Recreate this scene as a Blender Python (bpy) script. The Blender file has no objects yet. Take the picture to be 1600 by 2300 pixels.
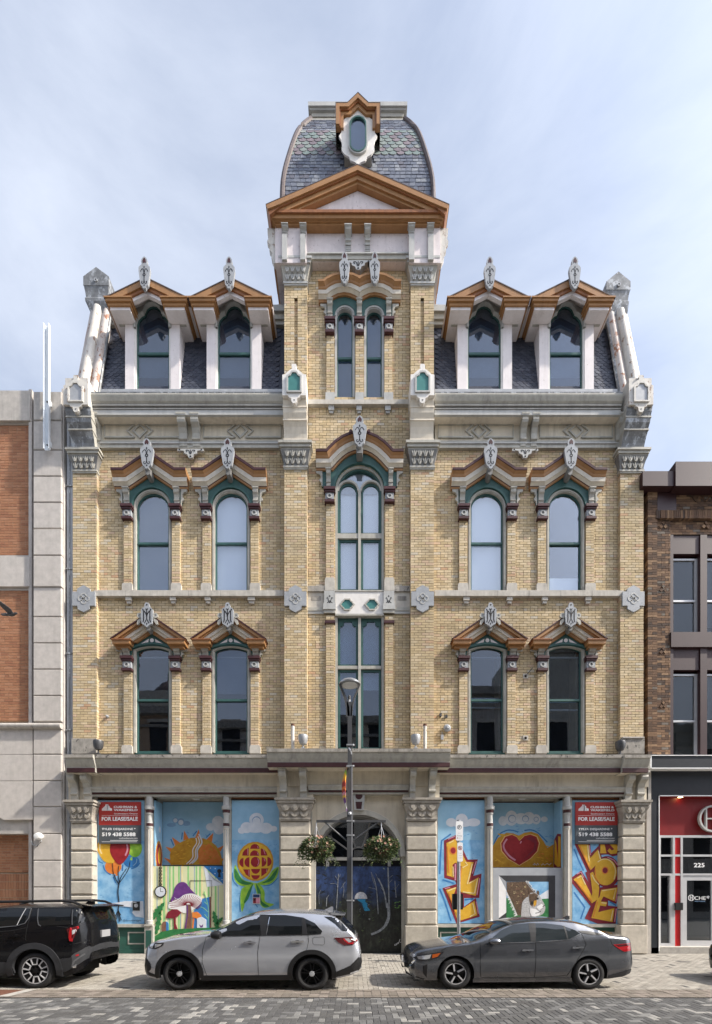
import bpy, bmesh, math, random
from mathutils import Vector, Matrix
R = random.Random(7)
C = bpy.context.scene.collection
PI = math.pi
# ---------------------------------------------------------------- camera, sky, sun, exposure
F, D, H, CX, CY = 1054.0, 15.5, 1.9, 800.0, 2013.0     # focal length (photo px), distance to the facade (m), eye height (m), vanishing point
sc = bpy.context.scene
cam = bpy.data.cameras.new('camera')
co = bpy.data.objects.new('camera', cam); C.objects.link(co); sc.camera = co
co.location = (0, -D, H); co.rotation_euler = (PI/2, 0, 0)
cam.sensor_fit = 'HORIZONTAL'; cam.sensor_width = 36; cam.lens = F/1600*36
cam.shift_x = 0.0; cam.shift_y = (CY-1150)/1600
cam.clip_start = 0.1; cam.clip_end = 1000
SUN = Vector((1.0, -0.28, 0.90)).normalized()
w = bpy.data.worlds.new('World'); sc.world = w; w.use_nodes = True
nt = w.node_tree; N = nt.nodes; L = nt.links
bg = N['Background']
sky = N.new('ShaderNodeTexSky'); sky.sky_type = 'NISHITA'; sky.sun_disc = False
sky.sun_elevation = math.asin(SUN.z); sky.sun_rotation = math.atan2(SUN.x, SUN.y)
sky.altitude = 200; sky.air_density = 1.0; sky.dust_density = 2.5; sky.ozone_density = 1.3
tc = N.new('ShaderNodeTexCoord'); mp = N.new('ShaderNodeMapping'); mp.inputs['Scale'].default_value = (1.2, 1.2, 2.6)
mp.inputs['Rotation'].default_value = (0.2, 0.5, 0.3)
L.new(tc.outputs['Generated'], mp.inputs['Vector'])
n1 = N.new('ShaderNodeTexNoise'); n1.inputs['Scale'].default_value = 1.5; n1.inputs['Detail'].default_value = 8; n1.inputs['Roughness'].default_value = .58; n1.inputs['Distortion'].default_value = .5
L.new(mp.outputs[0], n1.inputs['Vector'])
r1 = N.new('ShaderNodeValToRGB'); r1.color_ramp.elements[0].position = .36; r1.color_ramp.elements[0].color = (.44, .44, .44, 1)
r1.color_ramp.elements[1].position = .72; r1.color_ramp.elements[1].color = (.95, .95, .95, 1)
L.new(n1.outputs['Fac'], r1.inputs['Fac'])
mx = N.new('ShaderNodeMix'); mx.data_type = 'RGBA'
L.new(r1.outputs['Color'], mx.inputs['Factor']); L.new(sky.outputs['Color'], mx.inputs['A']); mx.inputs['B'].default_value = (4.15, 4.5, 5.25, 1)
# added sky glow that fills the facade: the veil brightens smoothly towards the sun
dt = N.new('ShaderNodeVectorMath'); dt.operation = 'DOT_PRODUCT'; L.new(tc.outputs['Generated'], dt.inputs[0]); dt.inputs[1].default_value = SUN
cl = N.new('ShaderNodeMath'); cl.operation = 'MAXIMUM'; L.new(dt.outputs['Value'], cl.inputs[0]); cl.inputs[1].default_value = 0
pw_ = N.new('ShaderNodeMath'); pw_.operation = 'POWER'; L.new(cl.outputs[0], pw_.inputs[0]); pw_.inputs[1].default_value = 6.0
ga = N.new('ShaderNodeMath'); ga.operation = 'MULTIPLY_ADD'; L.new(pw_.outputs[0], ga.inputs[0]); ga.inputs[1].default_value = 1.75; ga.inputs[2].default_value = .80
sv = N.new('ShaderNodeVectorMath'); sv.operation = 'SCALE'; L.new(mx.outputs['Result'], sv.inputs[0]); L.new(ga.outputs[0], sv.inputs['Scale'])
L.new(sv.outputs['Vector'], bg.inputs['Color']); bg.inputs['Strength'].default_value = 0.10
sl = bpy.data.lights.new('sun', 'SUN'); sl.energy = 2.75; sl.angle = math.radians(1.6); sl.color = (1.0, .93, .82)
so = bpy.data.objects.new('sun', sl); C.objects.link(so); so.rotation_euler = (-SUN).to_track_quat('-Z', 'Y').to_euler(); so.location = (20, -10, 30)
vs = sc.view_settings; vs.view_transform = 'Standard'; vs.look = 'None'; vs.exposure = 1.42; vs.gamma = 1; vs.use_curve_mapping = False

def X(px, y=0.0): return (px-CX)*(y+D)/F           # photo measurement -> metres, for something standing y metres behind the facade plane
def Z(py, y=0.0): return H+(CY-py)*(y+D)/F
def lin(r, g, b):
    f = lambda c: ((c/255+.055)/1.055)**2.4 if c > 10 else c/255/12.92
    return (f(r), f(g), f(b))
# ---------------------------------------------------------------- materials
MATS = {}
def _mat(name):
    m = bpy.data.materials.new(name); m.use_nodes = True; MATS[name] = m
    return m, m.node_tree.nodes, m.node_tree.links, m.node_tree.nodes['Principled BSDF']
def _noise(N, L, vec, scale, detail=4, rough=.55):
    n = N.new('ShaderNodeTexNoise'); n.inputs['Scale'].default_value = scale; n.inputs['Detail'].default_value = detail; n.inputs['Roughness'].default_value = rough
    L.new(vec, n.inputs['Vector']); return n.outputs['Fac']
def _ramp(N, L, fac, a, b, ca=(0, 0, 0, 1), cb=(1, 1, 1, 1)):
    r = N.new('ShaderNodeValToRGB'); e = r.color_ramp.elements; e[0].position = a; e[1].position = b; e[0].color = ca; e[1].color = cb
    L.new(fac, r.inputs['Fac']); return r.outputs['Color']
def _mix(N, L, fac, a, b, mode='MIX'):
    m = N.new('ShaderNodeMix'); m.data_type = 'RGBA'; m.blend_type = mode
    for s, v in (('Factor', fac), ('A', a), ('B', b)):
        if hasattr(v, 'links'): L.new(v, m.inputs[s])
        elif isinstance(v, (int, float)): m.inputs[s].default_value = v
        else: m.inputs[s].default_value = tuple(v)[:3]+(1,)
    return m.outputs['Result']
def _pos(N, L, scale=None):
    g = N.new('ShaderNodeNewGeometry').outputs['Position']
    if scale:
        m = N.new('ShaderNodeMapping'); m.inputs['Scale'].default_value = scale; L.new(g, m.inputs['Vector']); return m.outputs[0]
    return g
def _bump(N, L, b, h, strength, dist=.02):
    k = N.new('ShaderNodeBump'); k.inputs['Strength'].default_value = strength; k.inputs['Distance'].default_value = dist
    L.new(h, k.inputs['Height']); L.new(k.outputs[0], b.inputs['Normal'])
def M(name, col, rough=.7, var=.22, sc_=2.5, streak=0., stain=(.05, .045, .04), fleck=None, fl=.62, flsc=7., bump=.0, bsc=50., metal=0., coat=0., col2=None, spec=.4):
    m, N, L, b = _mat(name)
    p = _pos(N, L)
    f = _noise(N, L, p, sc_, 7, .65)
    lo = tuple(c*(1-var) for c in col); hi = tuple(min(1, c*(1+var)) for c in col)
    if col2: lo, hi = col, col2
    c = _ramp(N, L, f, .3, .7, lo+(1,), hi+(1,))
    if fleck:
        k = _noise(N, L, _pos(N, L, (1, 1, .6)), flsc, 8, .7)
        c = _mix(N, L, _ramp(N, L, k, fl, fl+.05), c, fleck)
    if streak:
        k = _noise(N, L, _pos(N, L, (7, 7, .7)), 1.2, 6, .6); k2 = _noise(N, L, p, .9, 4, .6)
        a = _mix(N, L, 1., _ramp(N, L, k, .42, .75), _ramp(N, L, k2, .35, .7), 'MULTIPLY')
        s = _mix(N, L, 1., a, (streak,)*3, 'MULTIPLY')
        c = _mix(N, L, s, c, stain)
    L.new(c, b.inputs['Base Color'])
    b.inputs['Roughness'].default_value = rough; b.inputs['Metallic'].default_value = metal; b.inputs['Coat Weight'].default_value = coat
    b.inputs['Specular IOR Level'].default_value = spec
    if bump: _bump(N, L, b, _noise(N, L, p, bsc, 5, .6), bump)
    return m
def PIECES(name, cols, rough=.85, mott=.18, msc=14., grime=.0, gcol=(.05, .045, .035), gsc=.7, bump=.25, bsc=90., tint=None):
    """colour picked per brick / slate / paver"""
    m, N, L, b = _mat(name)
    g = N.new('ShaderNodeNewGeometry'); o = N.new('ShaderNodeObjectInfo')
    a = N.new('ShaderNodeMath'); a.operation = 'ADD'; L.new(g.outputs['Random Per Island'], a.inputs[0]); L.new(o.outputs['Random'], a.inputs[1])
    fr = N.new('ShaderNodeMath'); fr.operation = 'FRACT'; L.new(a.outputs[0], fr.inputs[0])
    r = N.new('ShaderNodeValToRGB'); r.color_ramp.interpolation = 'CONSTANT'; e = r.color_ramp.elements
    tot = sum(wt for _, wt in cols); acc = 0
    for i, (cc, wt) in enumerate(cols):
        el = e[i] if i < 2 else e.new(min(.999, acc/tot))
        el.position = min(.999, acc/tot); el.color = tuple(cc)+(1,); acc += wt
    L.new(fr.outputs[0], r.inputs['Fac'])
    p = g.outputs['Position']
    c = _mix(N, L, 1., r.outputs['Color'], _ramp(N, L, _noise(N, L, p, msc, 5, .65), .25, .75, (1-mott,)*3+(1,), (1+mott,)*3+(1,)), 'MULTIPLY')
    if tint: c = _mix(N, L, _ramp(N, L, _noise(N, L, p, .55, 4, .6), .5, .75, (0, 0, 0, 1), (.55, .55, .55, 1)), c, tint)
    if grime:
        k = _noise(N, L, _pos(N, L, (1.2, 1.2, .6)), gsc, 8, .68)
        s = _mix(N, L, 1., _ramp(N, L, k, .48, .8), (grime,)*3, 'MULTIPLY'); c = _mix(N, L, s, c, gcol)
    L.new(c, b.inputs['Base Color']); b.inputs['Roughness'].default_value = rough; b.inputs['Specular IOR Level'].default_value = .3
    if bump: _bump(N, L, b, _noise(N, L, p, bsc, 4, .6), bump, .01)
    return m
def GLASS(name, tint, refl, wav=.03, wsc=2.0, rcol=(.92, .95, 1)):
    m, N, L, b = _mat(name); N.remove(b)
    out = N['Material Output']
    t = N.new('ShaderNodeBsdfTransparent'); t.inputs[0].default_value = tint+(1,)
    g = N.new('ShaderNodeBsdfGlossy'); g.inputs['Roughness'].default_value = .015; g.inputs['Color'].default_value = rcol+(1,)
    fz = N.new('ShaderNodeLayerWeight'); fz.inputs['Blend'].default_value = .5
    pw = N.new('ShaderNodeMath'); pw.operation = 'POWER'; L.new(fz.outputs['Facing'], pw.inputs[0]); pw.inputs[1].default_value = 4.0
    a = N.new('ShaderNodeMath'); a.operation = 'MULTIPLY_ADD'; a.use_clamp = True; L.new(pw.outputs[0], a.inputs[0]); a.inputs[1].default_value = .9; a.inputs[2].default_value = refl
    bm = N.new('ShaderNodeBump'); bm.inputs['Strength'].default_value = wav; bm.inputs['Distance'].default_value = .1
    L.new(_noise(N, L, _pos(N, L, (1, 1, .6)), wsc, 2, .5), bm.inputs['Height']); L.new(bm.outputs[0], g.inputs['Normal'])
    mxs = N.new('ShaderNodeMixShader'); L.new(a.outputs[0], mxs.inputs[0]); L.new(t.outputs[0], mxs.inputs[1]); L.new(g.outputs[0], mxs.inputs[2])
    L.new(mxs.outputs[0], out.inputs[0]); return m
def EMIT(name, col, s):
    m, N, L, b = _mat(name); b.inputs['Emission Color'].default_value = col+(1,); b.inputs['Emission Strength'].default_value = s; b.inputs['Base Color'].default_value = col+(1,); return m
def BLIND(name, a, b_, scale):
    m, N, L, b = _mat(name)
    wv = N.new('ShaderNodeTexWave'); wv.bands_direction = 'Z'; wv.inputs['Scale'].default_value = scale; wv.inputs['Distortion'].default_value = .15
    L.new(_pos(N, L), wv.inputs['Vector'])
    c = _ramp(N, L, wv.outputs['Fac'], .1, .7, a+(1,), b_+(1,)); L.new(c, b.inputs['Base Color']); b.inputs['Roughness'].default_value = .6; return m

PIECES('yellow_brick', [((0.553, 0.430, 0.258), 5), ((0.523, 0.420, 0.272), 4), ((0.600, 0.483, 0.314), 4), ((0.484, 0.378, 0.224), 3), ((0.553, 0.406, 0.282), 2), ((0.446, 0.346, 0.205), 1.4), ((0.503, 0.325, 0.202), .4), ((0.533, 0.472, 0.372), 1.2)],
       mott=.16, grime=.62, gcol=(.19, .155, .095), gsc=.42, tint=(.46, .385, .26))
M('yellow_mortar', (.12, .092, .052), .95, .3, 6)
PIECES('red_brick', [((.36, .175, .095), 5), ((.33, .155, .085), 3), ((.385, .195, .112), 3), ((.30, .138, .078), 2)], mott=.1, grime=.25, gcol=(.12, .05, .03))
M('red_mortar', (.40, .29, .20), .95, .15, 6)
PIECES('brown_brick', [((.15, .088, .054), 4), ((.11, .066, .043), 4), ((.20, .12, .07), 3), ((.075, .05, .038), 3), ((.27, .17, .10), 1.5), ((.17, .145, .12), .6)], mott=.25, grime=.4, gcol=(.03, .02, .015))
M('brown_mortar', (.075, .06, .045), .95, .2, 6)
PIECES('slate', [((.050, .056, .078), 4), ((.040, .046, .066), 4), ((.062, .068, .090), 3), ((.034, .038, .055), 2)], rough=.55, mott=.3, msc=20, bump=.35, bsc=60)
PIECES('dome_slate', [((.125, .14, .18), 4), ((.105, .12, .16), 4), ((.155, .17, .21), 3), ((.20, .215, .245), 2), ((.11, .112, .14), 2)], rough=.6, mott=.35, msc=16, bump=.35, bsc=60)
PIECES('scale_slate', [((.19, .225, .215), 4), ((.155, .20, .195), 3), ((.18, .15, .17), 3), ((.24, .26, .25), 2), ((.155, .13, .15), 2), ((.13, .15, .18), 2)], rough=.6, mott=.3, msc=16, bump=.35, bsc=60)
PIECES('road_paver', [((0.068, 0.067, 0.067), 7), ((0.080, 0.079, 0.078), 6), ((0.112, 0.111, 0.110), 3.4), ((0.160, 0.158, 0.152), 2.2), ((0.240, 0.232, 0.216), 1.0)], mott=.22, msc=60, grime=.4, gsc=1.2, bump=.3, bsc=250)
PIECES('walk_paver', [((0.275, 0.254, 0.221), 6), ((0.303, 0.283, 0.246), 5), ((0.246, 0.226, 0.197), 4), ((0.213, 0.197, 0.172), 1.5), ((0.082, 0.078, 0.074), .55)], mott=.14, msc=50, grime=.3, gcol=(.16, .14, .12), gsc=1.0, bump=.3, bsc=200)
PIECES('granite', [((.17, .145, .12), 3), ((.14, .12, .10), 3), ((.20, .17, .145), 2)], mott=.45, msc=70, bump=.5, bsc=120)
M('joint_sand', (.30, .28, .24), .95, .2, 8); M('joint_light', (.24, .235, .22), .95, .2, 8)
M('ground_asphalt', (.10, .098, .092), .95, .2, 3)
M('limestone', (.48, .445, .41), .85, .12, 5, streak=.35, stain=(.20, .18, .16), bump=.25, bsc=70)
M('limestone_dirty', (.43, .40, .365), .85, .15, 5, streak=.75, stain=(.12, .11, .10), bump=.25, bsc=70)
PIECES('sandstone', [((.46, .42, .35), 3), ((.42, .385, .325), 3), ((.49, .445, .375), 2), ((.37, .335, .28), 1.5)], mott=.18, msc=6, grime=.45, gcol=(.16, .14, .115), gsc=1.1, bump=.3, bsc=40)
M('sandstone_carved', (.34, .31, .265), .85, .25, 7, streak=.5, stain=(.10, .09, .075), bump=.2, bsc=40)
M('sill_stone', (.47, .44, .39), .85, .18, 5, streak=.6, stain=(.14, .125, .105), bump=.2)
M('dirty_stone', (.30, .28, .25), .9, .3, 5, streak=.9, stain=(.045, .04, .037), fleck=(.07, .065, .06), fl=.58, flsc=9)
M('grey_paint', (.395, .38, .335), .55, .16, 4, streak=.55, stain=(.09, .085, .08))
M('pale_grey_paint', (.415, .415, .40), .55, .14, 4, streak=.4, stain=(.14, .14, .14))
M('hood_cream', (.58, .535, .46), .6, .12, 4, streak=.45, stain=(.24, .20, .15)); M('finial_grey', (.31, .325, .345), .55, .14, 6, streak=.35, stain=(.14, .14, .14)); M('dark_grey_paint', (.19, .187, .18), .55, .15, 4, streak=.3)
M('cream_paint', (.66, .60, .50), .6, .10, 2, streak=.5, stain=(.22, .17, .11))
M('frieze_cream', (.60, .54, .43), .65, .12, 2, streak=.6, stain=(.15, .11, .07), fleck=(.20, .15, .11), fl=.68, flsc=9)
M('white_paint', (.70, .675, .64), .55, .08, 4, streak=.35, stain=(.30, .26, .21))
M('lilac_white', (.70, .655, .655), .6, .06, 4, streak=.4, stain=(.33, .28, .25), fleck=(.36, .30, .28), fl=.64, flsc=16)
M('peeling_paint', (.66, .60, .60), .65, .08, 4, fleck=(.36, .30, .29), fl=.60, flsc=15, streak=.3)
M('ochre', (.325, .168, .068), .5, .12, 3, streak=.45, stain=(.14, .06, .025))
M('rust_ochre', (.26, .105, .04), .55, .2, 5, streak=.6, stain=(.07, .03, .02))
M('maroon', (.055, .018, .020), .5, .25, 5)
M('teal', (.036, .098, .090), .5, .15, 5, streak=.3, stain=(.02, .045, .04)); M('bright_teal', (.045, .18, .17), .5, .12, 5)
M('shop_green', (.022, .085, .065), .5, .12, 4, streak=.3)
M('fret_black', (.012, .011, .013), .6, .2, 9); M('fret_maroon', (.045, .012, .014), .6, .2, 9)
M('rust_metal', (.50, .46, .43), .55, .14, 5, streak=.7, stain=(.22, .095, .04), fleck=(.25, .10, .045), fl=.545, flsc=5)
M('rust_white', (.56, .54, .50), .55, .1, 5, streak=.55, stain=(.21, .12, .06), fleck=(.22, .13, .08), fl=.575, flsc=7)
M('lead', (.19, .195, .20), .5, .35, 6, streak=.7, stain=(.04, .035, .035), fleck=(.40, .42, .44), fl=.53, flsc=6, metal=.2)
M('zinc', (.36, .37, .385), .5, .12, 5, streak=.4, metal=.2)
M('copper_edge', (.085, .062, .058), .5, .35, 8)
M('room_dark', (.018, .018, .020), .9, .2, 2); M('room_grey', (.10, .10, .105), .9, .15, 2); M('tan_wood', (.30, .24, .15), .7, .2, 4)
BLIND('blind', (.74, .76, .79), (.84, .85, .88), 14.); BLIND('dark_blind', (.05, .05, .05), (.13, .135, .14), 9.)
M('blind_plain', (.66, .68, .72), .7, .05, 3); M('grey_shade', (.25, .275, .315), .7, .1, 3)
GLASS('glass_sky', (.92, .95, .98), .19, .02, 1.8); GLASS('glass_dark', (.62, .68, .75), .10, .016, 1.5); GLASS('glass_dull', (.60, .62, .62), .045, .02, 1.6); GLASS('glass_shop', (.45, .48, .50), .10, .015, 1.2)
M('rust_wood', (.15, .062, .026), .8, .3, 6, streak=.5, stain=(.045, .02, .012))
M('maroon_metal', (.036, .0145, .0155), .45, .12, 3); M('navy', (.011, .0135, .019), .45, .2, 3); M('shop_red', (.17, .002, .004), .45, .08, 3); M('stripe_red', (.48, .006, .010), .4, .05, 3)
M('aluminium', (.52, .52, .53), .4, .06, 4, metal=.3); M('alu_grey', (.36, .36, .37), .4, .06, 4, metal=.3)
M('lamp_grey', (.075, .077, .082), .42, .1, 6, metal=.3); M('steel', (.42, .43, .45), .35, .1, 8, metal=.7)
M('black_plastic', (.012, .012, .013), .4, .1, 6); M('white_plastic', (.72, .72, .70), .45, .06, 6); M('dull_plastic', (.025, .026, .028), .65, .15, 8)
M('sign_white', (.80, .80, .80), .5, .03, 5); M('concrete', (.33, .31, .28), .9, .2, 6, bump=.2)
M('tactile_rust', (.12, .05, .03), .8, .25, 20, bump=.4, bsc=160)
# ---------------------------------------------------------------- mesh helpers
class MB:
    def __init__(s): s.v = []; s.f = []; s.m = []; s.names = []
    def mi(s, m):
        if m not in s.names: s.names.append(m)
        return s.names.index(m)
    def add(s, vs, fs, m):
        o = len(s.v); k = s.mi(m); s.v += [tuple(p) for p in vs]
        for f in fs: s.f.append([i+o for i in f]); s.m.append(k)
    def box(s, x0, x1, y0, y1, z0, z1, m):
        if x0 > x1: x0, x1 = x1, x0
        if z0 > z1: z0, z1 = z1, z0
        if y0 > y1: y0, y1 = y1, y0
        s.add([(x0, y0, z0), (x1, y0, z0), (x1, y1, z0), (x0, y1, z0), (x0, y0, z1), (x1, y0, z1), (x1, y1, z1), (x0, y1, z1)],
              [(0, 1, 5, 4), (1, 2, 6, 5), (2, 3, 7, 6), (3, 0, 4, 7), (4, 5, 6, 7), (3, 2, 1, 0)], m)
    def pbox(s, px0, px1, py0, py1, y0, y1, m, yr=None):      # photo rectangle, front face at y0 (measured in plane yr)
        r = y0 if yr is None else yr
        s.box(X(px0, r), X(px1, r), y0, y1, Z(py0, r), Z(py1, r), m)
    def prism(s, pts, y0, y1, m, ms=None):
        n = len(pts); a = sum(pts[i][0]*pts[(i+1) % n][1]-pts[(i+1) % n][0]*pts[i][1] for i in range(n))
        if a < 0: pts = pts[::-1]
        s.add([(x, y0, z) for x, z in pts]+[(x, y1, z) for x, z in pts], [list(range(n)), list(range(2*n-1, n-1, -1))], m)
        s.add([(x, y0, z) for x, z in pts]+[(x, y1, z) for x, z in pts], [(i, i+n, (i+1) % n+n, (i+1) % n) for i in range(n)], ms or m)
    def pprism(s, pts, y0, y1, m, yr=None):
        r = y0 if yr is None else yr
        s.prism([(X(a, r), Z(b, r)) for a, b in pts], y0, y1, m)
    def xprism(s, prof, x0, x1, m, ms=None):                  # profile of (y,z) run along x; ms = material per edge
        n = len(prof)
        s.add([(x0, y, z) for y, z in prof]+[(x1, y, z) for y, z in prof], [list(range(n)), list(range(2*n-1, n-1, -1))], m)
        for i in range(n):
            j = (i+1) % n
            s.add([(x0,)+prof[i], (x1,)+prof[i], (x1,)+prof[j], (x0,)+prof[j]], [(0, 1, 2, 3)], ms[i] if ms and i < len(ms) else m)
    def ring(s, o, i_, y0, y1, m, closed=False):
        n = len(o); vs = [(x, y0, z) for x, z in o]+[(x, y0, z) for x, z in i_]+[(x, y1, z) for x, z in o]+[(x, y1, z) for x, z in i_]
        fs = []
        for k in range(n if closed else n-1):
            j = (k+1) % n
            fs += [(k, j, n+j, n+k), (2*n+k, 3*n+k, 3*n+j, 2*n+j), (k, 2*n+k, 2*n+j, j), (n+k, n+j, 3*n+j, 3*n+k)]
        if not closed: fs += [(0, n, 3*n, 2*n), (n-1, 3*n-1, 4*n-1, 2*n-1)]
        s.add(vs, fs, m)
    def between(s, xs, top, bot, y0, y1, m):
        for a, b in zip(xs, xs[1:]):
            e = 1e-4; ta, tb, ba, bb = top(a+e), top(b-e), bot(a+e), bot(b-e)
            if ta-ba < .002 and tb-bb < .002: continue
            s.prism([(a, ba), (b, bb), (b, max(tb, bb+.001)), (a, max(ta, ba+.001))], y0, y1, m)
    def sweep(s, path, prof, m):                               # path (x,z); prof [(n,y,mat)], n along the path's left normal
        n = len(path); nr = []
        for i in range(n):
            d = []
            if i > 0: d.append((path[i][0]-path[i-1][0], path[i][1]-path[i-1][1]))
            if i < n-1: d.append((path[i+1][0]-path[i][0], path[i+1][1]-path[i][1]))
            ns = []
            for a, b in d:
                l = math.hypot(a, b); ns.append((-b/l, a/l))
            if len(ns) == 1: nr.append(ns[0])
            else:
                a, b = ns[0][0]+ns[1][0], ns[0][1]+ns[1][1]; l = math.hypot(a, b); a /= l; b /= l
                k = 1/max(.35, a*ns[0][0]+b*ns[0][1]); nr.append((a*k, b*k))
        P = [[(p[0]+q[0]*t, y, p[1]+q[1]*t) for (t, y, _) in prof] for p, q in zip(path, nr)]
        for j in range(len(prof)-1):
            vs = []
            for i in range(n): vs += [P[i][j], P[i][j+1]]
            s.add(vs, [(2*i, 2*i+2, 2*i+3, 2*i+1) for i in range(n-1)], prof[j][2])
        for i in (0, n-1): s.add(P[i], [list(range(len(prof)))], m)
    def ribbon(s, pts, w_, y0, y1, m):
        n = len(pts); a = []; b = []
        for i in range(n):
            p = pts[max(0, i-1)]; q = pts[min(n-1, i+1)]; l = math.hypot(q[0]-p[0], q[1]-p[1]) or 1
            ww = w_[i] if isinstance(w_, (list, tuple)) else w_
            nx, nz = -(q[1]-p[1])/l*ww/2, (q[0]-p[0])/l*ww/2
            a.append((pts[i][0]+nx, pts[i][1]+nz)); b.append((pts[i][0]-nx, pts[i][1]-nz))
        s.ring(a, b, y0, y1, m)
    def disc(s, cx, cz, r, y0, y1, m, n=20, rz=None):
        s.prism([(cx+r*math.cos(2*PI*k/n), cz+(rz or r)*math.sin(2*PI*k/n)) for k in range(n)], y0, y1, m)
    def annulus(s, cx, cz, r, ri, y0, y1, m, n=24):
        f = lambda q: [(cx+q*math.cos(2*PI*k/n), cz+q*math.sin(2*PI*k/n)) for k in range(n)]
        s.ring(f(r), f(ri), y0, y1, m, True)
    def lathe(s, o, prof, m, n=16, axis='z', cap=True):                  # prof [(r,h[,mat])]
        vs = []
        for q in prof:
            r, h = q[0], q[1]
            for k in range(n):
                a = 2*PI*k/n; u, v_ = r*math.cos(a), r*math.sin(a)
                vs.append((o[0]+u, o[1]+v_, o[2]+h) if axis == 'z' else ((o[0]+u, o[1]+h, o[2]+v_) if axis == 'y' else (o[0]+h, o[1]+u, o[2]+v_)))
        for j in range(len(prof)-1):
            mm = prof[j][2] if len(prof[j]) > 2 else m
            s.add(vs[j*n:(j+2)*n], [(k, (k+1) % n, (k+1) % n+n, k+n) for k in range(n)], mm)
        for j, e in ((0, prof[0]), (len(prof)-1, prof[-1])):
            if cap and e[0] > 1e-4: s.add(vs[j*n:(j+1)*n], [list(range(n))], m)
    def tube(s, pts, r, m, n=8):
        vs = []; pts = [Vector(p) for p in pts]
        for i, p in enumerate(pts):
            d = (pts[min(i+1, len(pts)-1)]-pts[max(i-1, 0)]).normalized()
            u = d.cross(Vector((0, 0, 1)) if abs(d.z) < .9 else Vector((1, 0, 0))).normalized(); v_ = d.cross(u)
            rr = r[i] if isinstance(r, (list, tuple)) else r
            vs += [p+u*rr*math.cos(2*PI*k/n)+v_*rr*math.sin(2*PI*k/n) for k in range(n)]
        fs = [(i*n+k, i*n+(k+1) % n, (i+1)*n+(k+1) % n, (i+1)*n+k) for i in range(len(pts)-1) for k in range(n)]
        s.add(vs, fs+[list(range(n)), list(range((len(pts)-1)*n, len(pts)*n))], m)
    def mesh(s, name, off=(0, 0, 0), smooth=False, fix=True):
        me = bpy.data.meshes.new(name); ox, oy, oz = off
        me.from_pydata([(a-ox, b-oy, c-oz) for a, b, c in s.v], [], s.f)
        for n_ in s.names: me.materials.append(MATS[n_])
        me.polygons.foreach_set('material_index', s.m)
        if fix or smooth:
            bm = bmesh.new(); bm.from_mesh(me)
            if smooth: bmesh.ops.remove_doubles(bm, verts=bm.verts, dist=.0006)
            bmesh.ops.recalc_face_normals(bm, faces=bm.faces); bm.to_mesh(me); bm.free()
        if smooth:
            me.polygons.foreach_set('use_smooth', [True]*len(me.polygons)); me.set_sharp_from_angle(angle=math.radians(35))
        me.update(); return me
    def build(s, name, parent=None, smooth=False, label=None, kind=None, fix=True):
        me = s.mesh(name, wloc(parent) if parent else (0, 0, 0), smooth, fix)
        o = bpy.data.objects.new(name, me); C.objects.link(o)
        if parent: o.parent = parent
        if label: o['label'] = label
        if kind: o['kind'] = kind
        return o
def wloc(o):
    v_ = Vector((0, 0, 0))
    while o: v_ = v_+Vector(o.location); o = o.parent
    return v_
def thing(name, label, cat, loc=(0, 0, 0), group=None):
    o = bpy.data.objects.new(name, None); C.objects.link(o); o.location = loc; o['label'] = label; o['category'] = cat; o.empty_display_size = .3
    if group: o['group'] = group
    return o
def tag(o, label, cat, group=None):
    o['label'] = label; o['category'] = cat
    if group: o['group'] = group
    return o
def inst(name, me, parent, loc, rot=None):
    o = bpy.data.objects.new(name, me); C.objects.link(o)
    o.parent = parent; o.location = Vector(loc)-wloc(parent)
    if rot: o.rotation_euler = rot
    return o
def arc(cx, cz, r, a0, a1, n): return [(cx+r*math.cos(math.radians(a0+(a1-a0)*k/n)), cz+r*math.sin(math.radians(a0+(a1-a0)*k/n))) for k in range(n+1)]
def arch(cx, hw, zb, zs, rise=None, n=20):                     # door / window outline, open at the bottom
    rise = hw if rise is None else rise
    if abs(rise-hw) < 1e-6: top = [(cx-hw*math.cos(PI*k/n), zs+hw*math.sin(PI*k/n)) for k in range(n+1)]
    else:
        r = (hw*hw+rise*rise)/(2*rise); a = math.asin(hw/r)
        top = [(cx+r*math.sin(-a+2*a*k/n), zs+rise-r+r*math.cos(-a+2*a*k/n)) for k in range(n+1)]
    return [(cx-hw, zb)]+top+[(cx+hw, zb)]
def crom(pts, n=6, closed=True):
    out = []; m = len(pts)
    for i in range(m if closed else m-1):
        g = (lambda k: pts[k % m]) if closed else (lambda k: pts[max(0, min(m-1, k))])
        a, b, c, d = g(i-1), g(i), g(i+1), g(i+2)
        for k in range(n):
            t = k/n
            out.append(tuple(.5*(2*b[q]+(c[q]-a[q])*t+(2*a[q]-5*b[q]+4*c[q]-d[q])*t*t+(3*b[q]-a[q]-3*c[q]+d[q])*t**3) for q in (0, 1)))
    if not closed: out.append(pts[-1])
    return out
def interp(t, x):
    if x <= t[0][0]: return t[0][1]
    for (a, b), (c, d) in zip(t, t[1:]):
        if x <= c: return b+(d-b)*(x-a)/(c-a) if c > a else d
    return t[-1][1]
FONT = {}
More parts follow.
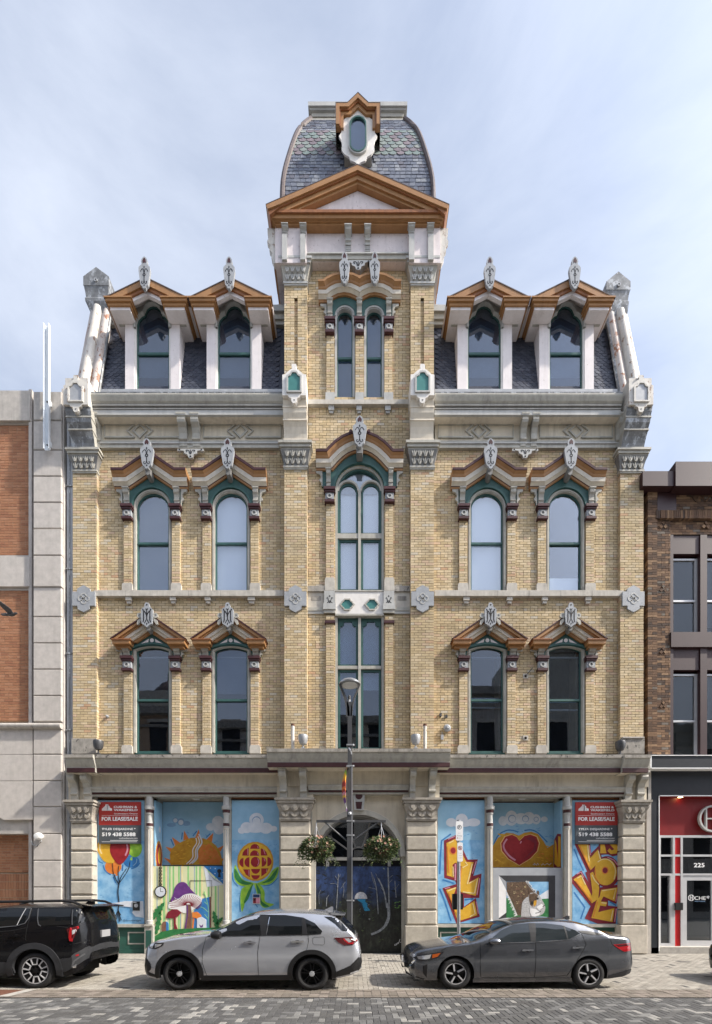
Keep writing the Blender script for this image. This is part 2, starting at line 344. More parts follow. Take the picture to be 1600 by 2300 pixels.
def text(s, parent, name, x, z, y, h, m, width=None, align='LEFT', bold=0.0, depth=.002, rot=None):
    cu = bpy.data.curves.new('lettering', 'FONT'); cu.body = s; cu.size = 1; cu.extrude = 0; cu.offset = bold; cu.resolution_u = 3
    o = bpy.data.objects.new('lettering', cu); C.objects.link(o)
    me = bpy.data.meshes.new_from_object(o); bpy.data.objects.remove(o); bpy.data.curves.remove(cu)
    xs = [v_.co.x for v_ in me.vertices]; zs = [v_.co.y for v_ in me.vertices]
    a, b, c, d = min(xs), max(xs), min(zs), max(zs)
    sz = h/.73; sx = (width/(b-a)) if width else sz
    off = {'LEFT': a, 'CENTER': (a+b)/2, 'RIGHT': b}[align]
    pl = wloc(parent) if parent else Vector((0, 0, 0))
    for v_ in me.vertices: v_.co = Vector(((v_.co.x-off)*sx+x, y, v_.co.y*sz+z))-pl
    me.materials.clear(); me.materials.append(MATS[m])
    r = bpy.data.objects.new(name, me); C.objects.link(r)
    if parent: r.parent = parent
    return r
# ---------------------------------------------------------------- brickwork
BH, BL = .0845, .238
def courses(x0, x1, z0, z1, holes, bh=BH, zorg=6.0):
    """yield (k, za, zb, [(xa, xb), ...]) for every course of a wall with openings"""
    k = math.floor((z0-zorg)/bh)
    while zorg+k*bh < z1:
        za, zb = max(z0, zorg+k*bh), min(z1, zorg+(k+1)*bh)
        if zb-za > bh*.3:
            iv = [(x0, x1)]; zc = (za+zb)/2
            for hfn in holes:
                h_ = hfn(zc)
                if not h_: continue
                nv = []
                for a, b in iv:
                    if h_[1] <= a or h_[0] >= b: nv.append((a, b)); continue
                    if h_[0] > a: nv.append((a, h_[0]))
                    if h_[1] < b: nv.append((h_[1], b))
                iv = nv
            yield k, za, zb, [q for q in iv if q[1]-q[0] > .03]
        k += 1
class Bricks:
    def __init__(s, mat, mortar, bh=BH, bl=BL, joint=.0125): s.list = []; s.core = MB(); s.mat = mat; s.mortar = mortar; s.bh = bh; s.bl = bl; s.j = joint
    def wall(s, x0, x1, z0, z1, y, depth, holes=(), phase=0., side=False, proud=.009):
        j = s.j
        for k, za, zb, iv in courses(x0, x1, z0, z1, holes, s.bh):
            ph = phase+(k % 2)*s.bl/2
            for a, b in iv:
                e = .008 if side else 0
                s.core.box(a+e, b-e, y+proud, y+depth, za, zb, s.mortar)
                n = math.floor((a-ph)/s.bl); t = ph+n*s.bl
                if k % 7 == 0 and not side: hs = .5
                else: hs = 1
                cuts = [a]
                while t < b:
                    t += s.bl*hs
                    if t-cuts[-1] > .05 and b-t > .05: cuts.append(t)
                cuts.append(b)
                for p, q in zip(cuts, cuts[1:]):
                    s.list.append((p+(j/2 if p > a+.001 else 0), q-(j/2 if q < b-.001 else 0), za+j/2, zb-j/2, y+R.uniform(-.003, .003), y+(depth if side else .05), hs == 1 and abs(q-p-s.bl) < .004 and zb-za > s.bh-.004))
    def finish(s, parent, name='brick', n=300, dist=None, core_name='mortar_bed'):
        s.core.build(core_name, parent)
        dist = dist or (lambda b: (b[0]**2+(b[2]-H)**2))
        full = sorted([i for i, b in enumerate(s.list) if b[6]], key=lambda i: dist(s.list[i]))[:n]
        pick = set(full); st = MB(); cache = {}
        for i, b in enumerate(s.list):
            if i in pick:
                key = (round(b[1]-b[0], 2), round(b[3]-b[2], 2), round(b[5]-b[4], 1))
                if key not in cache:
                    k = MB(); k.box(-(b[1]-b[0])/2, (b[1]-b[0])/2, 0, b[5]-b[4], 0, b[3]-b[2], s.mat); cache[key] = k.mesh(name)
                inst(name, cache[key], parent, ((b[0]+b[1])/2, b[4], b[2]))
            else: st.box(*b[:2], b[4], b[5], b[2], b[3], s.mat)
        st.build('brickwork', parent, kind='stuff', fix=False)
def hole(cx, hw, zb, zs, rise):
    def f(z):
        if z < zb or z > zs+rise: return None
        if z <= zs: return (cx-hw, cx+hw)
        t = (z-zs)/rise
        k = hw*math.sqrt(max(0, 1-t*t)); return (cx-k, cx+k) if k > .02 else None
    return f
# ================================================================ the yellow brick building
bld = thing('commercial_building', 'tall yellow brick Victorian building with central tower, slate mansard and boarded murals shopfront', 'building', (0.05, 0, 0))
YP, YT = -.12, -.22                                            # pier and tower pilaster fronts
W3 = [X(344.4, .05), X(520.2, .05), X(1093.3, .05), X(1268.5, .05)]      # the four window axes of the side bays
z3b, z3s = Z(1330, .05), Z(1145, .05); z2b, z2s, z2r = Z(1692, .05), Z(1464, .05), .125
cc = X(808, .05); zcb, zcs = Z(1329, .05), Z(1106, .05)
zt_b, zt_s = Z(899, .05), Z(719, .05); wt = [X(775, .05), X(840.5, .05)]
# ---- solid core behind the walls
k = MB()
k.box(-9.35, 9.35, .75, 9, 5.9, 18.3, 'room_dark'); k.box(-9.35, 9.35, 1.3, 9, 0, 5.9, 'room_dark'); k.box(-2.33, 2.55, .75, 5, 18.3, 24.4, 'room_dark')
k.box(-9.35, 9.35, .3, .78, 11.2, 11.6, 'room_grey'); k.box(-9.35, 9.35, .3, .78, 16.4, 18.3, 'room_grey'); k.box(-9.35, 9.35, .3, 1.4, 5.9, 6.2, 'room_grey')
k.box(-9.35, -9.1, .02, .8, 5.9, 18.3, 'room_dark'); k.box(9.1, 9.35, .02, .8, 5.9, 18.3, 'room_dark')
k.build('inner_wall', bld)
wall = MB(); wall.box(-9.36, 9.36, .25, .4, 17.4, 18.4, 'frieze_cream'); wall = wall.build('wall', bld)
B = Bricks('yellow_brick', 'yellow_mortar')
hs = [hole(c, .62, z3b-.0, z3s, .62) for c in W3]+[hole(c, .60, z2b, z2s, .16) for c in W3]
B.wall(X(217.5), X(639), Z(1693), Z(1008), 0, .3, hs)
B.wall(X(975), X(1394), Z(1693), Z(1008), 0, .3, hs, phase=.06)
hc = [hole(cc, .80, zcb, zcs, .80), lambda z: (cc-.80, cc+.80) if z < Z(1383) else None, hole(wt[0], .33, zt_b, zt_s, .33), hole(wt[1], .33, zt_b, zt_s, .33),
      lambda z: (cc-.81, cc+.81) if Z(1384) < z < Z(1329) else None]
B.wall(X(689), X(924), Z(1683), Z(583), -.05, .35, hc, phase=.1)
for a, b in ((163.5, 217.5), (1394, 1446)): B.wall(X(a, YP), X(b, YP), Z(1660, YP), Z(1058, YP), YP, .4, side=True)
for a, b in ((639, 690), (923, 975)):
    B.wall(X(a, YT), X(b, YT), Z(1692, YT), Z(1050, YT), YT, .5, side=True)
    B.wall(X(a+22, YT)-.01, X(a+30, YT)+.01, Z(820, YT), Z(667, YT), YT+.07, .3)
    B.wall(X(a, YT), X(b, YT), Z(905, YT), Z(640, YT), YT, .5, side=True, holes=[(lambda z, q=a: (X(q+22, YT), X(q+30, YT)) if Z(819, YT) < z < Z(668, YT) else None)])
for c in W3:                                                   # raised brick strips beside the windows
    for s in (-1, 1):
        a, b = sorted((c+s*.66, c+s*.925))
        B.wall(a, b, Z(1314, -.06), Z(1166, -.06), -.06, .08, side=True); B.wall(a, b, Z(1677, -.06), Z(1504, -.06), -.06, .08, side=True)
for s in (-1, 1):
    a, b = sorted((cc+s*.84, cc+s*1.10))
    B.wall(a, b, Z(1304, -.11), Z(1129, -.11), -.11, .08, side=True); B.wall(a, b, Z(1684, -.11), Z(1383, -.11), -.11, .08, side=True)
for a, b in ((733.6, 750.5), (799, 817), (864, 881.5)): B.wall(X(a, -.11), X(b, -.11), Z(883, -.11), Z(746, -.11), -.11, .08, side=True)
B.finish(wall)
# ---------------------------------------------------------------- ornament builders
def finial(parent, cx, zt, zb, y, w_, t=.07, name='finial'):
    """fretwork finial board: looped head with maroon heart, tapering body with scroll cut-outs"""
    h = zt-zb; f = lambda u, v_: (cx+u*w_/2, zb+v_*h)
    half = [(0, 1), (.28, .965), (.50, .90), (.55, .83), (.44, .765), (.62, .73), (.95, .67), (1, .58), (.74, .22), (.62, .12), (.30, .06), (.24, .015), (0, 0)]
    m = MB(); m.prism([f(u, v_) for u, v_ in half]+[f(-u, v_) for u, v_ in half[-2:0:-1]], y, y+t, 'finial_grey')
    hd = [(0, .965), (.24, .90), (.30, .85), (.22, .785), (.08, .80), (0, .83)]
    m.prism([f(u, v_) for u, v_ in hd]+[f(-u, v_) for u, v_ in hd[-2:0:-1]], y-.004, y+.01, 'fret_maroon')
    m.prism([f(0, .71), f(.1, .67), f(0, .60), f(-.1, .67)], y-.004, y+.01, 'fret_black')
    for s in (-1, 1):
        m.ribbon([f(s*u, v_) for u, v_ in crom([(.05, .50), (.10, .57), (.30, .615), (.50, .58), (.62, .525)], 4, False)], .022, y-.004, y+.01, 'fret_black')
        m.ribbon([f(s*u, v_) for u, v_ in crom([(.03, .24), (.10, .18), (.26, .15), (.42, .18), (.40, .225), (.30, .215)], 4, False)], .022, y-.004, y+.01, 'fret_black')
    m.annulus(cx, f(0, .43)[1], w_*.13, w_*.06, y-.004, y+.01, 'fret_black', 10)
    m.ribbon([f(0, .52), f(0, .46)], .025, y-.004, y+.01, 'fret_black'); m.ribbon([f(0, .40), f(0, .23)], .025, y-.004, y+.01, 'fret_black')
    m.disc(cx, f(0, .10)[1], w_*.06, y-.004, y+.01, 'fret_black', 8)
    return m.build(name, parent)
def shield(parent, cx, zt, zb, y, w_):
    """the carved shield with interlaced letters over a first floor window, with scrolls at its sides"""
    h = zt-zb; f = lambda u, v_: (cx+u*w_/2, zb+v_*h)
    half = [(0, 1), (.25, .985), (.40, .90), (.46, .80), (.70, .79), (.95, .72), (1, .45), (.86, .15), (.40, .09), (0, 0)]
    m = MB(); m.prism([f(u, v_) for u, v_ in half]+[f(-u, v_) for u, v_ in half[-2:0:-1]], y, y+.08, 'finial_grey')
    m.disc(cx, f(0, .90)[1], .026, y-.004, y+.01, 'fret_black', 8)
    for s in (-1, 1):
        m.ribbon([f(s*.68, .74), f(s*.52, .64), f(s*.52, .30), f(s*.62, .20)], .034, y-.004, y+.01, 'fret_black')
        m.ribbon([f(s*.42, .66), f(s*.05, .50)], .03, y-.004, y+.01, 'fret_black'); m.ribbon([f(s*.18, .75), f(s*.02, .70)], .03, y-.004, y+.01, 'fret_black')
        m.ribbon([f(s*.10, .30), f(s*.36, .16)], .028, y-.004, y+.01, 'fret_black')
        m.annulus(cx+s*w_*.66, f(0, .50)[1], .085, .035, y+.03, y+.09, 'grey_paint', 12); m.disc(cx+s*w_*.66, f(0, .50)[1], .035, y+.04, y+.09, 'finial_grey', 8)
        m.prism([f(s*1.05, .40), f(s*1.65, .30), f(s*1.75, .16), f(s*1.5, .12), f(s*1.05, .28)], y+.035, y+.09, 'grey_paint')
    m.ribbon([f(0, .70), f(0, .30)], .03, y-.004, y+.01, 'fret_black'); m.prism([f(-.16, .44), f(.16, .44), f(.1, .49), f(-.1, .49)], y-.005, y+.01, 'fret_black')
    m.prism([f(0, .08), f(.11, .145), f(0, .19), f(-.11, .145)], y-.004, y+.01, 'fret_black')
    m.prism([f(-.35, .03), f(.45, .05), f(.30, -.07), f(-.1, -.09)], y+.07, y+.3, 'dark_grey_paint')
    return m.build('shield', parent)
def bracket(parent, x0, x1, zt, zb, yw, out, mat='grey_paint', name='bracket', wide=.02):
    """S-scroll console: profile in y,z run along x, with a cap block"""
    h = zt-zb; o = out
    pr = [(yw, zt), (yw-o, zt), (yw-o, zt-.10*h), (yw-.92*o, zt-.14*h), (yw-.98*o, zt-.22*h), (yw-.90*o, zt-.31*h), (yw-.55*o, zt-.40*h), (yw-.36*o, zt-.55*h), (yw-.33*o, zt-.72*h),
          (yw-.42*o, zt-.745*h), (yw-.42*o, zt-.80*h), (yw-.30*o, zt-.83*h), (yw-.27*o, zb), (yw, zb)]
    m = MB(); m.xprism(pr, x0, x1, mat); m.box(x0-wide, x1+wide, yw-o-.02, yw, zt-.07*h, zt+.004, mat); m.box(x0-.006, x1+.006, yw-.44*o-.006, yw, zt-.79*h, zt-.75*h, mat)
    return m.build(name, parent)
def scrollwing(m, x, s, zt, zb, y):
    h = zt-zb
    m.prism([(x, zb), (x, zt), (x+s*.20, zt), (x+s*.21, zt-.12*h), (x+s*.17, zt-.2*h), (x+s*.10, zt-.22*h), (x+s*.05, zt-.38*h), (x+s*.05, zt-.5*h), (x+s*.10, zt-.58*h), (x+s*.10, zt-.66*h), (x+s*.03, zt-.78*h), (x+s*.025, zb)], y, y+.06, 'grey_paint')
def capblock(parent, x0, x1, z_top, y, w_=.0):
    """maroon band, grey block with a roundel, maroon band"""
    m = MB(); c = (x0+x1)/2; d = .155
    m.box(x0-.06, x1+.06, y-.15, y+.08, z_top-d*.55, z_top, 'maroon'); m.box(x0-.035, x1+.035, y-.12, y+.08, z_top-d*.95, z_top-d*.55, 'maroon')
    m.box(x0-.005, x1+.005, y-.07, y+.08, z_top-d*.95-.235, z_top-d*.95, 'finial_grey')
    m.box(x0-.035, x1+.035, y-.11, y+.08, z_top-d*.95-.315, z_top-d*.95-.235, 'maroon')
    zc = z_top-d*.95-.117; m.annulus(c, zc, .085, .045, y-.10, y-.06, 'pale_grey_paint', 16); m.disc(c, zc, .045, y-.078, y-.06, 'dark_grey_paint', 12)
    return m.build('impost_block', parent)
HOOD = [(0, 0, 'ochre'), (0, -.10, 'ochre'), (.055, -.11, 'maroon'), (.065, -.13, 'cream_paint'), (.14, -.20, 'cream_paint'), (.14, -.225, 'hood_cream'), (.265, -.235, 'ochre'), (.285, -.255, 'ochre'), (.34, -.27, 'ochre'), (.40, -.33, 'maroon'), (.41, -.35, 'maroon'), (.48, -.355, 'maroon'), (.50, 0, 'maroon')]
def sash(win, cx, hw, zb, zs, rise, zrail, y, blind=None, low_blind=None, blind_z=None, glass='glass_sky', nose=.045, frame='teal', shade=None):
    """green sash with two panes and a meeting rail; panes are sub-parts of the window"""
    fo, fi = arch(cx, hw, zb, zs, rise), arch(cx, hw-nose, zb+.07, zs, (rise-nose) if rise == hw else rise)
    m = MB(); m.ring(fo, fi, y, y+.07, frame); m.box(cx-hw+.01, cx+hw-.01, y+.004, y+.07, zb, zb+.075, frame); m.box(cx-hw+nose*.5, cx+hw-nose*.5, y-.02, y+.05, zrail-.035, zrail+.035, frame)
    m.build('sash', win)
    up = MB(); pts = [p for p in fi if p[1] > zrail+.03]; up.prism([(cx-hw+nose, zrail+.03)]+pts[0:-1]+[(cx+hw-nose, pts[-2][1]), (cx+hw-nose, zrail+.03)] if pts[0][1] < zs-.01 else [(cx-hw+nose, zrail+.03)]+pts+[(cx+hw-nose, zrail+.03)], y+.03, y+.036, glass); up.build('pane', win)
    lo = MB(); lo.box(cx-hw+nose, cx+hw-nose, y+.045, y+.051, zb+.07, zrail-.03, glass); lo.build('pane', win)
    if blind:
        b = MB(); b.between([cx-hw+nose*.6+(2*hw-nose*1.2)*i/16 for i in range(17)], lambda x: zs+rise*math.sqrt(max(0, 1-((x-cx)/hw)**2)), lambda x: (blind_z if blind_z is not None else zb+.05), y+.14, y+.15, blind); b.build('blind', win)
    if low_blind: b = MB(); b.box(cx-hw+.03, cx+hw-.03, y+.14, y+.15, low_blind[0], low_blind[1], low_blind[2]); b.build('blind', win)
# ---------------------------------------------------------------- second floor windows (round headed, gabled hoods)
def win3(cx, blind, extra=None):
    wn = MB(); hw = .54
    wn.ring(arch(cx, .63, z3b, z3s), arch(cx, hw-.002, z3b, z3s), -.015, .15, 'grey_paint'); wn.ring(arch(cx, .60, z3b+.01, z3s), arch(cx, .565, z3b+.01, z3s), -.035, .0, 'grey_paint')
    wn.box(cx-.63, cx+.63, .02, .2, z3b-.03, z3b+.002, 'teal')
    win = wn.build('window', bld)
    sash(win, cx, hw, z3b, z3s, hw, Z(1221, .05), .06, **blind)
    hd = MB(); zl = Z(1098, -.1); P = [(cx-1.21, zl), (cx-.70, zl), (cx, zl+.47), (cx+.70, zl), (cx+1.21, zl)]
    hd.sweep(P, HOOD, 'ochre')
    und = lambda x: zl+max(0, .47*(1-abs(x-cx)/.70))
    hd.between([cx-.99+1.98*i/44 for i in range(45)], lambda x: und(x)+.02, lambda x: max(Z(1137), z3s+math.sqrt(max(0, .632**2-(x-cx)**2))) if abs(x-cx) < .632 else Z(1137), -.05, .06, 'teal')
    hd.ring([p for p in arch(cx, .70, z3s, z3s)][1:-1], [p for p in arch(cx, .636, z3s, z3s)][1:-1], -.075, -.04, 'teal')
    for s in (-1, 1): scrollwing(hd, cx+s*.96, s, zl+.02, Z(1140), -.09); hd.lathe((cx+s*.20, -.36, zl+.91), [(.045, 0), (.05, .03), (.05, .3)], 'maroon', 8, 'y')
    hood = hd.build('window_hood', bld)
    finial(hood, cx, zl+1.34, zl+.36, -.44, .43, .09)
    m = MB(); m.prism([(cx-.09, zl+.42), (cx+.09, zl+.42), (cx+.07, zl+.26), (cx, zl+.22), (cx-.07, zl+.26)], -.36, -.04, 'dark_grey_paint'); m.build('finial_block', hood)
    for s in (-1, 1):
        a, b = sorted((cx+s*.745, cx+s*.915)); bracket(hood, a, b, zl+.0, Z(1137), -.05, .13); capblock(hood, *sorted((cx+s*.66, cx+s*.925)), Z(1136, -.1), -.06)
    for s in (-1, 1):
        bs = MB(); a, b = sorted((cx+s*.63, cx+s*.975)); bs.box(a, b, -.085, .05, Z(1332), Z(1317), 'sill_stone'); bs.prism([(a, Z(1317)), (b, Z(1317)), (b-.03, Z(1313)), (a+.03, Z(1313))], -.085, .05, 'sill_stone'); bs.build('sill_block', bld)
win3(W3[0], dict(blind='dark_blind', glass='glass_sky')); win3(W3[1], dict(blind='blind'))
win3(W3[2], dict(blind='blind')); win3(W3[3], dict(low_blind=(Z(1325), Z(1290), 'blind')))
# ---------------------------------------------------------------- first floor windows (pedimented)
RAKE = [(.0, .035, -.37, 'maroon'), (.03, .12, -.34, 'ochre'), (.12, .165, -.29, 'ochre'), (.165, .26, -.25, 'hood_cream'), (.26, .34, -.19, 'cream_paint'), (.34, .43, -.12, 'ochre')]
def rake(m, cx, za, slope, zc, bands, yb=0.):
    c = math.cos(math.atan(slope))
    for t0, t1, y, mt in bands:
        for s in (-1, 1):
            a0, a1 = za-t0/c, za-t1/c; d0, d1 = (a0-zc)/slope, (a1-zc)/slope
            if a1 <= zc: continue
            m.prism([(cx, a0), (cx+s*d0, zc), (cx+s*d1, zc), (cx, a1)], y, yb, mt)
def win2(cx, lower, head_line=True, **kw):
    wn = MB(); hw = .545
    wn.ring(arch(cx, .645, z2b, z2s+.03, z2r), arch(cx, hw-.002, z2b, z2s, z2r), -.015, .15, 'grey_paint'); wn.ring(arch(cx, .61, z2b+.01, z2s+.02, z2r), arch(cx, .57, z2b+.01, z2s+.01, z2r), -.03, .0, 'grey_paint')
    wn.box(cx-.63, cx+.63, .02, .2, z2b-.03, z2b+.002, 'teal')
    win = wn.build('window', bld)
    sash(win, cx, hw, z2b, z2s, z2r, Z(1573, .05), .06, glass='glass_dark', **kw)
    m = MB(); m.box(cx-hw+.04, cx+hw-.04, .19, .24, Z(1472), Z(1469), 'white_paint')
    if lower: m.box(cx-hw+.04, cx+hw-.04, .19, .24, Z(lower), Z(lower-3), 'white_paint')
    m.box(cx+hw-.10, cx+hw-.04, .2, .7, z2b, z2s, 'tan_wood')
    m.build('blind_rail', win)
    hd = MB(); zr = Z(1436, -.3); za = Z(1378, -.3); sl = (za-zr)/1.23
    rake(hd, cx, za, sl, zr, RAKE)
    for s in (-1, 1):
        a, b = sorted((cx+s*.60, cx+s*1.17)); e = s*.0
        hd.box(a-(.03), b+.03, -.36, .0, zr-.035, zr, 'rust_ochre'); hd.box(a, b, -.33, 0, zr-.15, zr-.035, 'ochre'); hd.box(a+.06, b-.06, -.22, 0, zr-.24, zr-.15, 'ochre')
        scrollwing(hd, cx+s*.96, s, zr-.22, Z(1478), -.09)
    zt = lambda x: za-.40-sl*abs(x-cx)
    hd.between([cx-1.0+2.0*i/40 for i in range(41)], lambda x: max(zr-.10, zt(x)), lambda x: Z(1478) if abs(x-cx) > .66 else z2s+.03+z2r*max(0, 1-((x-cx)/.66)**2), -.05, .06, 'teal')
    hd.ring([p for p in arch(cx, .72, z2s, z2s+.08, .15)][1:-1], [p for p in arch(cx, .65, z2s, z2s+.04, .14)][1:-1], -.08, -.04, 'teal')
    zq = zr-.02
    for s in (-1, 1): hd.prism([(cx+s*.10, zq+.17), (cx+s*.36, zq+.01), (cx+s*.12, zq+.06)], -.056, -.04, 'lilac_white')
    hd.disc(cx, zq+.12, .065, -.058, -.04, 'lilac_white', 12)
    hood = hd.build('window_hood', bld)
    shield(hood, cx-.0, za+.28, za-.52, -.43, .39)
    for s in (-1, 1):
        a, b = sorted((cx+s*.735, cx+s*.925)); bracket(hood, a, b, zr-.24, Z(1477), -.05, .13); capblock(hood, *sorted((cx+s*.66, cx+s*.925)), Z(1476, -.1), -.06)
    for s in (-1, 1):
        bs = MB(); a, b = sorted((cx+s*.63, cx+s*.985)); bs.box(a, b, -.095, .05, Z(1694), Z(1680), 'sill_stone'); bs.prism([(a, Z(1680)), (b, Z(1680)), (b-.04, Z(1675.5)), (a+.04, Z(1675.5))], -.095, .05, 'sill_stone'); bs.build('sill_block', bld)
win2(W3[0], 0); win2(W3[1], 0, blind='grey_shade', blind_z=Z(1553)); win2(W3[2], 1586, low_blind=(Z(1573), Z(1562), 'blind')); win2(W3[3], 1591, low_blind=(Z(1573), Z(1568), 'blind'))
# ---------------------------------------------------------------- centre bay windows
def light(win, x0, x1, zb, zt, y, kind, blind=None, glass='glass_sky', bz=None):
    c, hw = (x0+x1)/2, (x1-x0)/2; b = .07
    fi = [(x0+b, zb+b)]
    if kind == 'round': o = arch(c, hw, zb, zt-hw); i_ = arch(c, hw-b, zb+b, zt-hw)
    elif kind == 'rect': o = [(x0, zb), (x0, zt), (x1, zt), (x1, zb)]; i_ = [(x0+b, zb+b), (x0+b, zt-b), (x1-b, zt-b), (x1-b, zb+b)]
    else:
        o = [(x0, zb), (x0, zt-.2), (x0, zt-.1), (x0, zt), (c-.1, zt), (c+.1, zt), (x1, zt), (x1, zt-.1), (x1, zt-.2), (x1, zb)]
        i_ = [(x0+b, zb+b), (x0+b, zt-.28), (x0+b+.07, zt-.26), (x0+b+.12, zt-.20), (c-.13, zt-.12), (c+.13, zt-.12), (x1-b-.12, zt-.20), (x1-b-.07, zt-.26), (x1-b, zt-.28), (x1-b, zb+b)]
    m = MB(); m.ring(o, i_, y, y+.06, 'teal'); m.box(x0, x1, y, y+.06, zb, zb+b, 'teal'); m.build('sash', win)
    p = MB(); p.prism(i_, y+.03, y+.036, glass); p.build('pane', win)
    if blind:
        p = MB()
        if bz: i_ = [(x0+b, bz), (x0+b, zt-b), (x1-b, zt-b), (x1-b, bz)]
        p.prism(i_, y+.12, y+.13, blind); p.build('blind', win)
wn = MB(); hw = .80; x0, x1 = cc-hw, cc+hw; xm = X(808, 0)
wn.ring(arch(cc, hw, zcb, zcs), arch(cc, hw-.075, zcb, zcs), -.045, .15, 'grey_paint'); wn.ring(arch(cc, hw-.075, zcb, zcs), arch(cc, hw-.12, zcb, zcs), .0, .15, 'teal')
wn.box(xm-.045, xm+.045, -.035, .15, zcb, zcs+.02, 'grey_paint')
for s in (-1, 1): wn.ring(arch(xm+s*.375, .36, zcs, zcs)[1:-1], arch(xm+s*.375, .30, zcs, zcs)[1:-1], -.02, .14, 'grey_paint')
for s in (-1, 1): wn.box(*sorted((xm+s*.05, xm+s*.73)), -.02, .14, Z(1210), Z(1199), 'grey_paint')
win = wn.build('window', bld)
for s in (-1, 1):
    a, b = sorted((xm+s*.05, xm+s*.695)); light(win, a, b, Z(1199), zcs+.30, .05, 'round', 'blind'); light(win, a, b, zcb+.01, Z(1210), .05, 'rect', 'blind')
p = MB(); p.prism([(cc+.68*math.sin(t), zcs+.68*math.cos(t)) for t in [-.95+.1*i for i in range(20)]]+[(xm+.375, zcs+.36), (xm+.15, zcs+.27), (xm, zcs+.05), (xm-.15, zcs+.27), (xm-.375, zcs+.36)], .08, .09, 'glass_sky'); p.build('pane', win); p = MB(); p.box(cc-.7, cc+.7, .13, .14, zcs, zcs+.72, 'grey_shade'); p.build('pane', win)
# hood with arched centre
hd = MB(); zl = Z(1058, -.12); r_ = 1.05; ca = -.12
P = [(cc-1.42, zl), (cc-.82, zl)]+[(cc+.82*math.sin(t), zl+.62*(math.cos(t)-math.cos(PI/2))) for t in [(-PI/2+PI*i/14)*.98 for i in range(1, 14)]]+[(cc+.82, zl), (cc+1.42, zl)]
P = [(cc-1.42, zl), (cc-.88, zl)]+[(cc+.86*u, zl+.60*(1-u*u)) for u in [-1+.2*i for i in range(1, 10)]]+[(cc+.88, zl), (cc+1.42, zl)]
hd.sweep(P, [(a*.96, b-.05, c) for a, b, c in HOOD], 'ochre')
hd.between([cc-1.24+2.48*i/50 for i in range(51)], lambda x: zl+.03+max(0, .60*(1-((x-cc)/.86)**2)), lambda x: max(Z(1099), zcs+math.sqrt(max(0, .802**2-(x-cc)**2))) if abs(x-cc) < .802 else Z(1099), -.10, .0, 'teal')
hd.ring(arch(cc, .88, zcs, zcs)[1:-1], arch(cc, .81, zcs, zcs)[1:-1], -.13, -.09, 'teal')
for s in (-1, 1): scrollwing(hd, cc+s*1.22, s, zl+.02, Z(1099), -.13); hd.lathe((cc+s*.29, -.42, zl+1.03), [(.05, 0), (.055, .03), (.055, .3)], 'maroon', 8, 'y')
hood = hd.build('window_hood', bld)
finial(hood, cc, zl+1.42, zl+.42, -.52, .45, .09)
m = MB(); m.prism([(cc-.11, zl+.5), (cc+.11, zl+.5), (cc+.09, zl+.30), (cc-.09, zl+.30)], -.43, -.08, 'dark_grey_paint'); m.build('finial_block', hood)
for s in (-1, 1):
    a, b = sorted((cc+s*.95, cc+s*1.09)); bracket(hood, a, b, zl, Z(1099), -.10, .14); capblock(hood, *sorted((cc+s*.85, cc+s*1.11)), Z(1100, -.12), -.11)
# lower centre window
wn = MB(); zq, zp = Z(1384, .05), Z(1684, .05)
wn.ring([(x0, zp), (x0, zq), (x1, zq), (x1, zp)], [(x0+.075, zp), (x0+.075, zq-.06), (x1-.075, zq-.06), (x1-.075, zp)], -.045, .15, 'grey_paint')
wn.box(xm-.045, xm+.045, -.035, .15, zp, zq-.06, 'grey_paint')
for s in (-1, 1): wn.box(*sorted((xm+s*.046, xm+s*.72)), -.02, .14, Z(1503), Z(1496), 'grey_paint')
win = wn.build('window', bld)
for s in (-1, 1):
    a, b = sorted((xm+s*.05, xm+s*.71)); light(win, a, b, Z(1496)+.003, zq-.065, .05, 'cut', 'blind_plain', 'glass_dark'); light(win, a, b, zp, Z(1503)-.003, .05, 'rect', 'blind_plain', 'glass_dark', bz=Z(1540 if s < 0 else 1546))
for s in (-1, 1):
    bs = MB(); a, b = sorted((cc+s*.81, cc+s*1.14)); bs.box(a, b, -.13, .0, Z(1332), Z(1308), 'sill_stone'); bs.prism([(a, Z(1308)), (b, Z(1308)), (b-.03, Z(1303)), (a+.03, Z(1303))], -.13, 0, 'sill_stone'); bs.build('sill_block', bld)
    a, b = sorted((cc+s*.84, cc+s*1.10)); bs = MB(); bs.box(a-.04, b+.04, -.16, 0, Z(1405), Z(1399), 'maroon'); bs.build('maroon_band', bld)
# panel between the two centre windows, with teal medallions
pn = MB(); pn.box(x0, x1, -.09, .1, Z(1383), Z(1333), 'white_paint'); pn.box(x0-.02, x1+.02, -.11, .1, Z(1333), Z(1330), 'grey_paint'); pn.box(x0, x1, -.11, .1, Z(1387), Z(1383), 'grey_paint')
for px in (780, 836):
    u, v_ = X(px, -.1), Z(1358, -.1)
    q = lambda k: [(u+a*k, v_+b*k) for a, b in ((-.255, 0), (-.19, -.06), (-.18, -.10), (-.13, -.12), (-.10, -.19), (.10, -.19), (.13, -.12), (.18, -.10), (.19, -.06), (.255, 0), (.19, .06), (.18, .10), (.13, .12), (.10, .19), (-.10, .19), (-.13, .12), (-.18, .10), (-.19, .06))]
    pn.ring(q(1), q(.8), -.12, -.08, 'grey_paint', True); pn.prism(q(.8), -.094, -.08, 'bright_teal')
pn.build('spandrel_panel', bld)
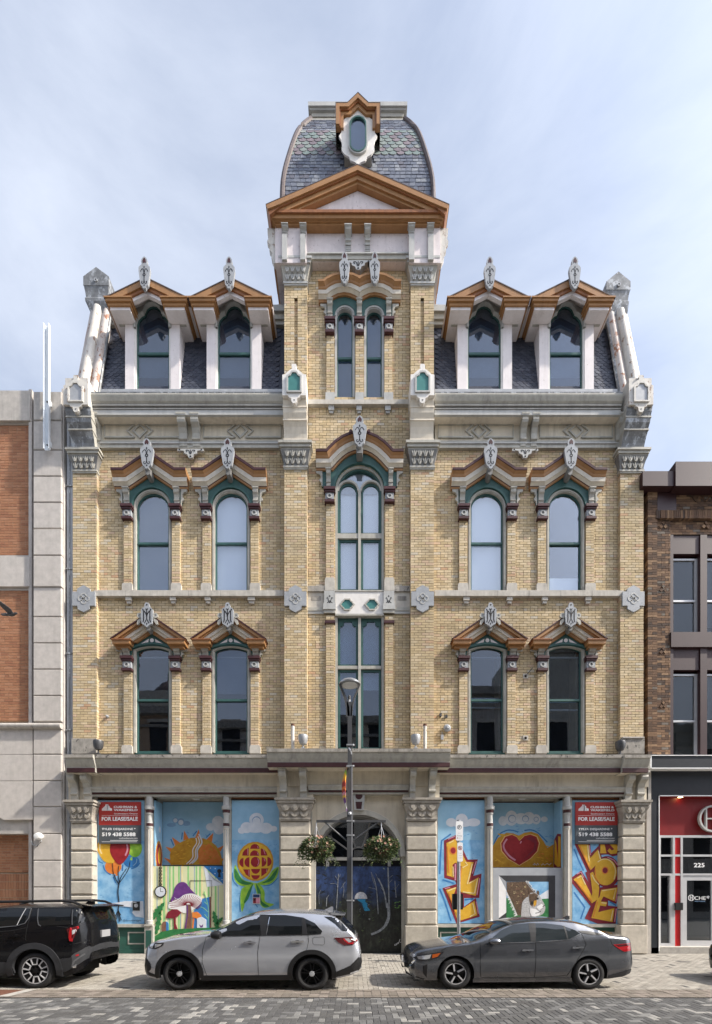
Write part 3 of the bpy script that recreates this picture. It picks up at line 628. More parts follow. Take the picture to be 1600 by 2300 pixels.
for a, b in ((689.5, 753), (863, 923.5)):
    bd = MB(); bd.pbox(a, b, 1333, 1321, -.12, .0, 'dirty_stone', 0); bd.pbox(a, b, 1369, 1333, -.07, 0, 'sill_stone', 0); bd.pbox(a, b, 1376, 1369, -.11, 0, 'grey_paint', 0); bd.pbox(a, b, 1382, 1376, -.09, 0, 'pale_grey_paint', 0)
    p, q = (700, 722) if a < 800 else (893, 913); bd.pbox(p, q, 1352, 1342, -.075, 0, 'dirty_stone', 0); bd.build('stone_band', bld)
for a, b in ((729, 753), (862, 885)):
    bd = MB(); bd.pbox(a, b, 1366, 1333, -.14, 0, 'pale_grey_paint', 0); bd.pbox(a-2, b+2, 1375, 1362, -.17, 0, 'pale_grey_paint', 0); bd.pbox(a-1, b+1, 1382, 1375, -.14, 0, 'grey_paint', 0)
    u, v_ = X((a+b)/2, -.14), Z(1348, -.14)
    for s in (-1, 1):
        bd.ribbon([(u, v_-.12), (u+s*.03, v_-.03), (u+s*.07, v_+.09), (u+s*.10, v_+.06)], .022, -.145, -.13, 'fret_black'); bd.ribbon([(u, v_-.02), (u+s*.09, v_-.10)], .02, -.145, -.13, 'fret_black')
    bd.disc(u, v_+.13, .025, -.145, -.13, 'fret_black', 8); bd.build('scroll_block', bld)
# ---------------------------------------------------------------- tower window pair
for c, a, b in ((wt[0], 752, 798), (wt[1], 816.5, 863)):
    wn = MB(); wn.ring(arch(c, .33, zt_b, zt_s), arch(c, .255, zt_b, zt_s), -.06, .12, 'pale_grey_paint'); wn.ring(arch(c, .36, zt_s, zt_s)[1:-1], arch(c, .28, zt_s, zt_s)[1:-1], -.085, .0, 'pale_grey_paint')
    win = wn.build('window', bld); sash(win, c, .255, zt_b, zt_s, .255, Z(806, .05), .05, glass='glass_dark', nose=.035, blind='grey_shade', blind_z=zt_b)
hd = MB(); zl = Z(683, -.1); tm = X(808, -.1)
hump = lambda x: max(0, .24*(1-((abs(x-tm)-.50)/.52)**2)) if abs(x-tm) < 1.02 else 0
P = [(tm-1.34, zl), (tm-1.0, zl)]+[(tm+u, zl+hump(tm+u)) for u in (-.85, -.7, -.5, -.32, -.16, 0, .16, .32, .5, .7, .85)]+[(tm+1.0, zl), (tm+1.34, zl)]
hd.sweep(P, [(a*.90, b-.05, 'ochre' if c == 'maroon' else c) for a, b, c in HOOD], 'ochre')
hd.between([tm-1.1+2.2*i/60 for i in range(61)], lambda x: zl+hump(x)+.03, lambda x: max(Z(722), zt_s+math.sqrt(max(0, .332**2-(abs(x-tm)-.48)**2))) if abs(abs(x-tm)-.48) < .332 else Z(722), -.10, .0, 'teal')
for s in (-1, 1): scrollwing(hd, tm+s*1.08, s, zl-.02, Z(722), -.13)
hood = hd.build('window_hood', bld)
for s in (-1, 1): finial(hood, tm+s*.485, zl+1.22, zl+.20, -.47, .34, .08)
for a, b in ((736, 747), (802, 813), (868, 879)): bracket(hood, X(a, -.1), X(b, -.1), zl+.03, Z(722), -.10, .13); capblock(hood, X(a-2.5, -.1), X(b+2.5, -.1), Z(721, -.12), -.11)
for a, b in ((731.5, 752), (798.5, 817.5), (863, 883.5)): bs = MB(); bs.pbox(a, b, 900, 883, -.13, 0, 'pale_grey_paint', -.1); bs.build('sill_block', bld)
bs = MB(); bs.pbox(691, 922, 912, 902, -.17, 0, 'sill_stone', -.1); s_ = bs.build('sill', bld)
for a, b in ((738, 751), (801, 813), (865, 878)): bs = MB(); bs.pbox(a, b, 922, 912, -.13, 0, 'pale_grey_paint', -.1); bs.pbox(a+2, b-2, 927, 922, -.1, 0, 'pale_grey_paint', -.1); bs.build('corbel', s_)
# ---------------------------------------------------------------- sill course with corbels, quatrefoil plates
for a, b, cs in ((215.5, 639, ((285, 298), (384, 397), (462, 475), (558, 574))), (975, 1397, ((1040, 1054), (1137, 1150), (1216, 1229), (1313, 1326)))):
    bs = MB(); bs.pbox(a, b, 1344, 1332, -.13, .05, 'sill_stone', 0); bs.pbox(a, b, 1332, 1330, -.10, .05, 'sill_stone', 0)
    n = 6
    for i in range(1, n): u = a+(b-a)*i/n; bs.box(X(u)-.006, X(u)+.006, -.132, 0, Z(1344), Z(1332), 'dirty_stone')
    s_ = bs.build('sill_course', bld)
    for u, v_ in cs:
        bs = MB(); bs.pbox(u, v_, 1352, 1344, -.10, .02, 'sill_stone', 0); bs.pbox(u+2, v_-2, 1358, 1352, -.07, .02, 'sill_stone', 0); bs.build('corbel', s_)
def quatrefoil(px0, px1, y):
    a, b = X(px0, y), X(px1, y); c = (a+b)/2; zc = Z(1347, y); h = (b-a)/2
    m = MB(); m.prism([(a, zc-.23), (a, zc+.23), (c-.22, zc+.23), (c-.20, zc+.33), (c, zc+.44), (c+.20, zc+.33), (c+.22, zc+.23), (b, zc+.23), (b, zc-.23), (c+.20, zc-.23), (c+.19, zc-.34), (c, zc-.44), (c-.19, zc-.34), (c-.20, zc-.23)], y-.06, y+.05, 'finial_grey')
    for u, v_ in ((0, .09), (0, -.09), (.10, 0), (-.10, 0)): m.annulus(c+u, zc+v_, .095, .062, y-.069, y-.05, 'pale_grey_paint', 16)
    m.build('quatrefoil_plate', bld)
for a, b, y in ((164.5, 215.5, YP), (1397, 1446, YP), (639.5, 689, YT), (924, 974.5, YT)): quatrefoil(a, b, y)
# ---------------------------------------------------------------- leaf capitals
def leafcap(px0, px1, pyt, pyb, y, mat, lm, tulip=False, name='capital'):
    """abacus with stepped mouldings over a flaring block of carved leaves; px0..px1 is the shaft width"""
    a, b = X(px0, y), X(px1, y); zt, zb = Z(pyt, y), Z(pyb, y); h = zt-zb
    m = MB(); fl = lambda t: .03+.10*t*t
    m.box(a-.19, b+.19, y-.19, y+.3, zt-.10*h, zt, mat); m.box(a-.15, b+.15, y-.15, y+.3, zt-.22*h, zt-.10*h, mat); m.box(a-.11, b+.11, y-.11, y+.3, zt-.30*h, zt-.22*h, mat)
    zl0, zl1 = zb+.14*h, zt-.30*h
    n = 5
    for i in range(n):
        t0, t1 = i/n, (i+1)/n; p, q = fl(t0), fl(t1); za, zc_ = zl0+(zl1-zl0)*t0, zl0+(zl1-zl0)*t1
        m.add([(a-p, y-p, za), (b+p, y-p, za), (b+p, y+.3, za), (a-p, y+.3, za), (a-q, y-q, zc_), (b+q, y-q, zc_), (b+q, y+.3, zc_), (a-q, y+.3, zc_)], [(0, 1, 5, 4), (1, 2, 6, 5), (3, 0, 4, 7)], lm)
    m.box(a-.05, b+.05, y-.05, y+.3, zb+.06*h, zb+.14*h, mat); m.box(a-.03, b+.03, y-.03, y+.3, zb, zb+.06*h, mat)
    cap = m.build(name, bld)
    lf = MB(); nl = 4 if not tulip else 3; wl = (b-a)/nl; hl = zl1-zl0
    for i in range(nl):
        c = a+wl*(i+.5)
        for row in range(2):
            zz = zl0+hl*(.05+.47*row); e = fl((zz-zl0)/hl+.15); yy = y-e-.045
            for s in (-1, 1):
                if tulip: P = [(c, zz), (c+s*wl*.28, zz+hl*.08), (c+s*wl*.46, zz+hl*.28), (c+s*wl*.44, zz+hl*.44), (c+s*wl*.22, zz+hl*.36), (c+s*wl*.05, zz+hl*.22)]
                else: P = [(c+s*wl*.02, zz), (c+s*wl*.20, zz+hl*.06), (c+s*wl*.46, zz+hl*.36), (c+s*wl*.30, zz+hl*.42), (c+s*wl*.14, zz+hl*.26), (c+s*wl*.03, zz+hl*.16)]
                lf.prism(P, yy, yy+.07, mat)
            if row and tulip: lf.prism([(c-wl*.2, zz+hl*.25), (c-wl*.24, zz+hl*.4), (c, zz+hl*.5), (c+wl*.24, zz+hl*.4), (c+wl*.2, zz+hl*.25), (c, zz+hl*.12)], yy-.02, yy+.05, mat)
            elif not tulip: lf.prism([(c-wl*.09, zz+hl*.3), (c, zz+hl*.48), (c+wl*.09, zz+hl*.3), (c, zz+hl*.12)], yy-.01, yy+.06, mat)
    lf.build('carved_leaves', cap)
for a, b in ((166.5, 216), (1394, 1443)): leafcap(a, b, 1016, 1064, YP, 'grey_paint', 'dark_grey_paint')
for a, b in ((640, 689), (924, 974)): leafcap(a, b, 1000, 1056, YT, 'grey_paint', 'dark_grey_paint'); leafcap(a+.5, b-.5, 591, 643, YT, 'pale_grey_paint', 'grey_paint')
# ---------------------------------------------------------------- main cornice and frieze of the side bays
for a, b, fr in ((205, 637, ((237, 415, 316), (459, 632, 541))), (977, 1400, ((984, 1152, 1075), (1212, 1374, 1293)))):
    xa, xb = X(a, 0), X(b, 0)
    fz = MB(); fz.box(xa, xb, -.03, .3, Z(1000), Z(950), 'frieze_cream'); fz.box(xa, xb, -.10, .3, Z(1012), Z(1004), 'grey_paint'); fz.box(xa, xb, -.13, .3, Z(1004), Z(1001), 'pale_grey_paint'); fz.box(xa, xb, -.07, .3, Z(1001), Z(994), 'grey_paint'); fz.box(xa, xb, -.06, .3, Z(957), Z(951), 'cream_paint')
    frz = fz.build('frieze', bld)
    for p, q, c in fr:
        m = MB(); zt, zb = Z(956.5), Z(986); z = (zt+zb)/2; y0, y1 = -.075, -.02; wd = .045
        l, r_, cx = X(p), X(q), X(c); hh = (zt-zb)/2
        for s, e in ((-1, l), (1, r_)):
            m.ribbon([(cx+s*.20, zb), (e, zb), (e, zt), (cx+s*.20, zt)], wd, y0, y1, 'grey_paint'); m.ribbon([(cx+s*.17, zt), (cx+s*.42, z), (cx+s*.17, zb)], wd, y0, y1, 'grey_paint')
        m.ring([(cx-.25, z), (cx, z+.25), (cx+.25, z), (cx, z-.25)], [(cx-.18, z), (cx, z+.18), (cx+.18, z), (cx, z-.18)], y0, y1, 'grey_paint', True)
        m.build('lozenge_panel', frz)
    A, Bx = X(a-7 if a < 500 else a, -.4), X(b if a < 500 else b-3, -.4)
    zt = Z(884, -.45)
    pr = [(.3, zt), (-.46, zt), (-.50, zt-.07), (-.485, zt-.12), (-.44, zt-.22), (-.39, zt-.27), (-.41, zt-.30), (-.41, zt-.34), (-.36, zt-.36), (-.38, zt-.385), (-.38, zt-.42), (-.36, zt-.435), (-.36, zt-.585), (-.30, zt-.60), (.0, zt-.60), (.3, zt-.60)]
    ms = ['lead', 'grey_paint', 'grey_paint', 'grey_paint', 'grey_paint', 'dark_grey_paint', 'grey_paint', 'dark_grey_paint', 'dark_grey_paint', 'grey_paint', 'dark_grey_paint', 'pale_grey_paint', 'pale_grey_paint', 'cream_paint', 'cream_paint']
    m = MB(); m.xprism(pr, A, Bx, 'grey_paint', ms); m.build('cornice', bld)
    m = MB(); m.box(A, Bx, -.47, -.05, zt+.0, zt+.035, 'lead'); m.build('gutter', bld)
for prs, dx in (((400, 423, 430, 452), 428.5), ((1168, 1186, 1192, 1210), 1180)):
    for a, b in ((prs[0], prs[1]), (prs[2], prs[3])): bracket(bld, X(a+2, -.15), X(b-3, -.15), Z(926, -.34)-.01, Z(1009), -.03, .32, 'grey_paint', 'cornice_bracket', .03)
    m = MB(); u, v_ = X(dx, -.12), Z(1009, -.12); f = lambda a, b: (u+a, v_-b)
    half = [(.42, 0), (.43, .06), (.36, .08), (.32, .05), (.22, .07), (.20, .15), (.10, .19), (.07, .28), (.0, .31)]
    m.prism([f(a, b) for a, b in half]+[f(-a, b) for a, b in half[-2::-1]], -.14, -.07, 'pale_grey_paint')
    m.disc(u, v_-.25, .03, -.145, -.1, 'fret_black', 8)
    for s in (-1, 1): m.disc(u+s*.36, v_-.03, .028, -.145, -.1, 'fret_black', 8); m.ribbon(crom([(u+s*.02, v_-.17), (u+s*.06, v_-.06), (u+s*.14, v_-.05), (u+s*.11, v_-.11)], 4, False), .022, -.145, -.1, 'fret_black')
    m.ribbon([(u, v_-.18), (u, v_-.03)], .025, -.145, -.1, 'fret_black'); m.build('drop_ornament', bld)
# ---------------------------------------------------------------- cartouche and console on each pier
def cartouche(x, zt, zb, y, w_, face, panel, edge):
    h = zt-zb; f = lambda u, v_: (x+u*w_/2, zb+v_*h); m = MB()
    half = [(0, 1), (.16, 1), (.22, .94), (.16, .88), (.30, .86), (.55, .80), (.75, .74), (1, .725), (1, .20), (.52, .20), (.44, .15), (.26, .13), (.22, .04), (.10, 0), (0, 0)]
    m.prism([f(a, b) for a, b in half]+[f(-a, b) for a, b in half[-2:0:-1]], y, y+.42, face)
    ih = [(0, .755), (.18, .75), (.30, .68), (.50, .65), (.50, .29), (0, .29)]
    o = [f(a, b) for a, b in ih]+[f(-a, b) for a, b in ih[-2:0:-1]]; s_ = [(x+(a-x)*1.28, zb+.5*h+(b-zb-.5*h)*1.17) for a, b in o]
    m.ring(s_, o, y-.04, y+.02, edge, True); m.prism(o, y-.012, y+.02, panel); m.prism([f(-.07, .09), f(.07, .09), f(0, .05)], y-.004, y+.01, 'fret_black')
    return m.build('cartouche', bld)
def console(xc_t, w_t, xc_b, w_b, zt, zb, y, out, mt, ms_):
    n = 14; h = zt-zb; m = MB(); rows = []
    pr = [(0, 1.0), (.10, .97), (.20, .86), (.235, .82), (.25, .90), (.36, .84), (.47, .66), (.50, .60), (.52, .68), (.62, .50), (.75, .36), (.88, .28), (.90, .22), (.905, .34), (1.0, .30)]
    for t, o in pr:
        c, wd = xc_t+(xc_b-xc_t)*t, w_t+(w_b-w_t)*t; rows.append([(c-wd/2, y, zt-t*h), (c-wd/2, y-o*out, zt-t*h), (c+wd/2, y-o*out, zt-t*h), (c+wd/2, y, zt-t*h)])
    for r0, r1 in zip(rows, rows[1:]):
        for i in range(3): m.add([r0[i], r0[i+1], r1[i+1], r1[i]], [(0, 1, 2, 3)], mt if i == 1 else ms_)
    m.add(rows[0], [(0, 1, 2, 3)], ms_); m.add(rows[-1], [(0, 1, 2, 3)], ms_)
    for t, o in ((.235, .90), (.50, .70), (.895, .36)):
        c, wd = xc_t+(xc_b-xc_t)*t, w_t+(w_b-w_t)*t; m.box(c-wd/2-.015, c+wd/2+.015, y-o*out-.012, y, zt-t*h-.025, zt-t*h+.02, ms_)
    return m.build('console', bld)
yc = -.55
for px, tm_ in ((661, 1), (949.5, 1)):
    u = X(px, yc-.15); cartouche(u, Z(817, yc-.15), Z(905, yc-.15), yc-.15, .75, 'white_paint', 'bright_teal', 'pale_grey_paint')
    console(X(663 if px < 800 else 948, -.5), .75, X(664.5 if px < 800 else 948, -.3), .75, Z(893, yc), Z(1000, -.3), YT, .38, 'cream_paint', 'cream_paint')
    m = MB(); m.box(u-.37, u+.37, -.6, .2, Z(893, yc), Z(850, yc), 'white_paint'); m.build('cartouche_back', bld)
for px, s in ((170, -1), (1441, 1)):
    u = X(px, yc-.1); cartouche(u, Z(842, yc-.1), Z(925, yc-.1), yc-.1, .77, 'rust_white', 'zinc', 'rust_white')
    m = MB(); m.box(u-.36, u+.36, -.6, .2, Z(913, yc), Z(853, yc), 'rust_white'); m.build('cartouche_back', bld)
    console(X(178 if s < 0 else 1434, -.5), .82, X(190 if s < 0 else 1419, -.2), .72, Z(915, yc), Z(1018, -.25), YP, .46, 'lead', 'grey_paint')
    a, b = (207, 224) if s < 0 else (1386, 1402); bracket(bld, X(a, -.15), X(b, -.15), Z(926, -.34)-.01, Z(1012), -.03, .32, 'grey_paint', 'cornice_bracket', .03)
# ---------------------------------------------------------------- slate mansard
roof = MB()
ZB, ZT, SB = Z(884, 0)+.02, 21.40, .60
def roofquad(x0, x1, x2, x3): roof.add([(x0, .02, ZB), (x1, .02, ZB), (x3, SB+.02, ZT), (x2, SB+.02, ZT), (x0, 3, ZB), (x1, 3, ZB), (x3, 3, ZT), (x2, 3, ZT)], [(0, 1, 2, 3), (0, 3, 7, 4), (1, 5, 6, 2), (2, 6, 7, 3), (4, 7, 6, 5)], 'slate')
xl0, xl1, xr0, xr1 = X(213, 0), X(249, .6), X(1400, 0), X(1362, .6)
roofquad(xl0, -2.4, xl1, -2.4)
roof.box(xl1-.1, -2.4, .5, 4, ZT, ZT+.12, 'grey_paint'); roof.box(xl1-.2, -2.4, .44, 4, ZT+.12, ZT+.30, 'grey_paint'); roof.box(xl1-.26, -2.4, .36, 4, ZT+.30, ZT+.5, 'pale_grey_paint')
roof.box(xl0, -2.4, -.06, .05, ZB-.02, ZB+.07, 'zinc'); rf = roof.build('roof', bld); roof = MB(); roofquad(2.6, xr0, 2.6, xr1)
roof.box(2.6, xr1+.1, .5, 4, ZT, ZT+.12, 'grey_paint'); roof.box(2.6, xr1+.2, .44, 4, ZT+.12, ZT+.30, 'grey_paint'); roof.box(2.6, xr1+.26, .36, 4, ZT+.30, ZT+.5, 'pale_grey_paint')
roof.box(2.6, xr0, -.06, .05, ZB-.02, ZB+.07, 'zinc')
rf2 = roof.build('roof', bld)
DX = [-6.72, -4.03, 4.25, 6.95]; DW = .905
tx = ZT-ZB; L_ = math.hypot(tx, SB); ang = math.atan2(SB, tx)
def scale_shape(w_, h, r, t=.012):                              # fish scale slate standing in the x,z plane, butt end rounded
    m = MB(); m.prism([(-w_/2, h), (-w_/2, h*.34), (-w_*.36, h*.12), (-w_*.14, 0), (w_*.14, 0), (w_*.36, h*.12), (w_/2, h*.34), (w_/2, h)], -t, 0, 'slate'); return m
slates = []
RW, RH = .205, .112
for i in range(int(L_/RH)+1):
    d = i*RH+.06
    if d > L_-.03: break
    z = ZB+d*math.cos(ang); y = .02+d*math.sin(ang)
    for x0, x1, x2, x3 in ((xl0, -2.4, xl1, -2.4), (2.6, xr0, 2.6, xr1)):
        a, b = x0+(x2-x0)*d/L_+.06, x1+(x3-x1)*d/L_-.06
        x = math.floor(a/RW)*RW+(i % 2)*RW/2
        while x < b:
            if x-RW/2 > a and x+RW/2 < b and not any(abs(x-c) < DW-.02 for c in DX): slates.append((x, y-.012, z))
            x += RW
sm = scale_shape(RW-.008, .20, 0); sme = sm.mesh('slate')
order = sorted(range(len(slates)), key=lambda i: slates[i][0]**2+(slates[i][1]+D)**2+(slates[i][2]-H)**2); pick = set(order[:150]); st = MB()
rot = Matrix.Rotation(-ang-.06, 3, 'X')
for i, p in enumerate(slates):
    if i in pick: inst('slate', sme, rf, p, (-ang-.06, 0, 0))
    else: st.add([rot @ Vector(v_)+Vector(p)+Vector((0, R.uniform(-.003, .003), 0)) for v_ in sm.v], sm.f, 'slate')
st.build('slating', rf, kind='stuff', fix=False)
# ---------------------------------------------------------------- rusted hip shafts and corner finial blocks
for s, pts in ((-1, ((194, 884), (226, 697), 190, 247)), (1, ((1421, 890), (1387, 705), 1361, 1415))):
    (b0, b1), (t0, t1), f0, f1 = pts
    yb, yt = -.12, .42; P0, P1 = Vector((X(b0, yb), yb, Z(b1, yb))), Vector((X(t0, yt), yt, Z(t1, yt)))
    m = MB(); 
    for off, r, mt in ((-.27*-s, .10, 'rust_metal'), (-.07*-s, .15, 'rust_white'), (.11*-s, .07, 'rust_metal'), (.25*-s, .13, 'rust_metal'), (.38*-s, .05, 'lead')):
        dv = Vector((off, .03 if abs(off) > .1 else -.04, 0)); m.tube([P0+dv, P0.lerp(P1, .5)+dv*.97, P1+dv*.9], [r*1.12, r, r*.95], mt, 12)
    m.tube([P0+Vector((.03, .26, 0)), P1+Vector((.03, .26, 0))], .3, 'rust_metal', 6)
    m.build('hip_shaft', bld, smooth=True)
    m = MB(); yq = .30; a, b = X(f0, yq), X(f1, yq); c = (a+b)/2
    z0, z1, z2, z3, z4 = Z(700 if s < 0 else 706, yq), Z(672 if s < 0 else 678, yq), Z(648 if s < 0 else 656, yq), Z(627 if s < 0 else 636, yq), Z(606 if s < 0 else 614, yq)
    hw_ = (b-a)/2; c2 = P1.x
    lvl = [(z0-.25, .27, c2), (z0, .29, c2), (z0+.16, .33, (c+c2)/2), (z1-.1, hw_*.90, c), (z1, hw_*.92, c), (z1+.05, hw_*.86, c), (z1+.2, hw_*.9, c), (z2, hw_*.97, c), (z2+.02, hw_, c), (z3, hw_, c)]
    rows = [[(q-h, yq+.35-h, z), (q+h, yq+.35-h, z), (q+h, yq+.35+h, z), (q-h, yq+.35+h, z)] for z, h, q in lvl]
    for r0, r1 in zip(rows, rows[1:]):
        for i in range(4): m.add([r0[i], r0[(i+1) % 4], r1[(i+1) % 4], r1[i]], [(0, 1, 2, 3)], 'lead')
    yy0, yy1 = yq+.35-hw_, yq+.35+hw_
    m.prism([(c-hw_, z3), (c+hw_, z3), (c, z4)], yy0, yy1, 'lead'); m.annulus(c, (z2+z3)/2+.02, .06, .03, yy0-.03, yy0+.02, 'zinc', 10)
    m.build('corner_finial', bld)
# ---------------------------------------------------------------- dormers
def dormer(cx, s):
    """gabled dormer: white posts, ogee headed sash, ochre eaves with returns running back into the slates"""
    zb, zr, ze = Z(877), Z(730), Z(667, -.5); za = Z(622, -.5); e = 1.32; sl = (za-ze)/e; yf = -.5
    m = MB(); 
    for t in (-1, 1):
        a, b = sorted((cx+t*.60, cx+t*.90)); m.box(a, b, -.02, 1.0, zb, zr, 'lilac_white'); m.box(a-.03, b+.03, -.06, .3, zr, zr+.06, 'maroon')
        m.box(a+.02, b-.02, -.03, .6, zr+.06, zr+.50, 'ochre')
    m.box(cx-.93, cx+.93, -.05, .3, zb-.05, zb+.0, 'white_paint'); post = m
    # gable wall with the ogee opening
    zs, hw = Z(738), .545
    o = [(-.545, 0), (-.545, .18), (-.50, .34), (-.38, .47), (-.30, .50), (-.28, .56), (-.22, .70), (-.12, .79), (0, .82)]
    O = [(cx+a, zs+b) for a, b in o]+[(cx-a, zs+b) for a, b in o[-2::-1]]
    g = lambda k: [(cx+(a-cx)*k, zs+(b-zs)*(1+(k-1)*.8)) for a, b in O]
    top = lambda x: za-.10-sl*abs(x-cx)
    def og(x):
        t = abs(x-cx)
        return zs+interp([(0, .82), (.12, .79), (.22, .70), (.28, .56), (.30, .50), (.38, .47), (.50, .34), (.545, .18)], t) if t < .545 else zs+.19
    m.between([cx-.60+1.2*i/80 for i in range(81)], top, og, .0, .12, 'pale_grey_paint')
    for t in (-1, 1): m.box(*sorted((cx+t*.545, cx+t*.605)), .0, .3, zb, zs+.2, 'white_paint'); m.box(*sorted((cx+t*.60, cx+t*.88)), .02, .12, zr+.3, zr+.75, 'pale_grey_paint')
    m.ring(g(1.16), g(1.02), -.04, .05, 'pale_grey_paint'); m.ring(g(1.10), g(.99), -.065, .06, 'pale_grey_paint')
    m.box(cx-.9, cx+.9, .9, 1.1, zb, zr+.9, 'room_dark'); m.box(cx-.55, cx+.55, .55, .6, zb, zs+.9, 'room_dark')
    dm = m.build('dormer', bld)
    w_ = MB(); w_.ring([(cx-hw, zb)]+O+[(cx+hw, zb)], [(cx-hw+.045, zb+.02)]+[(cx+(a-cx)*.92, zs+(b-zs)*.95) for a, b in O]+[(cx+hw-.045, zb+.02)], .06, .12, 'teal'); zm = Z(790)
    w_.box(cx-hw+.02, cx+hw-.02, .04, .11, zm-.045, zm+.03, 'teal'); win = w_.build('sash', dm)
    p = MB(); p.prism([(cx-.53, zb)]+[(cx+(a-cx)*.97, b) for a, b in O]+[(cx+.53, zb)], .085, .09, 'glass_dark'); p.build('pane', dm)
    p = MB(); p.box(cx-.52, cx+.52, .16, .17, zb, zs+.83, 'grey_shade'); p.build('blind', dm)
    # roof: slates on top, soffit beneath, ochre rakes
    m = MB(); c_ = math.cos(math.atan(sl)); zc = ze-.26
    for t0, t1, y, yb, mt in ((0, .03, yf-.012, 1.6, 'copper_edge'), (.04, .10, yf+.205, 1.5, 'lilac_white'), (.03, .21, yf, yf+.05, 'ochre'), (.21, .30, yf+.04, yf+.2, 'rust_ochre'), (.03, .21, yf+.051, yf+.2, 'ochre'), (.30, .40, yf+.09, yf+.2, 'lilac_white')):
        for t in (-1, 1):
            a0, a1 = za-t0/c_, za-t1/c_; d0, d1 = (a0-zc)/sl, (a1-zc)/sl
            if yb > .5: d0 = min(d0, e+.02); d1 = min(d1, e+.02); m.prism([(cx, a0), (cx+t*d0, a0-sl*d0), (cx+t*d1, a1-sl*d1), (cx, a1)], y, yb, mt)
            else: zc2 = ze-.02; d0, d1 = (a0-zc2)/sl, (a1-zc2)/sl; m.prism([(cx, a0), (cx+t*d0, zc2), (cx+t*max(0, d1), zc2), (cx, max(a1, zc2))], y, yb, mt)
    m.build('dormer_roof', dm)
    for t in (-1, 1):                                        # eaves returns
        m = MB()
        def bx(i_, o_, y0, y1, z0, z1, mt): m.box(*sorted((cx+t*i_, cx+t*o_)), y0, y1, z0, z1, mt)
        for i_, o_, y0, za_, zb_, mt in ((.45, e+.02, yf-.03, ze-.03, ze+.01, 'ochre'), (.48, e-.02, yf, ze-.11, ze-.03, 'ochre'), (.52, e-.07, yf+.05, ze-.20, ze-.11, 'ochre'), (.56, e-.12, yf+.1, ze-.29, ze-.20, 'lilac_white')):
            bx(i_, .90, y0, -.025, za_, zb_, mt); bx(.902, o_, y0, 1.0, za_, zb_, mt)
        m.build('eaves', dm)
    for t in (-1, 1):
        a, b = sorted((cx+t*.66, cx+t*.84)); bracket(dm, a, b, ze-.28, zr+.06, -.02, .16, 'pale_grey_paint')
        q = MB(); scrollwing(q, cx+t*.90, t, ze-.30, zr+.05, -.02); q.build('scroll_bracket', dm)
    finial(dm, cx, za+.50, za-.52, yf-.12, .37, .09)
for i, c in enumerate(DX): dormer(c, -1 if i < 2 else 1)
# ---------------------------------------------------------------- tower: frieze, brackets, pediment, dome
YQ = -.40; tc_ = X(804, YQ); hw_t = 2.60
fz = MB(); ft, fb = Z(507, YQ), Z(590, YQ)
YM_ = -.27; fz.box(tc_-hw_t-.06, X(689, YQ), YQ, 4.6, fb, ft+.2, 'peeling_paint'); fz.box(X(919, YQ), tc_+hw_t+.06, YQ, 4.6, fb, ft+.2, 'peeling_paint'); fz.box(X(689, YQ)-.05, X(919, YQ)+.05, YM_, 1, Z(588, YM_), ft+.6, 'peeling_paint')
tower = fz.build('tower_frieze', bld)
m = MB(); m.box(X(690, YM_), X(918, YM_), YM_-.06, YM_+.1, Z(587, YM_), Z(578, YM_), 'grey_paint'); m.box(X(690, YM_), X(918, YM_), YM_-.10, YM_+.1, Z(578, YM_), Z(575, YM_), 'pale_grey_paint'); m.build('string_moulding', tower)
for i, (a, b) in enumerate(((633, 647), (674, 688), (775, 790), (819, 833), (917, 932), (960, 975))):
    zl = fb+.02; yq_ = YQ if i in (0, 1, 4, 5) else YM_
    bracket(tower, X(a, yq_-.1)+.02, X(b, yq_-.1)-.02, Z(495, -.62)+.0, Z(532, yq_) if i in (0, 1, 4, 5) else Z(556, yq_), yq_, .16 if i in (0, 1, 4, 5) else .27, 'pale_grey_paint', 'tower_bracket', .03)
    if i in (0, 1, 4, 5): q = MB(); q.box(X(a, yq_)+.02, X(b, yq_)-.02, yq_-.07, yq_+.02, zl, Z(531, yq_), 'pale_grey_paint'); q.build('pilaster_strip', tower)
    else: q = MB(); [q.box(X(a, yq_)+.02, X(b, yq_)-.02, yq_-.06, yq_+.02, Z(559+4*j, yq_)-.035, Z(559+4*j, yq_), 'pale_grey_paint') for j in range(3)]; q.build('bracket_pendant', tower)
for s in (-1, 1):                                                # scalloped side consoles in profile
    q = MB(); x = tc_+s*(hw_t+.06); zt = Z(507, YQ)
    q.prism([(x, fb+.05), (x, zt), (x+s*.26, zt), (x+s*.25, zt-.2), (x+s*.19, zt-.28), (x+s*.27, zt-.42), (x+s*.16, zt-.55), (x+s*.2, zt-.68), (x+s*.10, zt-.8), (x+s*.13, zt-.95), (x+s*.05, fb+.06)], YQ+.05, YQ+.2, 'rust_white')
    q.prism([(x, fb+.05), (x, zt), (x+s*.26, zt), (x+s*.25, zt-.2), (x+s*.19, zt-.28), (x+s*.16, zt-.55), (x+s*.10, zt-.8), (x+s*.05, fb+.06)], 1.6, 1.8, 'rust_white')
    q.build('side_console', tower)
m = MB(); u, v_ = X(805, -.34), Z(586, -.34); f = lambda a, b: (u+a, v_-b)
half = [(.43, 0), (.44, .06), (.37, .08), (.33, .05), (.22, .08), (.20, .16), (.10, .20), (.07, .29), (.0, .32)]
m.prism([f(a, b) for a, b in half]+[f(-a, b) for a, b in half[-2::-1]], -.36, -.20, 'finial_grey'); m.disc(u, v_-.26, .03, -.366, -.25, 'fret_black', 8)
for s in (-1, 1): m.disc(u+s*.33, v_-.04, .03, -.366, -.25, 'fret_black', 8); m.ribbon(crom([(u+s*.02, v_-.18), (u+s*.07, v_-.06), (u+s*.15, v_-.06), (u+s*.11, v_-.12)], 4, False), .024, -.366, -.25, 'fret_black')
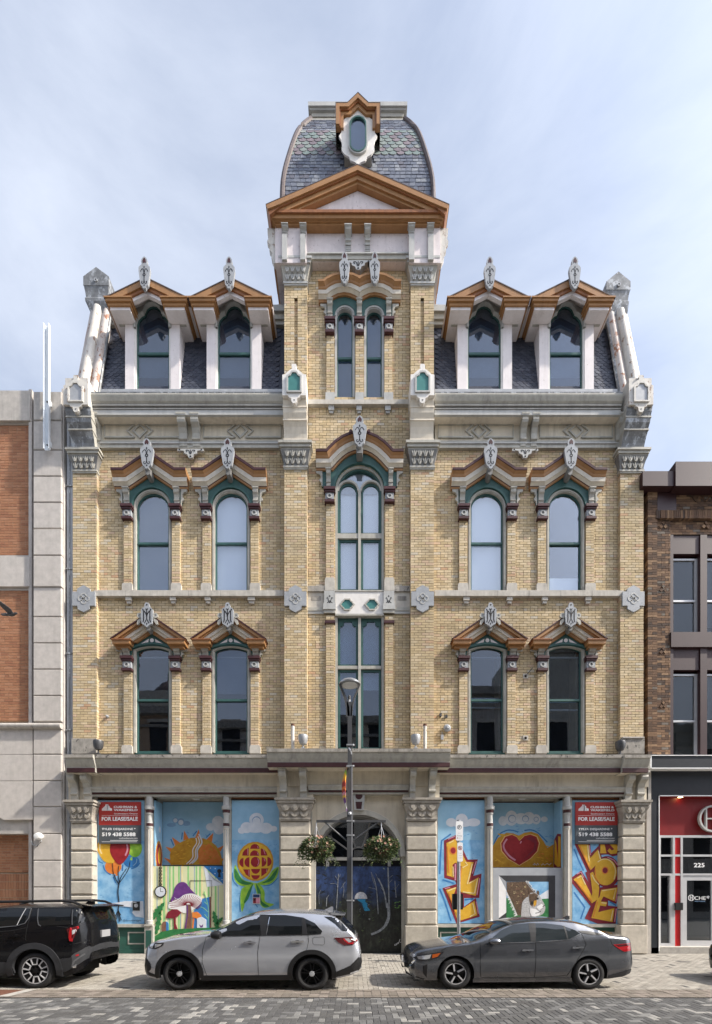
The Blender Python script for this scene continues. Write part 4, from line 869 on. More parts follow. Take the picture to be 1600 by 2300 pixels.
m.ribbon([(u, v_-.19), (u, v_-.03)], .028, -.366, -.25, 'fret_black'); m.build('drop_ornament', tower)
# horizontal cornice with soffit running round the tower
yf = -.57; zc0 = Z(489, yf); xe = lambda px: X(px, yf)
cz = MB(); c2 = X(803.5, yf); hw2 = 2.76
for i_, o_, y, a, b, mt in ((0, hw2-.0, yf, zc0, zc0+.17, 'ochre'), (0, hw2+.05, yf-.05, zc0+.11, zc0+.20, 'rust_ochre'), (0, hw2-.06, yf+.05, zc0-.03, zc0, 'ochre')): cz.box(c2-o_, c2+o_, y, 5.1, a, b, mt)
cz.box(c2-hw2+.12, c2+hw2-.12, yf+.10, 5.0, zc0-.08, zc0-.03, 'ochre')
cz.box(c2-hw2-.12, c2+hw2+.12, .2, 5.2, zc0+.15, zc0+.36, 'ochre'); cz.box(c2-hw2-.15, c2+hw2+.15, .2, 5.25, zc0+.36, zc0+.40, 'copper_edge')
cz.build('tower_cornice', tower)
pd = MB(); za = Z(371, yf-.1); zc = zc0+.20; zt_ = Z(461, yf-.1); tip = 2.90; sl = (za-zt_)/tip; c_ = math.cos(math.atan(sl))
for t0, t1, y, yb, mt in ((0, .022, yf-.135, 1.5, 'copper_edge'), (.022, .17, yf-.13, .0, 'ochre'), (.17, .21, yf-.09, .0, 'rust_ochre'), (.21, .33, yf-.05, .0, 'ochre'), (.33, .40, yf+.0, .0, 'ochre')):
    for s in (-1, 1):
        a0, a1 = za-t0/c_, za-t1/c_; tp = tip-t0*.35; t2 = tip-t1*.35
        if t0 == 0: pts = [(c2, a0), (c2+s*tp, a0-sl*tp), (c2+s*tp, a1-sl*tp), (c2, a1)]
        elif t0 < .2: pts = [(c2, a0), (c2+s*tp, a0-sl*tp), (c2+s*(tp-.06), a0-sl*tp-.12), (c2+s*min(t2, (a1-zc)/sl), max(zc, a1-sl*t2)), (c2, a1)]
        else: pts = [(c2, a0), (c2+s*(a0-zc)/sl, zc), (c2+s*(a1-zc)/sl, zc), (c2, a1)]
        pd.prism(pts, y, yb, mt)
pd.build('pediment', tower)
m = MB(); q = lambda d: za-.45-sl*d; m.prism([(c2-(za-.45-zc)/sl, zc), (c2+(za-.45-zc)/sl, zc), (c2, za-.45)], yf+.14, .1, 'peeling_paint'); m.build('tympanum', tower)
# dome: square plan, curved faces
PR = [(24.0, -.02), (25.17, .0), (25.85, .037), (26.72, .18), (27.85, .412), (28.52, .622), (29.12, .86), (29.5, 1.05)]
dc = X(804, .3); DHW = 2.50; yd = .1
def ins(z): return interp([(a, b) for a, b in crom(PR, 6, False)], z)
dm = MB(); zs_ = [24+5.12*i/24 for i in range(25)]
rows = [[(dc-DHW+ins(z), yd+ins(z), z), (dc+DHW-ins(z), yd+ins(z), z), (dc+DHW-ins(z), yd+5-ins(z), z), (dc-DHW+ins(z), yd+5-ins(z), z)] for z in zs_]
for r0, r1 in zip(rows, rows[1:]):
    for i in range(4): dm.add([r0[i], r0[(i+1) % 4], r1[(i+1) % 4], r1[i]], [(0, 1, 2, 3)], 'slate')
dm.add(rows[-1], [(0, 1, 2, 3)], 'lead')
dome = dm.build('dome', bld)
for s in (-1, 1):
    for yb in (0, 5):
        m = MB(); m.tube([(dc+s*(DHW-ins(z)+.01), yd+(ins(z)-.01 if not yb else 5-ins(z)), z) for z in zs_], .085, 'copper_edge', 8); m.build('hip_roll', dome, smooth=True)
sl_list = []; z = 24.9; i = 0; dcw = X(804, .5)
while z < 29.0:
    band = 26.75 < z < 28.12; hh = .15 if not band else .165
    hwz = DHW-ins(z)-.03; wd = .20 if not band else .265; th = math.atan2(ins(z+.1)-ins(z), .1)
    x = -hwz-(wd/2 if i % 2 else 0); xs = []
    while x < hwz-.02:
        ww = wd*(R.uniform(.75, 1.2) if not band else 1); a, b = max(-hwz, x), min(hwz, x+ww)
        if b-a > .05: sl_list.append((dc+(a+b)/2, yd+ins(z), z, b-a, hh, th, band))
        x += ww
    z += hh*math.cos(th); i += 1
st = MB(); nb = 0; cache = {}
for x, y, z, ww, hh, th, band in sl_list:
    if abs(x-dc) < .52 and z > 26.15: continue
    rt = Matrix.Rotation(-th-.07, 3, 'X'); mt = 'scale_slate' if band else 'dome_slate'
    m = MB(); H2 = hh*1.45; g = ww-.012
    if band: m.prism([(-g/2, H2), (-g/2, H2*.38), (-g*.36, H2*.14), (-g*.13, 0), (g*.13, 0), (g*.36, H2*.14), (g/2, H2*.38), (g/2, H2)], -.022, 0, mt)
    else: m.box(-g/2, g/2, -.016, 0, R.uniform(-.008, .008), H2, mt)
    if band and nb < 148 and ww > .25: nb += 1; key = round(ww, 2); cache.setdefault(key, None); cache[key] = cache[key] or m.mesh('slate'); inst('slate', cache[key], dome, (x, y-.01, z), (-th-.07, 0, 0))
    else: st.add([rt @ Vector(v_)+Vector((x, y-.008+R.uniform(-.004, .004), z)) for v_ in m.v], m.f, mt)
st.build('slating', dome, kind='stuff', fix=False)
m = MB(); zq = 29.10
for h0, h1, g in ((-.04, .06, .02), (.06, .16, -.05), (.16, .30, .0), (.30, .36, .06), (.36, .50, .11)): m.box(dc-1.62-g, dc+1.62+g, .96-g, 4.1+g, zq+h0, zq+h1, 'pale_grey_paint' if h0 > .2 else 'grey_paint')
m.build('dome_cap', dome)
for s in (-1, 1):
    m = MB(); m.box(*sorted((dc+s*2.46, dc+s*2.62)), 1.8, 3.3, 25.6, 26.95, 'rust_ochre'); m.build('side_lucarne', dome)
# oval lucarne
oy = -.10; oc = X(804.5, oy); g = lambda px, py: (X(px, oy), Z(py, oy))
m = MB(); cxp = 804.5
half = [(0, 243), (10, 254), (16, 260), (24, 262), (32, 268), (34, 277), (39, 288), (37, 296), (43, 305), (38, 314), (36, 324), (37, 336), (30, 346), (20, 352), (17, 360), (6, 364), (0, 370)]
out = [g(cxp+a, b) for a, b in half]+[g(cxp-a, b) for a, b in half[-2:0:-1]]
gl = lambda k: [g(cxp+17*k*math.cos(t), 307+(-21-17*k*math.sin(t) if math.sin(t) > 0 else 21-17*k*math.sin(t))) for t in [2*PI*i/28 for i in range(28)]]
m.prism(out, oy, oy+.05, 'white_paint'); m.box(oc-.45, oc+.45, oy+.05, 1.2, Z(345, oy), Z(262, oy), 'grey_paint')
luc = m.build('lucarne', dome)
m = MB(); m.ring(gl(1.30), gl(1.0), oy-.06, oy+.02, 'pale_grey_paint', True); m.ring(gl(1.12), gl(.95), oy-.075, oy-.0, 'teal', True); m.build('oval_frame', luc)
m = MB(); m.prism(gl(1.0), oy-.03, oy-.024, 'glass_dark'); m.build('pane', luc)
m = MB(); m.prism(gl(1.0), oy-.012, oy-.006, 'grey_shade'); m.build('blind', luc)
yo = -.18; g = lambda px, py: (X(px, yo), Z(py, yo)); m = MB()
cr = [(-50.5, 290), (-50.5, 236), (-24, 236), (0, 213), (24, 236), (50.5, 236), (50.5, 290)]
def inner(d, zb): return [(-50.5+d, zb), (-50.5+d, 236+d), (-24+d*.35, 236+d), (0, 213+d*1.35), (24-d*.35, 236+d), (50.5-d, 236+d), (50.5-d, zb)]
for d0, d1, y, y1, mt in ((0, 1.2, -.245, .9, 'copper_edge'), (1.2, 9, -.24, -.06, 'ochre'), (9, 11.5, -.20, -.06, 'rust_ochre'), (11.5, 18, -.16, -.06, 'ochre')):
    m.ring([g(cxp+a, b) for a, b in (inner(d0, 284) if d0 else [(p, min(q, 284)) for p, q in cr])], [g(cxp+a, b) for a, b in inner(d1, 284)], y, y1, mt)
m.build('lucarne_hood', luc)
# ================================================================ ground floor of the yellow brick building
STONE = []
def block(px0, px1, pyt, pyb, y, depth=.5, ch=.035):
    """one rusticated stone: chamfered front"""
    a, b, zt, zb = X(px0, y), X(px1, y), Z(pyt, y), Z(pyb, y); m = MB(); c = ch
    m.add([(a+c, y, zb+c), (b-c, y, zb+c), (b-c, y, zt-c), (a+c, y, zt-c), (a, y+c, zb), (b, y+c, zb), (b, y+c, zt), (a, y+c, zt), (a, y+depth, zb), (b, y+depth, zb), (b, y+depth, zt), (a, y+depth, zt)],
          [(0, 1, 2, 3), (0, 4, 5, 1), (1, 5, 6, 2), (2, 6, 7, 3), (3, 7, 4, 0), (4, 8, 9, 5), (5, 9, 10, 6), (6, 10, 11, 7), (7, 11, 8, 4), (8, 11, 10, 9)], 'sandstone')
    return m.build('stone_block', bld)
YE, YC = -.22, -.34
rowsE = [(1848, 1877), (1880.5, 1910), (1913.5, 1943), (1946.5, 1976), (1979.5, 2009), (2012.5, 2042), (2045.5, 2076)]
for a, b in ((158, 208.5), (1398, 1449.5)):
    for t, q in rowsE: block(a, b, t, q, YE)
    block(a-3, b+6 if a > 800 else b+3, 2079, 2142.5, YE-.08, .6, .02)
    m = MB(); m.box(X(a, YE)+.04, X(b, YE)-.04, YE+.05, .4, 0, Z(1846, YE), 'sandstone_carved'); m.build('pier_core', bld)
    leafcap(a+4, b-4, 1799, 1848.5, YE-.02, 'sandstone_carved', 'sandstone_carved', True)
rowsC = [(1844, 1875), (1878, 1909.5), (1912.5, 1942.5), (1945.5, 1975.5), (1978.5, 2009), (2012, 2043), (2046, 2077)]
for a, b in ((629, 697), (913.5, 981.5)):
    for t, q in rowsC: block(a, b, t, q, YC)
    block(a-3, b+3, 2080, 2144, YC-.08, .7, .02)
    m = MB(); m.box(X(a, YC)+.04, X(b, YC)-.04, YC+.05, .5, 0, Z(1842, YC), 'sandstone_carved'); m.build('pier_core', bld)
    leafcap(a+3, b-3, 1794, 1844, YC-.02, 'sandstone_carved', 'sandstone_carved', True)
m = MB()                                                        # pale strips between the end piers and the neighbours
m.pbox(150, 158, 2142, 1700, -.05, .4, 'limestone_dirty', 0); m.build('party_strip', bld); m = MB(); m.pbox(1449, 1459, 2142, 1730, -.1, .4, 'limestone_dirty', 0); m.build('party_strip', bld)
# entablature
fz = MB(); fz.pbox(158, 632, 1770, 1728, -.14, .6, 'frieze_cream', 0); fz.pbox(978, 1452, 1770, 1728, -.14, .6, 'frieze_cream', 0); fz.pbox(622, 988, 1766, 1719, -.32, .6, 'frieze_cream', -.32)
fz.pbox(158, 205, 1802, 1768, -.10, .5, 'frieze_cream', 0); fz.pbox(1402, 1452, 1802, 1768, -.10, .5, 'frieze_cream', 0); fz.pbox(622, 704, 1796, 1764, -.28, .5, 'frieze_cream', -.3); fz.pbox(906, 988, 1796, 1764, -.28, .5, 'frieze_cream', -.3)
fr = fz.build('shop_frieze', bld)
for a, b, py, y in ((203, 628, 1768, -.14), (984, 1404, 1768, -.14), (693, 918, 1763, -.32)):
    m = MB(); z = Z(py, y); xa, xb = X(a, y), X(b, y)
    m.xprism([(y+.1, z), (y-.05, z), (y-.10, z-.03), (y-.09, z-.08), (y-.05, z-.15), (y-.05, z-.18), (y+.1, z-.18)], xa, xb, 'grey_paint'); m.box(xa, xb, y-.015, y+.3, z-.235, z-.18, 'maroon'); m.box(xa, xb, y+.02, y+.4, z-.30, z-.235, 'grey_paint'); m.build('lintel_moulding', bld)
def shopcornice(px0, px1, pyt, y, mit=False, ends=True):
    xa, xb = X(px0, y), X(px1, y); z = Z(pyt, y); m = MB()
    pr = [(.2, z), (y, z), (y, z-.10), (y+.04, z-.115), (y+.05, z-.16), (y+.10, z-.27), (y+.16, z-.36), (y+.16, z-.385), (y+.13, z-.39), (y+.13, z-.52), (y+.2, z-.53), (.2, z-.53)]
    ms = ['dirty_stone', 'dirty_stone', 'grey_paint', 'grey_paint', 'grey_paint', 'grey_paint', 'grey_paint', 'grey_paint', 'maroon', 'maroon', 'cream_paint']
    m.xprism(pr, xa, xb, 'grey_paint', ms); return m.build('shop_cornice', bld)
shopcornice(206, 622, 1695, -.62); shopcornice(985, 1407, 1695, -.62); shopcornice(144, 208.5, 1694.5, -.72); shopcornice(1404, 1463, 1695, -.72); shopcornice(599, 1013, 1681.5, -1.0)
m = MB(); m.pbox(163, 218, 1694, 1660, YP-.06, .3, 'dirty_stone', YP); m.build('pier_base', bld); m = MB(); m.pbox(1393, 1446, 1694, 1660, YP-.06, .3, 'dirty_stone', YP); m.pbox(1396, 1444, 1660, 1657, YP-.1, .3, 'limestone_dirty', YP); m.build('pier_base', bld)
for a, b in ((155, 173), (184, 202), (1407, 1424), (1434, 1452)): bracket(bld, X(a, -.3)+.02, X(b, -.3)-.02, Z(1731, -.45)+.0, Z(1798, -.2), -.12, .36, 'grey_paint', 'shop_bracket', .03)
for a, b in ((626, 646), (672, 691), (919, 936), (962, 981)): bracket(bld, X(a, -.5)+.03, X(b, -.5)-.03, Z(1720, -.8), Z(1793, -.4), -.32, .44, 'grey_paint', 'shop_bracket', .03)
# shopfront frames: jambs, green stall risers, ceilings of the recessed entrances
for a, b, r0, r1, c0, c1 in ((209, 630, 343, 502, 325, 498), (980, 1399, 1107, 1266, 1094, 1267)):
    m = MB()
    for p, q in ((a, 217 if a < 800 else 984), (324.5 if a < 800 else 1090, r0), (r1, 519 if a < 800 else 1286), (627 if a < 800 else 1394, b)): m.pbox(p, q, 2083, 1783, .02, .3, 'grey_paint', 0)
    m.pbox(a, r0, 2083, 2076, -.04, .3, 'grey_paint', 0); m.pbox(r1, b, 2083, 2076, -.04, .3, 'grey_paint', 0); m.pbox(a, b, 1790, 1783, .0, .3, 'grey_paint', 0)
    for p, q in ((a, r0), (r1, b)): m.pbox(p, q, 1797, 1788, .06, .3, 'rust_wood', 0); m.pbox(p, q, 2083, 1788, .16, .4, 'rust_wood', 0)
    m.box(X(r0), X(r1), .02, .95, Z(1781), Z(1776), 'cream_paint'); m.box(X(r0), X(r1), .80, 1.3, 0, Z(1780), 'rust_wood')
    m.box(X(r0)-.06, X(r0), .3, .95, 0, Z(1780), 'grey_paint'); m.box(X(r1), X(r1)+.06, .3, .95, 0, Z(1780), 'grey_paint')
    m.box(X(r0), X(r1), .70, .8, Z(1781), Z(1781)-.14, 'grey_paint'); m.build('shopfront_frame', bld)
    for p, q in ((a, r0), (r1, b)):
        g = MB(); x0, x1 = X(p), X(q); z1 = Z(2083); g.box(x0, x1, .06, .3, 0, z1, 'shop_green'); n = 2 if x1-x0 > 1.2 else 1; wd = (x1-x0)/n
        for i in range(n): g.ring([(x0+wd*i+.14, .30), (x0+wd*i+.14, z1-.16), (x0+wd*(i+1)-.14, z1-.16), (x0+wd*(i+1)-.14, .30)], [(x0+wd*i+.18, .34), (x0+wd*i+.18, z1-.20), (x0+wd*(i+1)-.18, z1-.20), (x0+wd*(i+1)-.18, .34)], .045, .065, 'grey_paint', True)
        g.box(x0, x1, .03, .1, .0, .14, 'shop_green'); g.build('stall_riser', bld)
for px in (335.5, 508, 1101.5, 1275):                           # slim iron columns with maroon rings
    x = X(px, -.05); m = MB(); z0, z1 = Z(2076), Z(1786); zc = Z(1812); zr = Z(1850)
    m.lathe((x, -.02, 0), [(.11, z0), (.11, z0+.12), (.085, z0+.14), (.085, zr-.2, 'cream_paint'), (.10, zr-.18), (.105, zr-.1, 'maroon'), (.105, zr), (.09, zr+.02), (.085, zr+.5), (.10, zc-.28), (.115, zc-.22, 'maroon'), (.125, zc-.12), (.15, zc-.10), (.15, zc), (.10, zc+.02), (.10, z1)], 'pale_grey_paint', 16)
    for i in range(8): t = 2*PI*i/8; m.box(x+.086*math.cos(t)-.008, x+.086*math.cos(t)+.008, -.02+.086*math.sin(t)-.008, -.02+.086*math.sin(t)+.008, z0+.16, zr-.22, 'cream_paint')
    m.box(x-.13, x+.13, -.14, .1, z0-.06, z0, 'grey_paint'); m.build('iron_column', bld, smooth=True)
    m = MB(); m.box(x-.14, x+.14, -.10, .1, 0, z0-.06, 'grey_paint'); m.box(x-.09, x+.09, -.11, .0, .2, z0-.2, 'shop_green'); m.build('column_pedestal', bld)
# arched entrance
ax, ar, azs = X(806.5), 104/68, Z(1925)
m = MB(); x0, x1 = X(697.5), X(914); zt = Z(1776)
m.between([x0+(x1-x0)*i/60 for i in range(61)], lambda x: zt, lambda x: azs+math.sqrt(max(0, (ar-.06)**2-(x-ax)**2)) if abs(x-ax) < ar-.06 else azs, -.05, .35, 'frieze_cream')
m.box(x0, x0+.17, -.06, .35, 0, azs, 'grey_paint'); m.box(x1-.17, x1, -.06, .35, 0, azs, 'grey_paint')
m.ring(arch(ax, ar, azs, azs)[1:-1], arch(ax, ar-.16, azs, azs)[1:-1], -.17, .4, 'grey_paint'); m.ring(arch(ax, ar-.16, azs, azs)[1:-1], arch(ax, ar-.22, azs, azs)[1:-1], -.10, .4, 'dark_grey_paint'); m.ring(arch(ax, ar+.04, azs, azs)[1:-1], arch(ax, ar, azs, azs)[1:-1], -.10, .1, 'cream_paint')
for s in (-1, 1):
    a, b = (x0, ax-.22) if s < 0 else (ax+.22, x1); q = [(a, azs), (a, zt), (b, zt)] if s < 0 else [(b, azs), (b, zt), (a, zt)]
    m.ribbon(q, .15, -.10, .0, 'grey_paint')
m.build('arch_surround', bld)
m = MB(); m.prism([(ax-.15, Z(1823)), (ax-.21, Z(1777)), (ax-.02, Z(1772)), (ax+.21, Z(1777)), (ax+.15, Z(1823))], -.26, .0, 'pale_grey_paint'); u = Z(1788, -.26); m.disc(ax, u, .115, -.27, -.2, 'fret_maroon', 16); m.prism([(ax-.11, u-.19), (ax+.11, u-.19), (ax+.08, u-.42), (ax-.08, u-.42)], -.27, -.2, 'fret_maroon'); m.build('keystone', bld)
m = MB(); zb = Z(1947)
for t in (0, 36, 72, 108, 144, 180): m.box(ax-.02, ax+.02, .30, .36, azs, azs+.01, 'dark_grey_paint'); r = math.radians(t); m.ribbon([(ax+.35*math.cos(r), azs+.35*math.sin(r)), (ax+1.3*math.cos(r), azs+1.3*math.sin(r))], .05, .32, .38, 'dark_grey_paint')
m.ring(arch(ax, .38, azs, azs)[1:-1], arch(ax, .33, azs, azs)[1:-1], .32, .38, 'dark_grey_paint'); m.box(x0+.1, x1-.1, .20, .42, azs-.10, azs, 'grey_paint'); m.box(x0+.1, x1-.1, .30, .4, zb, azs-.1, 'room_dark')
for px in (735, 876): m.box(X(px)-.05, X(px)+.05, .22, .40, 0, azs-.1, 'grey_paint')
m.box(x0+.1, x1-.1, .9, 1.3, 0, azs+1.6, 'room_dark'); m.build('fanlight_frame', bld)
m = MB(); m.prism([(ax-ar+.1, azs)]+arch(ax, ar-.1, azs, azs)[1:-1]+[(ax+ar-.1, azs)], .39, .396, 'glass_dark'); m.build('pane', bld)
# ---------------------------------------------------------------- small fittings on the facade, each a thing of its own
def floodlight(px, py, y, tilt, label, mat='lamp_grey'):
    x, z = X(px, y), Z(py, y); m = MB(); m.tube([(x, y, z-.02), (x, y, z+.10)], .025, mat); m.lathe((x, y, z+.10), [(.03, 0), (.10, .02), (.14, .10), (.16, .26), (.15, .30), (.14, .30)], mat, 14); m.box(x-.06, x+.06, y-.06, y+.06, z-.03, z, mat)
    o = m.build('floodlight', smooth=True); return tag(o, label, 'floodlight', 'floodlights standing on the shop cornice')
floodlight(221, 1692, -.4, 0, 'dark floodlight on the shop cornice ledge beside the left stone pier base')
floodlight(681, 1680, -.5, 0, 'grey bell-shaped floodlight on the ledge beside the left rusty white pipe', 'zinc')
floodlight(934, 1680, -.5, 0, 'grey bell-shaped floodlight on the ledge beside the right rusty white pipe', 'zinc')
floodlight(1394, 1694, -.4, 0, 'dark floodlight on the shop cornice ledge beside the right stone pier base')
for px, lb in ((658, 'short white rusty pipe upright on the ledge at the left tower pier'), (955, 'short white rusty pipe upright on the ledge at the right tower pier')):
    m = MB(); x = X(px, -.4); z0, z1 = Z(1683, -.4), Z(1627, -.4); m.tube([(x, -.4, z0), (x, -.4, z1-.06)], .055, 'rust_white', 12); m.tube([(x, -.4, z1-.06), (x, -.4, z1)], .06, 'tactile_rust', 12); tag(m.build('vent_pipe', smooth=True), lb, 'pipe', 'white pipes standing on the ledge')
m = MB(); m.lathe((X(1004), 0, Z(1637)), [(.12, -.02), (.125, -.06), (.11, -.10), (.06, -.115), (.055, -.10), (.03, -.12), (.0, -.125)], 'zinc', 20, 'y'); tag(m.build('alarm_bell', smooth=True), 'round grey alarm bell on the brick wall right of the tower', 'alarm bell')
m = MB(); m.pbox(990, 996, 1663, 1652, -.07, .02, 'zinc', 0); m.tube([(X(993), -.02, Z(1652)), (X(993), -.02, Z(1645))], .015, 'zinc'); tag(m.build('junction_box'), 'small grey junction box on the bricks below the alarm bell', 'junction box')
m = MB(); m.pbox(987, 992, 1610, 1604, -.06, .02, 'lamp_grey', 0); m.pbox(1001, 1005, 1612, 1606, -.04, .02, 'lamp_grey', 0); tag(m.build('wall_clip'), 'small dark metal clip on the bricks above the alarm bell', 'clip')
for py, lb in ((1519, 'small pale square plate with a slanting rod on the right brick wall'), (1658, 'small pale square plate low on the right brick wall, without a rod')):
    m = MB(); x, z = X(1181), Z(py); m.box(x-.085, x+.085, -.02, .01, z-.08, z+.08, 'sill_stone'); m.lathe((x, -.02, z), [(.045, 0), (.03, -.04), (0, -.05)], 'fret_black', 10, 'y')
    if py < 1600: m.tube([(x, -.04, z), (x+.2, -.08, z+.24)], .012, 'lamp_grey')
    tag(m.build('anchor_plate'), lb, 'plate')
m = MB(); m.lathe((X(242), 0, Z(1610)), [(.05, 0), (.05, -.05), (.02, -.06), (0, -.08)], 'zinc', 10, 'y'); tag(m.build('wall_spigot'), 'tiny round metal fitting on the left brick wall', 'fitting')
for px, lb in ((440, 'white ceiling light in the recess above the painted sun'), (1174, 'white ceiling light in the recess above the painted heart')):
    m = MB(); x = X(px, .5); z = Z(1781)-.01; m.box(x-.10, x+.10, .35, .6, z-.10, z, 'white_plastic'); m.box(x-.13, x+.13, .30, .62, z-.04, z, 'dull_plastic'); tag(m.build('ceiling_light'), lb, 'light')
m = MB(); y = -.06; x0, x1 = X(150.5, y), X(163.5, y); m.box(x0, x1, y, .15, .3, Z(905, y), 'zinc'); m.box((x0+x1)/2-.012, (x0+x1)/2+.012, y-.02, y, .3, Z(905, y), 'lead')
for py in (1092, 1278, 1468, 1640): m.box(x0-.02, x1+.02, y-.03, .1, Z(py, y)-.02, Z(py, y)+.02, 'lead')
tag(m.build('downspout'), 'tall square grey downspout between limestone pier and yellow brick pier', 'downspout')
# ================================================================ painted plywood boards, lease signs, posters
for nm, a, b, s_ in (('p_sky', (.215, .41, .58), (.30, .50, .67), 2.2), ('p_blue', (.09, .29, .55), (.32, .55, .75), 3.0), ('p_deep', (.02, .13, .36), (.05, .22, .5), 4), ('p_stroke', (.09, .27, .52), (.16, .36, .60), 4), ('p_cloud', (.50, .56, .64), (.70, .72, .76), 4), ('p_yellow', (.60, .33, .02), (.70, .42, .045), 6), ('p_ochre', (.42, .18, .012), (.60, .34, .03), 5),
                     ('p_cream', (.74, .60, .26), (.80, .70, .42), 8), ('p_maroon', (.16, .012, .022), (.24, .02, .035), 6), ('p_red', (.22, .008, .014), (.34, .02, .025), 5), ('p_pink', (.52, .20, .28), (.62, .30, .38), 8), ('p_orange', (.62, .16, .02), (.72, .24, .05), 6), ('p_green', (.16, .40, .03), (.34, .55, .06), 6),
                     ('p_dgreen', (.015, .12, .035), (.04, .22, .07), 6), ('p_mid', (.10, .30, .05), (.20, .42, .10), 7), ('p_stripe', (.22, .52, .17), (.30, .60, .24), 5), ('p_pale', (.62, .64, .36), (.70, .70, .46), 3), ('p_purple', (.10, .028, .16), (.16, .05, .24), 6), ('p_brown', (.13, .06, .045), (.24, .12, .08), 7), ('p_white', (.72, .70, .70), (.80, .80, .80), 8),
                     ('p_navy', (.01, .03, .10), (.02, .05, .15), 6), ('p_black', (.01, .01, .012), (.02, .02, .02), 8), ('p_dk', (.028, .028, .033), (.045, .045, .05), 3), ('p_grey', (.30, .315, .345), (.37, .385, .41), 3), ('p_hair', (.04, .024, .015), (.16, .10, .06), 16), ('p_fur', (.26, .25, .25), (.55, .55, .56), 22), ('p_line', (.16, .28, .45), (.22, .36, .55), 5),
                     ('p_night', (.006, .009, .012), (.022, .028, .028), 3.2), ('p_nsky', (.014, .026, .06), (.04, .075, .16), 5.0), ('p_nglow', (.045, .06, .13), (.12, .14, .25), 6), ('p_bark', (.07, .08, .09), (.34, .36, .38), 12), ('p_water', (.01, .13, .25), (.02, .20, .36), 6), ('p_moon', (.22, .23, .26), (.52, .53, .56), 14), ('p_moss', (.02, .035, .02), (.09, .12, .04), 8)):
    M(nm, a, .55, sc_=s_, col2=b, bump=.08, bsc=30)
M('sign_red', (.36, .035, .03), .4, .04, 3); M('sign_grey', (.075, .085, .095), .4, .04, 3)
class Mural:
    def __init__(s, name, label, rect, y, bg, org, scl, thick=.03):
        s.y = y; s.o = org; s.k = scl; s.n = 0
        a, b, t, q = rect; s.root = thing(name, label, 'mural', (X((a+b)/2, y), y+thick, Z(q, y)))
        m = MB(); m.box(X(a, y), X(b, y), y, y+thick, Z(q, y), Z(t, y), bg); m.build('board', s.root)
    def g(s, p): return (X(s.o[0]+p[0]/s.k, s.y), Z(s.o[1]+p[1]/s.k, s.y))
    def yy(s): s.n += 1; return s.y-.0009*s.n
    def poly(s, nm, mat, *polys, smooth=False, n=4):
        m = MB(); y = s.yy()
        for p in polys:
            p = crom(p, n) if smooth else p
            m.prism([s.g(q) for q in p], y, s.y+.002, mat)
        return m.build(nm, s.root)
    def line(s, nm, mat, w_, *lines, smooth=True):
        m = MB(); y = s.yy()
        for p in lines:
            p = crom(p, 4, False) if smooth and len(p) > 2 else p
            ww = [q*s.kk() for q in w_] if isinstance(w_, list) and len(w_) == len(p) else (w_[0] if isinstance(w_, list) else w_)*s.kk()
            m.ribbon([s.g(q) for q in p], ww, y, s.y+.002, mat)
        return m.build(nm, s.root)
    def kk(s): return (s.y+D)/F/s.k
    def circ(s, nm, mat, *cs):
        m = MB(); y = s.yy()
        for c in cs:
            x, z = s.g(c[:2]); r = c[2]*s.kk(); m.disc(x, z, r, y, s.y+.002, mat, 22, (c[3] if len(c) > 3 else c[2])*s.kk()); y -= .0002
        return m.build(nm, s.root)
    def text(s, st, nm, x, y, h, mat, width=None, align='LEFT', bold=0): return text(st, s.root, nm, s.g((x, y))[0], s.g((x, y))[1], s.yy(), h*s.kk(), mat, width*s.kk() if width else None, align, bold)
def brush(mu, mat, pts, r=30, n=40, nm='brush_stroke', seed=1):
    q = random.Random(seed); ps = []
    for _ in range(n):
        a, b = q.choice(pts); x, y = a+q.uniform(-r, r)*2, b+q.uniform(-r, r)*2; l = q.uniform(.4, 1.1)*r; t = q.uniform(-.6, .6)
        ps.append([(x-l*math.cos(t), y-l*math.sin(t)), (x, y-l*.3), (x+l*math.cos(t), y+l*math.sin(t)), (x, y+l*.3)])
    mu.poly(nm, mat, *ps, smooth=True, n=2)['kind'] = 'stuff'
YM = .06
# balloons
mu = Mural('mural', 'mural board of coloured balloons on a string against blue sky', (215.8, 324.3, 1793.5, 2075.8), YM, 'p_sky', (210, 1780), 6.957)
mu.poly('sky_wash', 'p_blue', [(45, 760), (795, 760), (795, 2050), (40, 2050)])
brush(mu, 'p_stroke', [(150, 1300), (520, 1600), (480, 1450), (110, 1640), (600, 1500), (150, 1850), (700, 1200), (560, 1900)], 22, 22, seed=3)
mu.line('outline_shade', 'p_deep', 20, [(50, 1010), (90, 1080), (150, 1110)], [(150, 1140), (180, 1220), (270, 1290)], [(590, 1195), (680, 1160), (725, 1100)], [(310, 1320), (350, 1420)], [(460, 1130), (450, 1230)])
mu.circ('orange_balloon', 'p_orange', (310, 1160, 130, 118)); mu.poly('balloon_knot', 'p_orange', [(340, 1260), (370, 1250), (385, 1300), (350, 1305)])
mu.circ('blue_balloon', 'p_deep', (595, 1080, 125, 95)); mu.line('highlight', 'p_sky', 10, [(620, 1150), (670, 1100), (680, 1040)])
mu.circ('green_balloon', 'p_green', (650, 870, 110, 145)); mu.poly('balloon_knot', 'p_green', [(590, 1010), (610, 1015), (608, 1065), (570, 1055)])
mu.poly('yellow_balloon', 'p_yellow', [(60, 900), (80, 780), (200, 740), (300, 800), (330, 1060), (280, 1110), (160, 1070)], smooth=True); mu.line('highlight', 'p_cream', 22, [(110, 800), (100, 880), (130, 960)])
mu.poly('red_balloon', 'p_red', [(262, 930), (280, 790), (420, 740), (560, 790), (565, 940), (500, 1060), (410, 1130), (320, 1050)], smooth=True); mu.line('highlight', 'p_pink', 26, [(500, 990), (535, 900), (525, 810)])
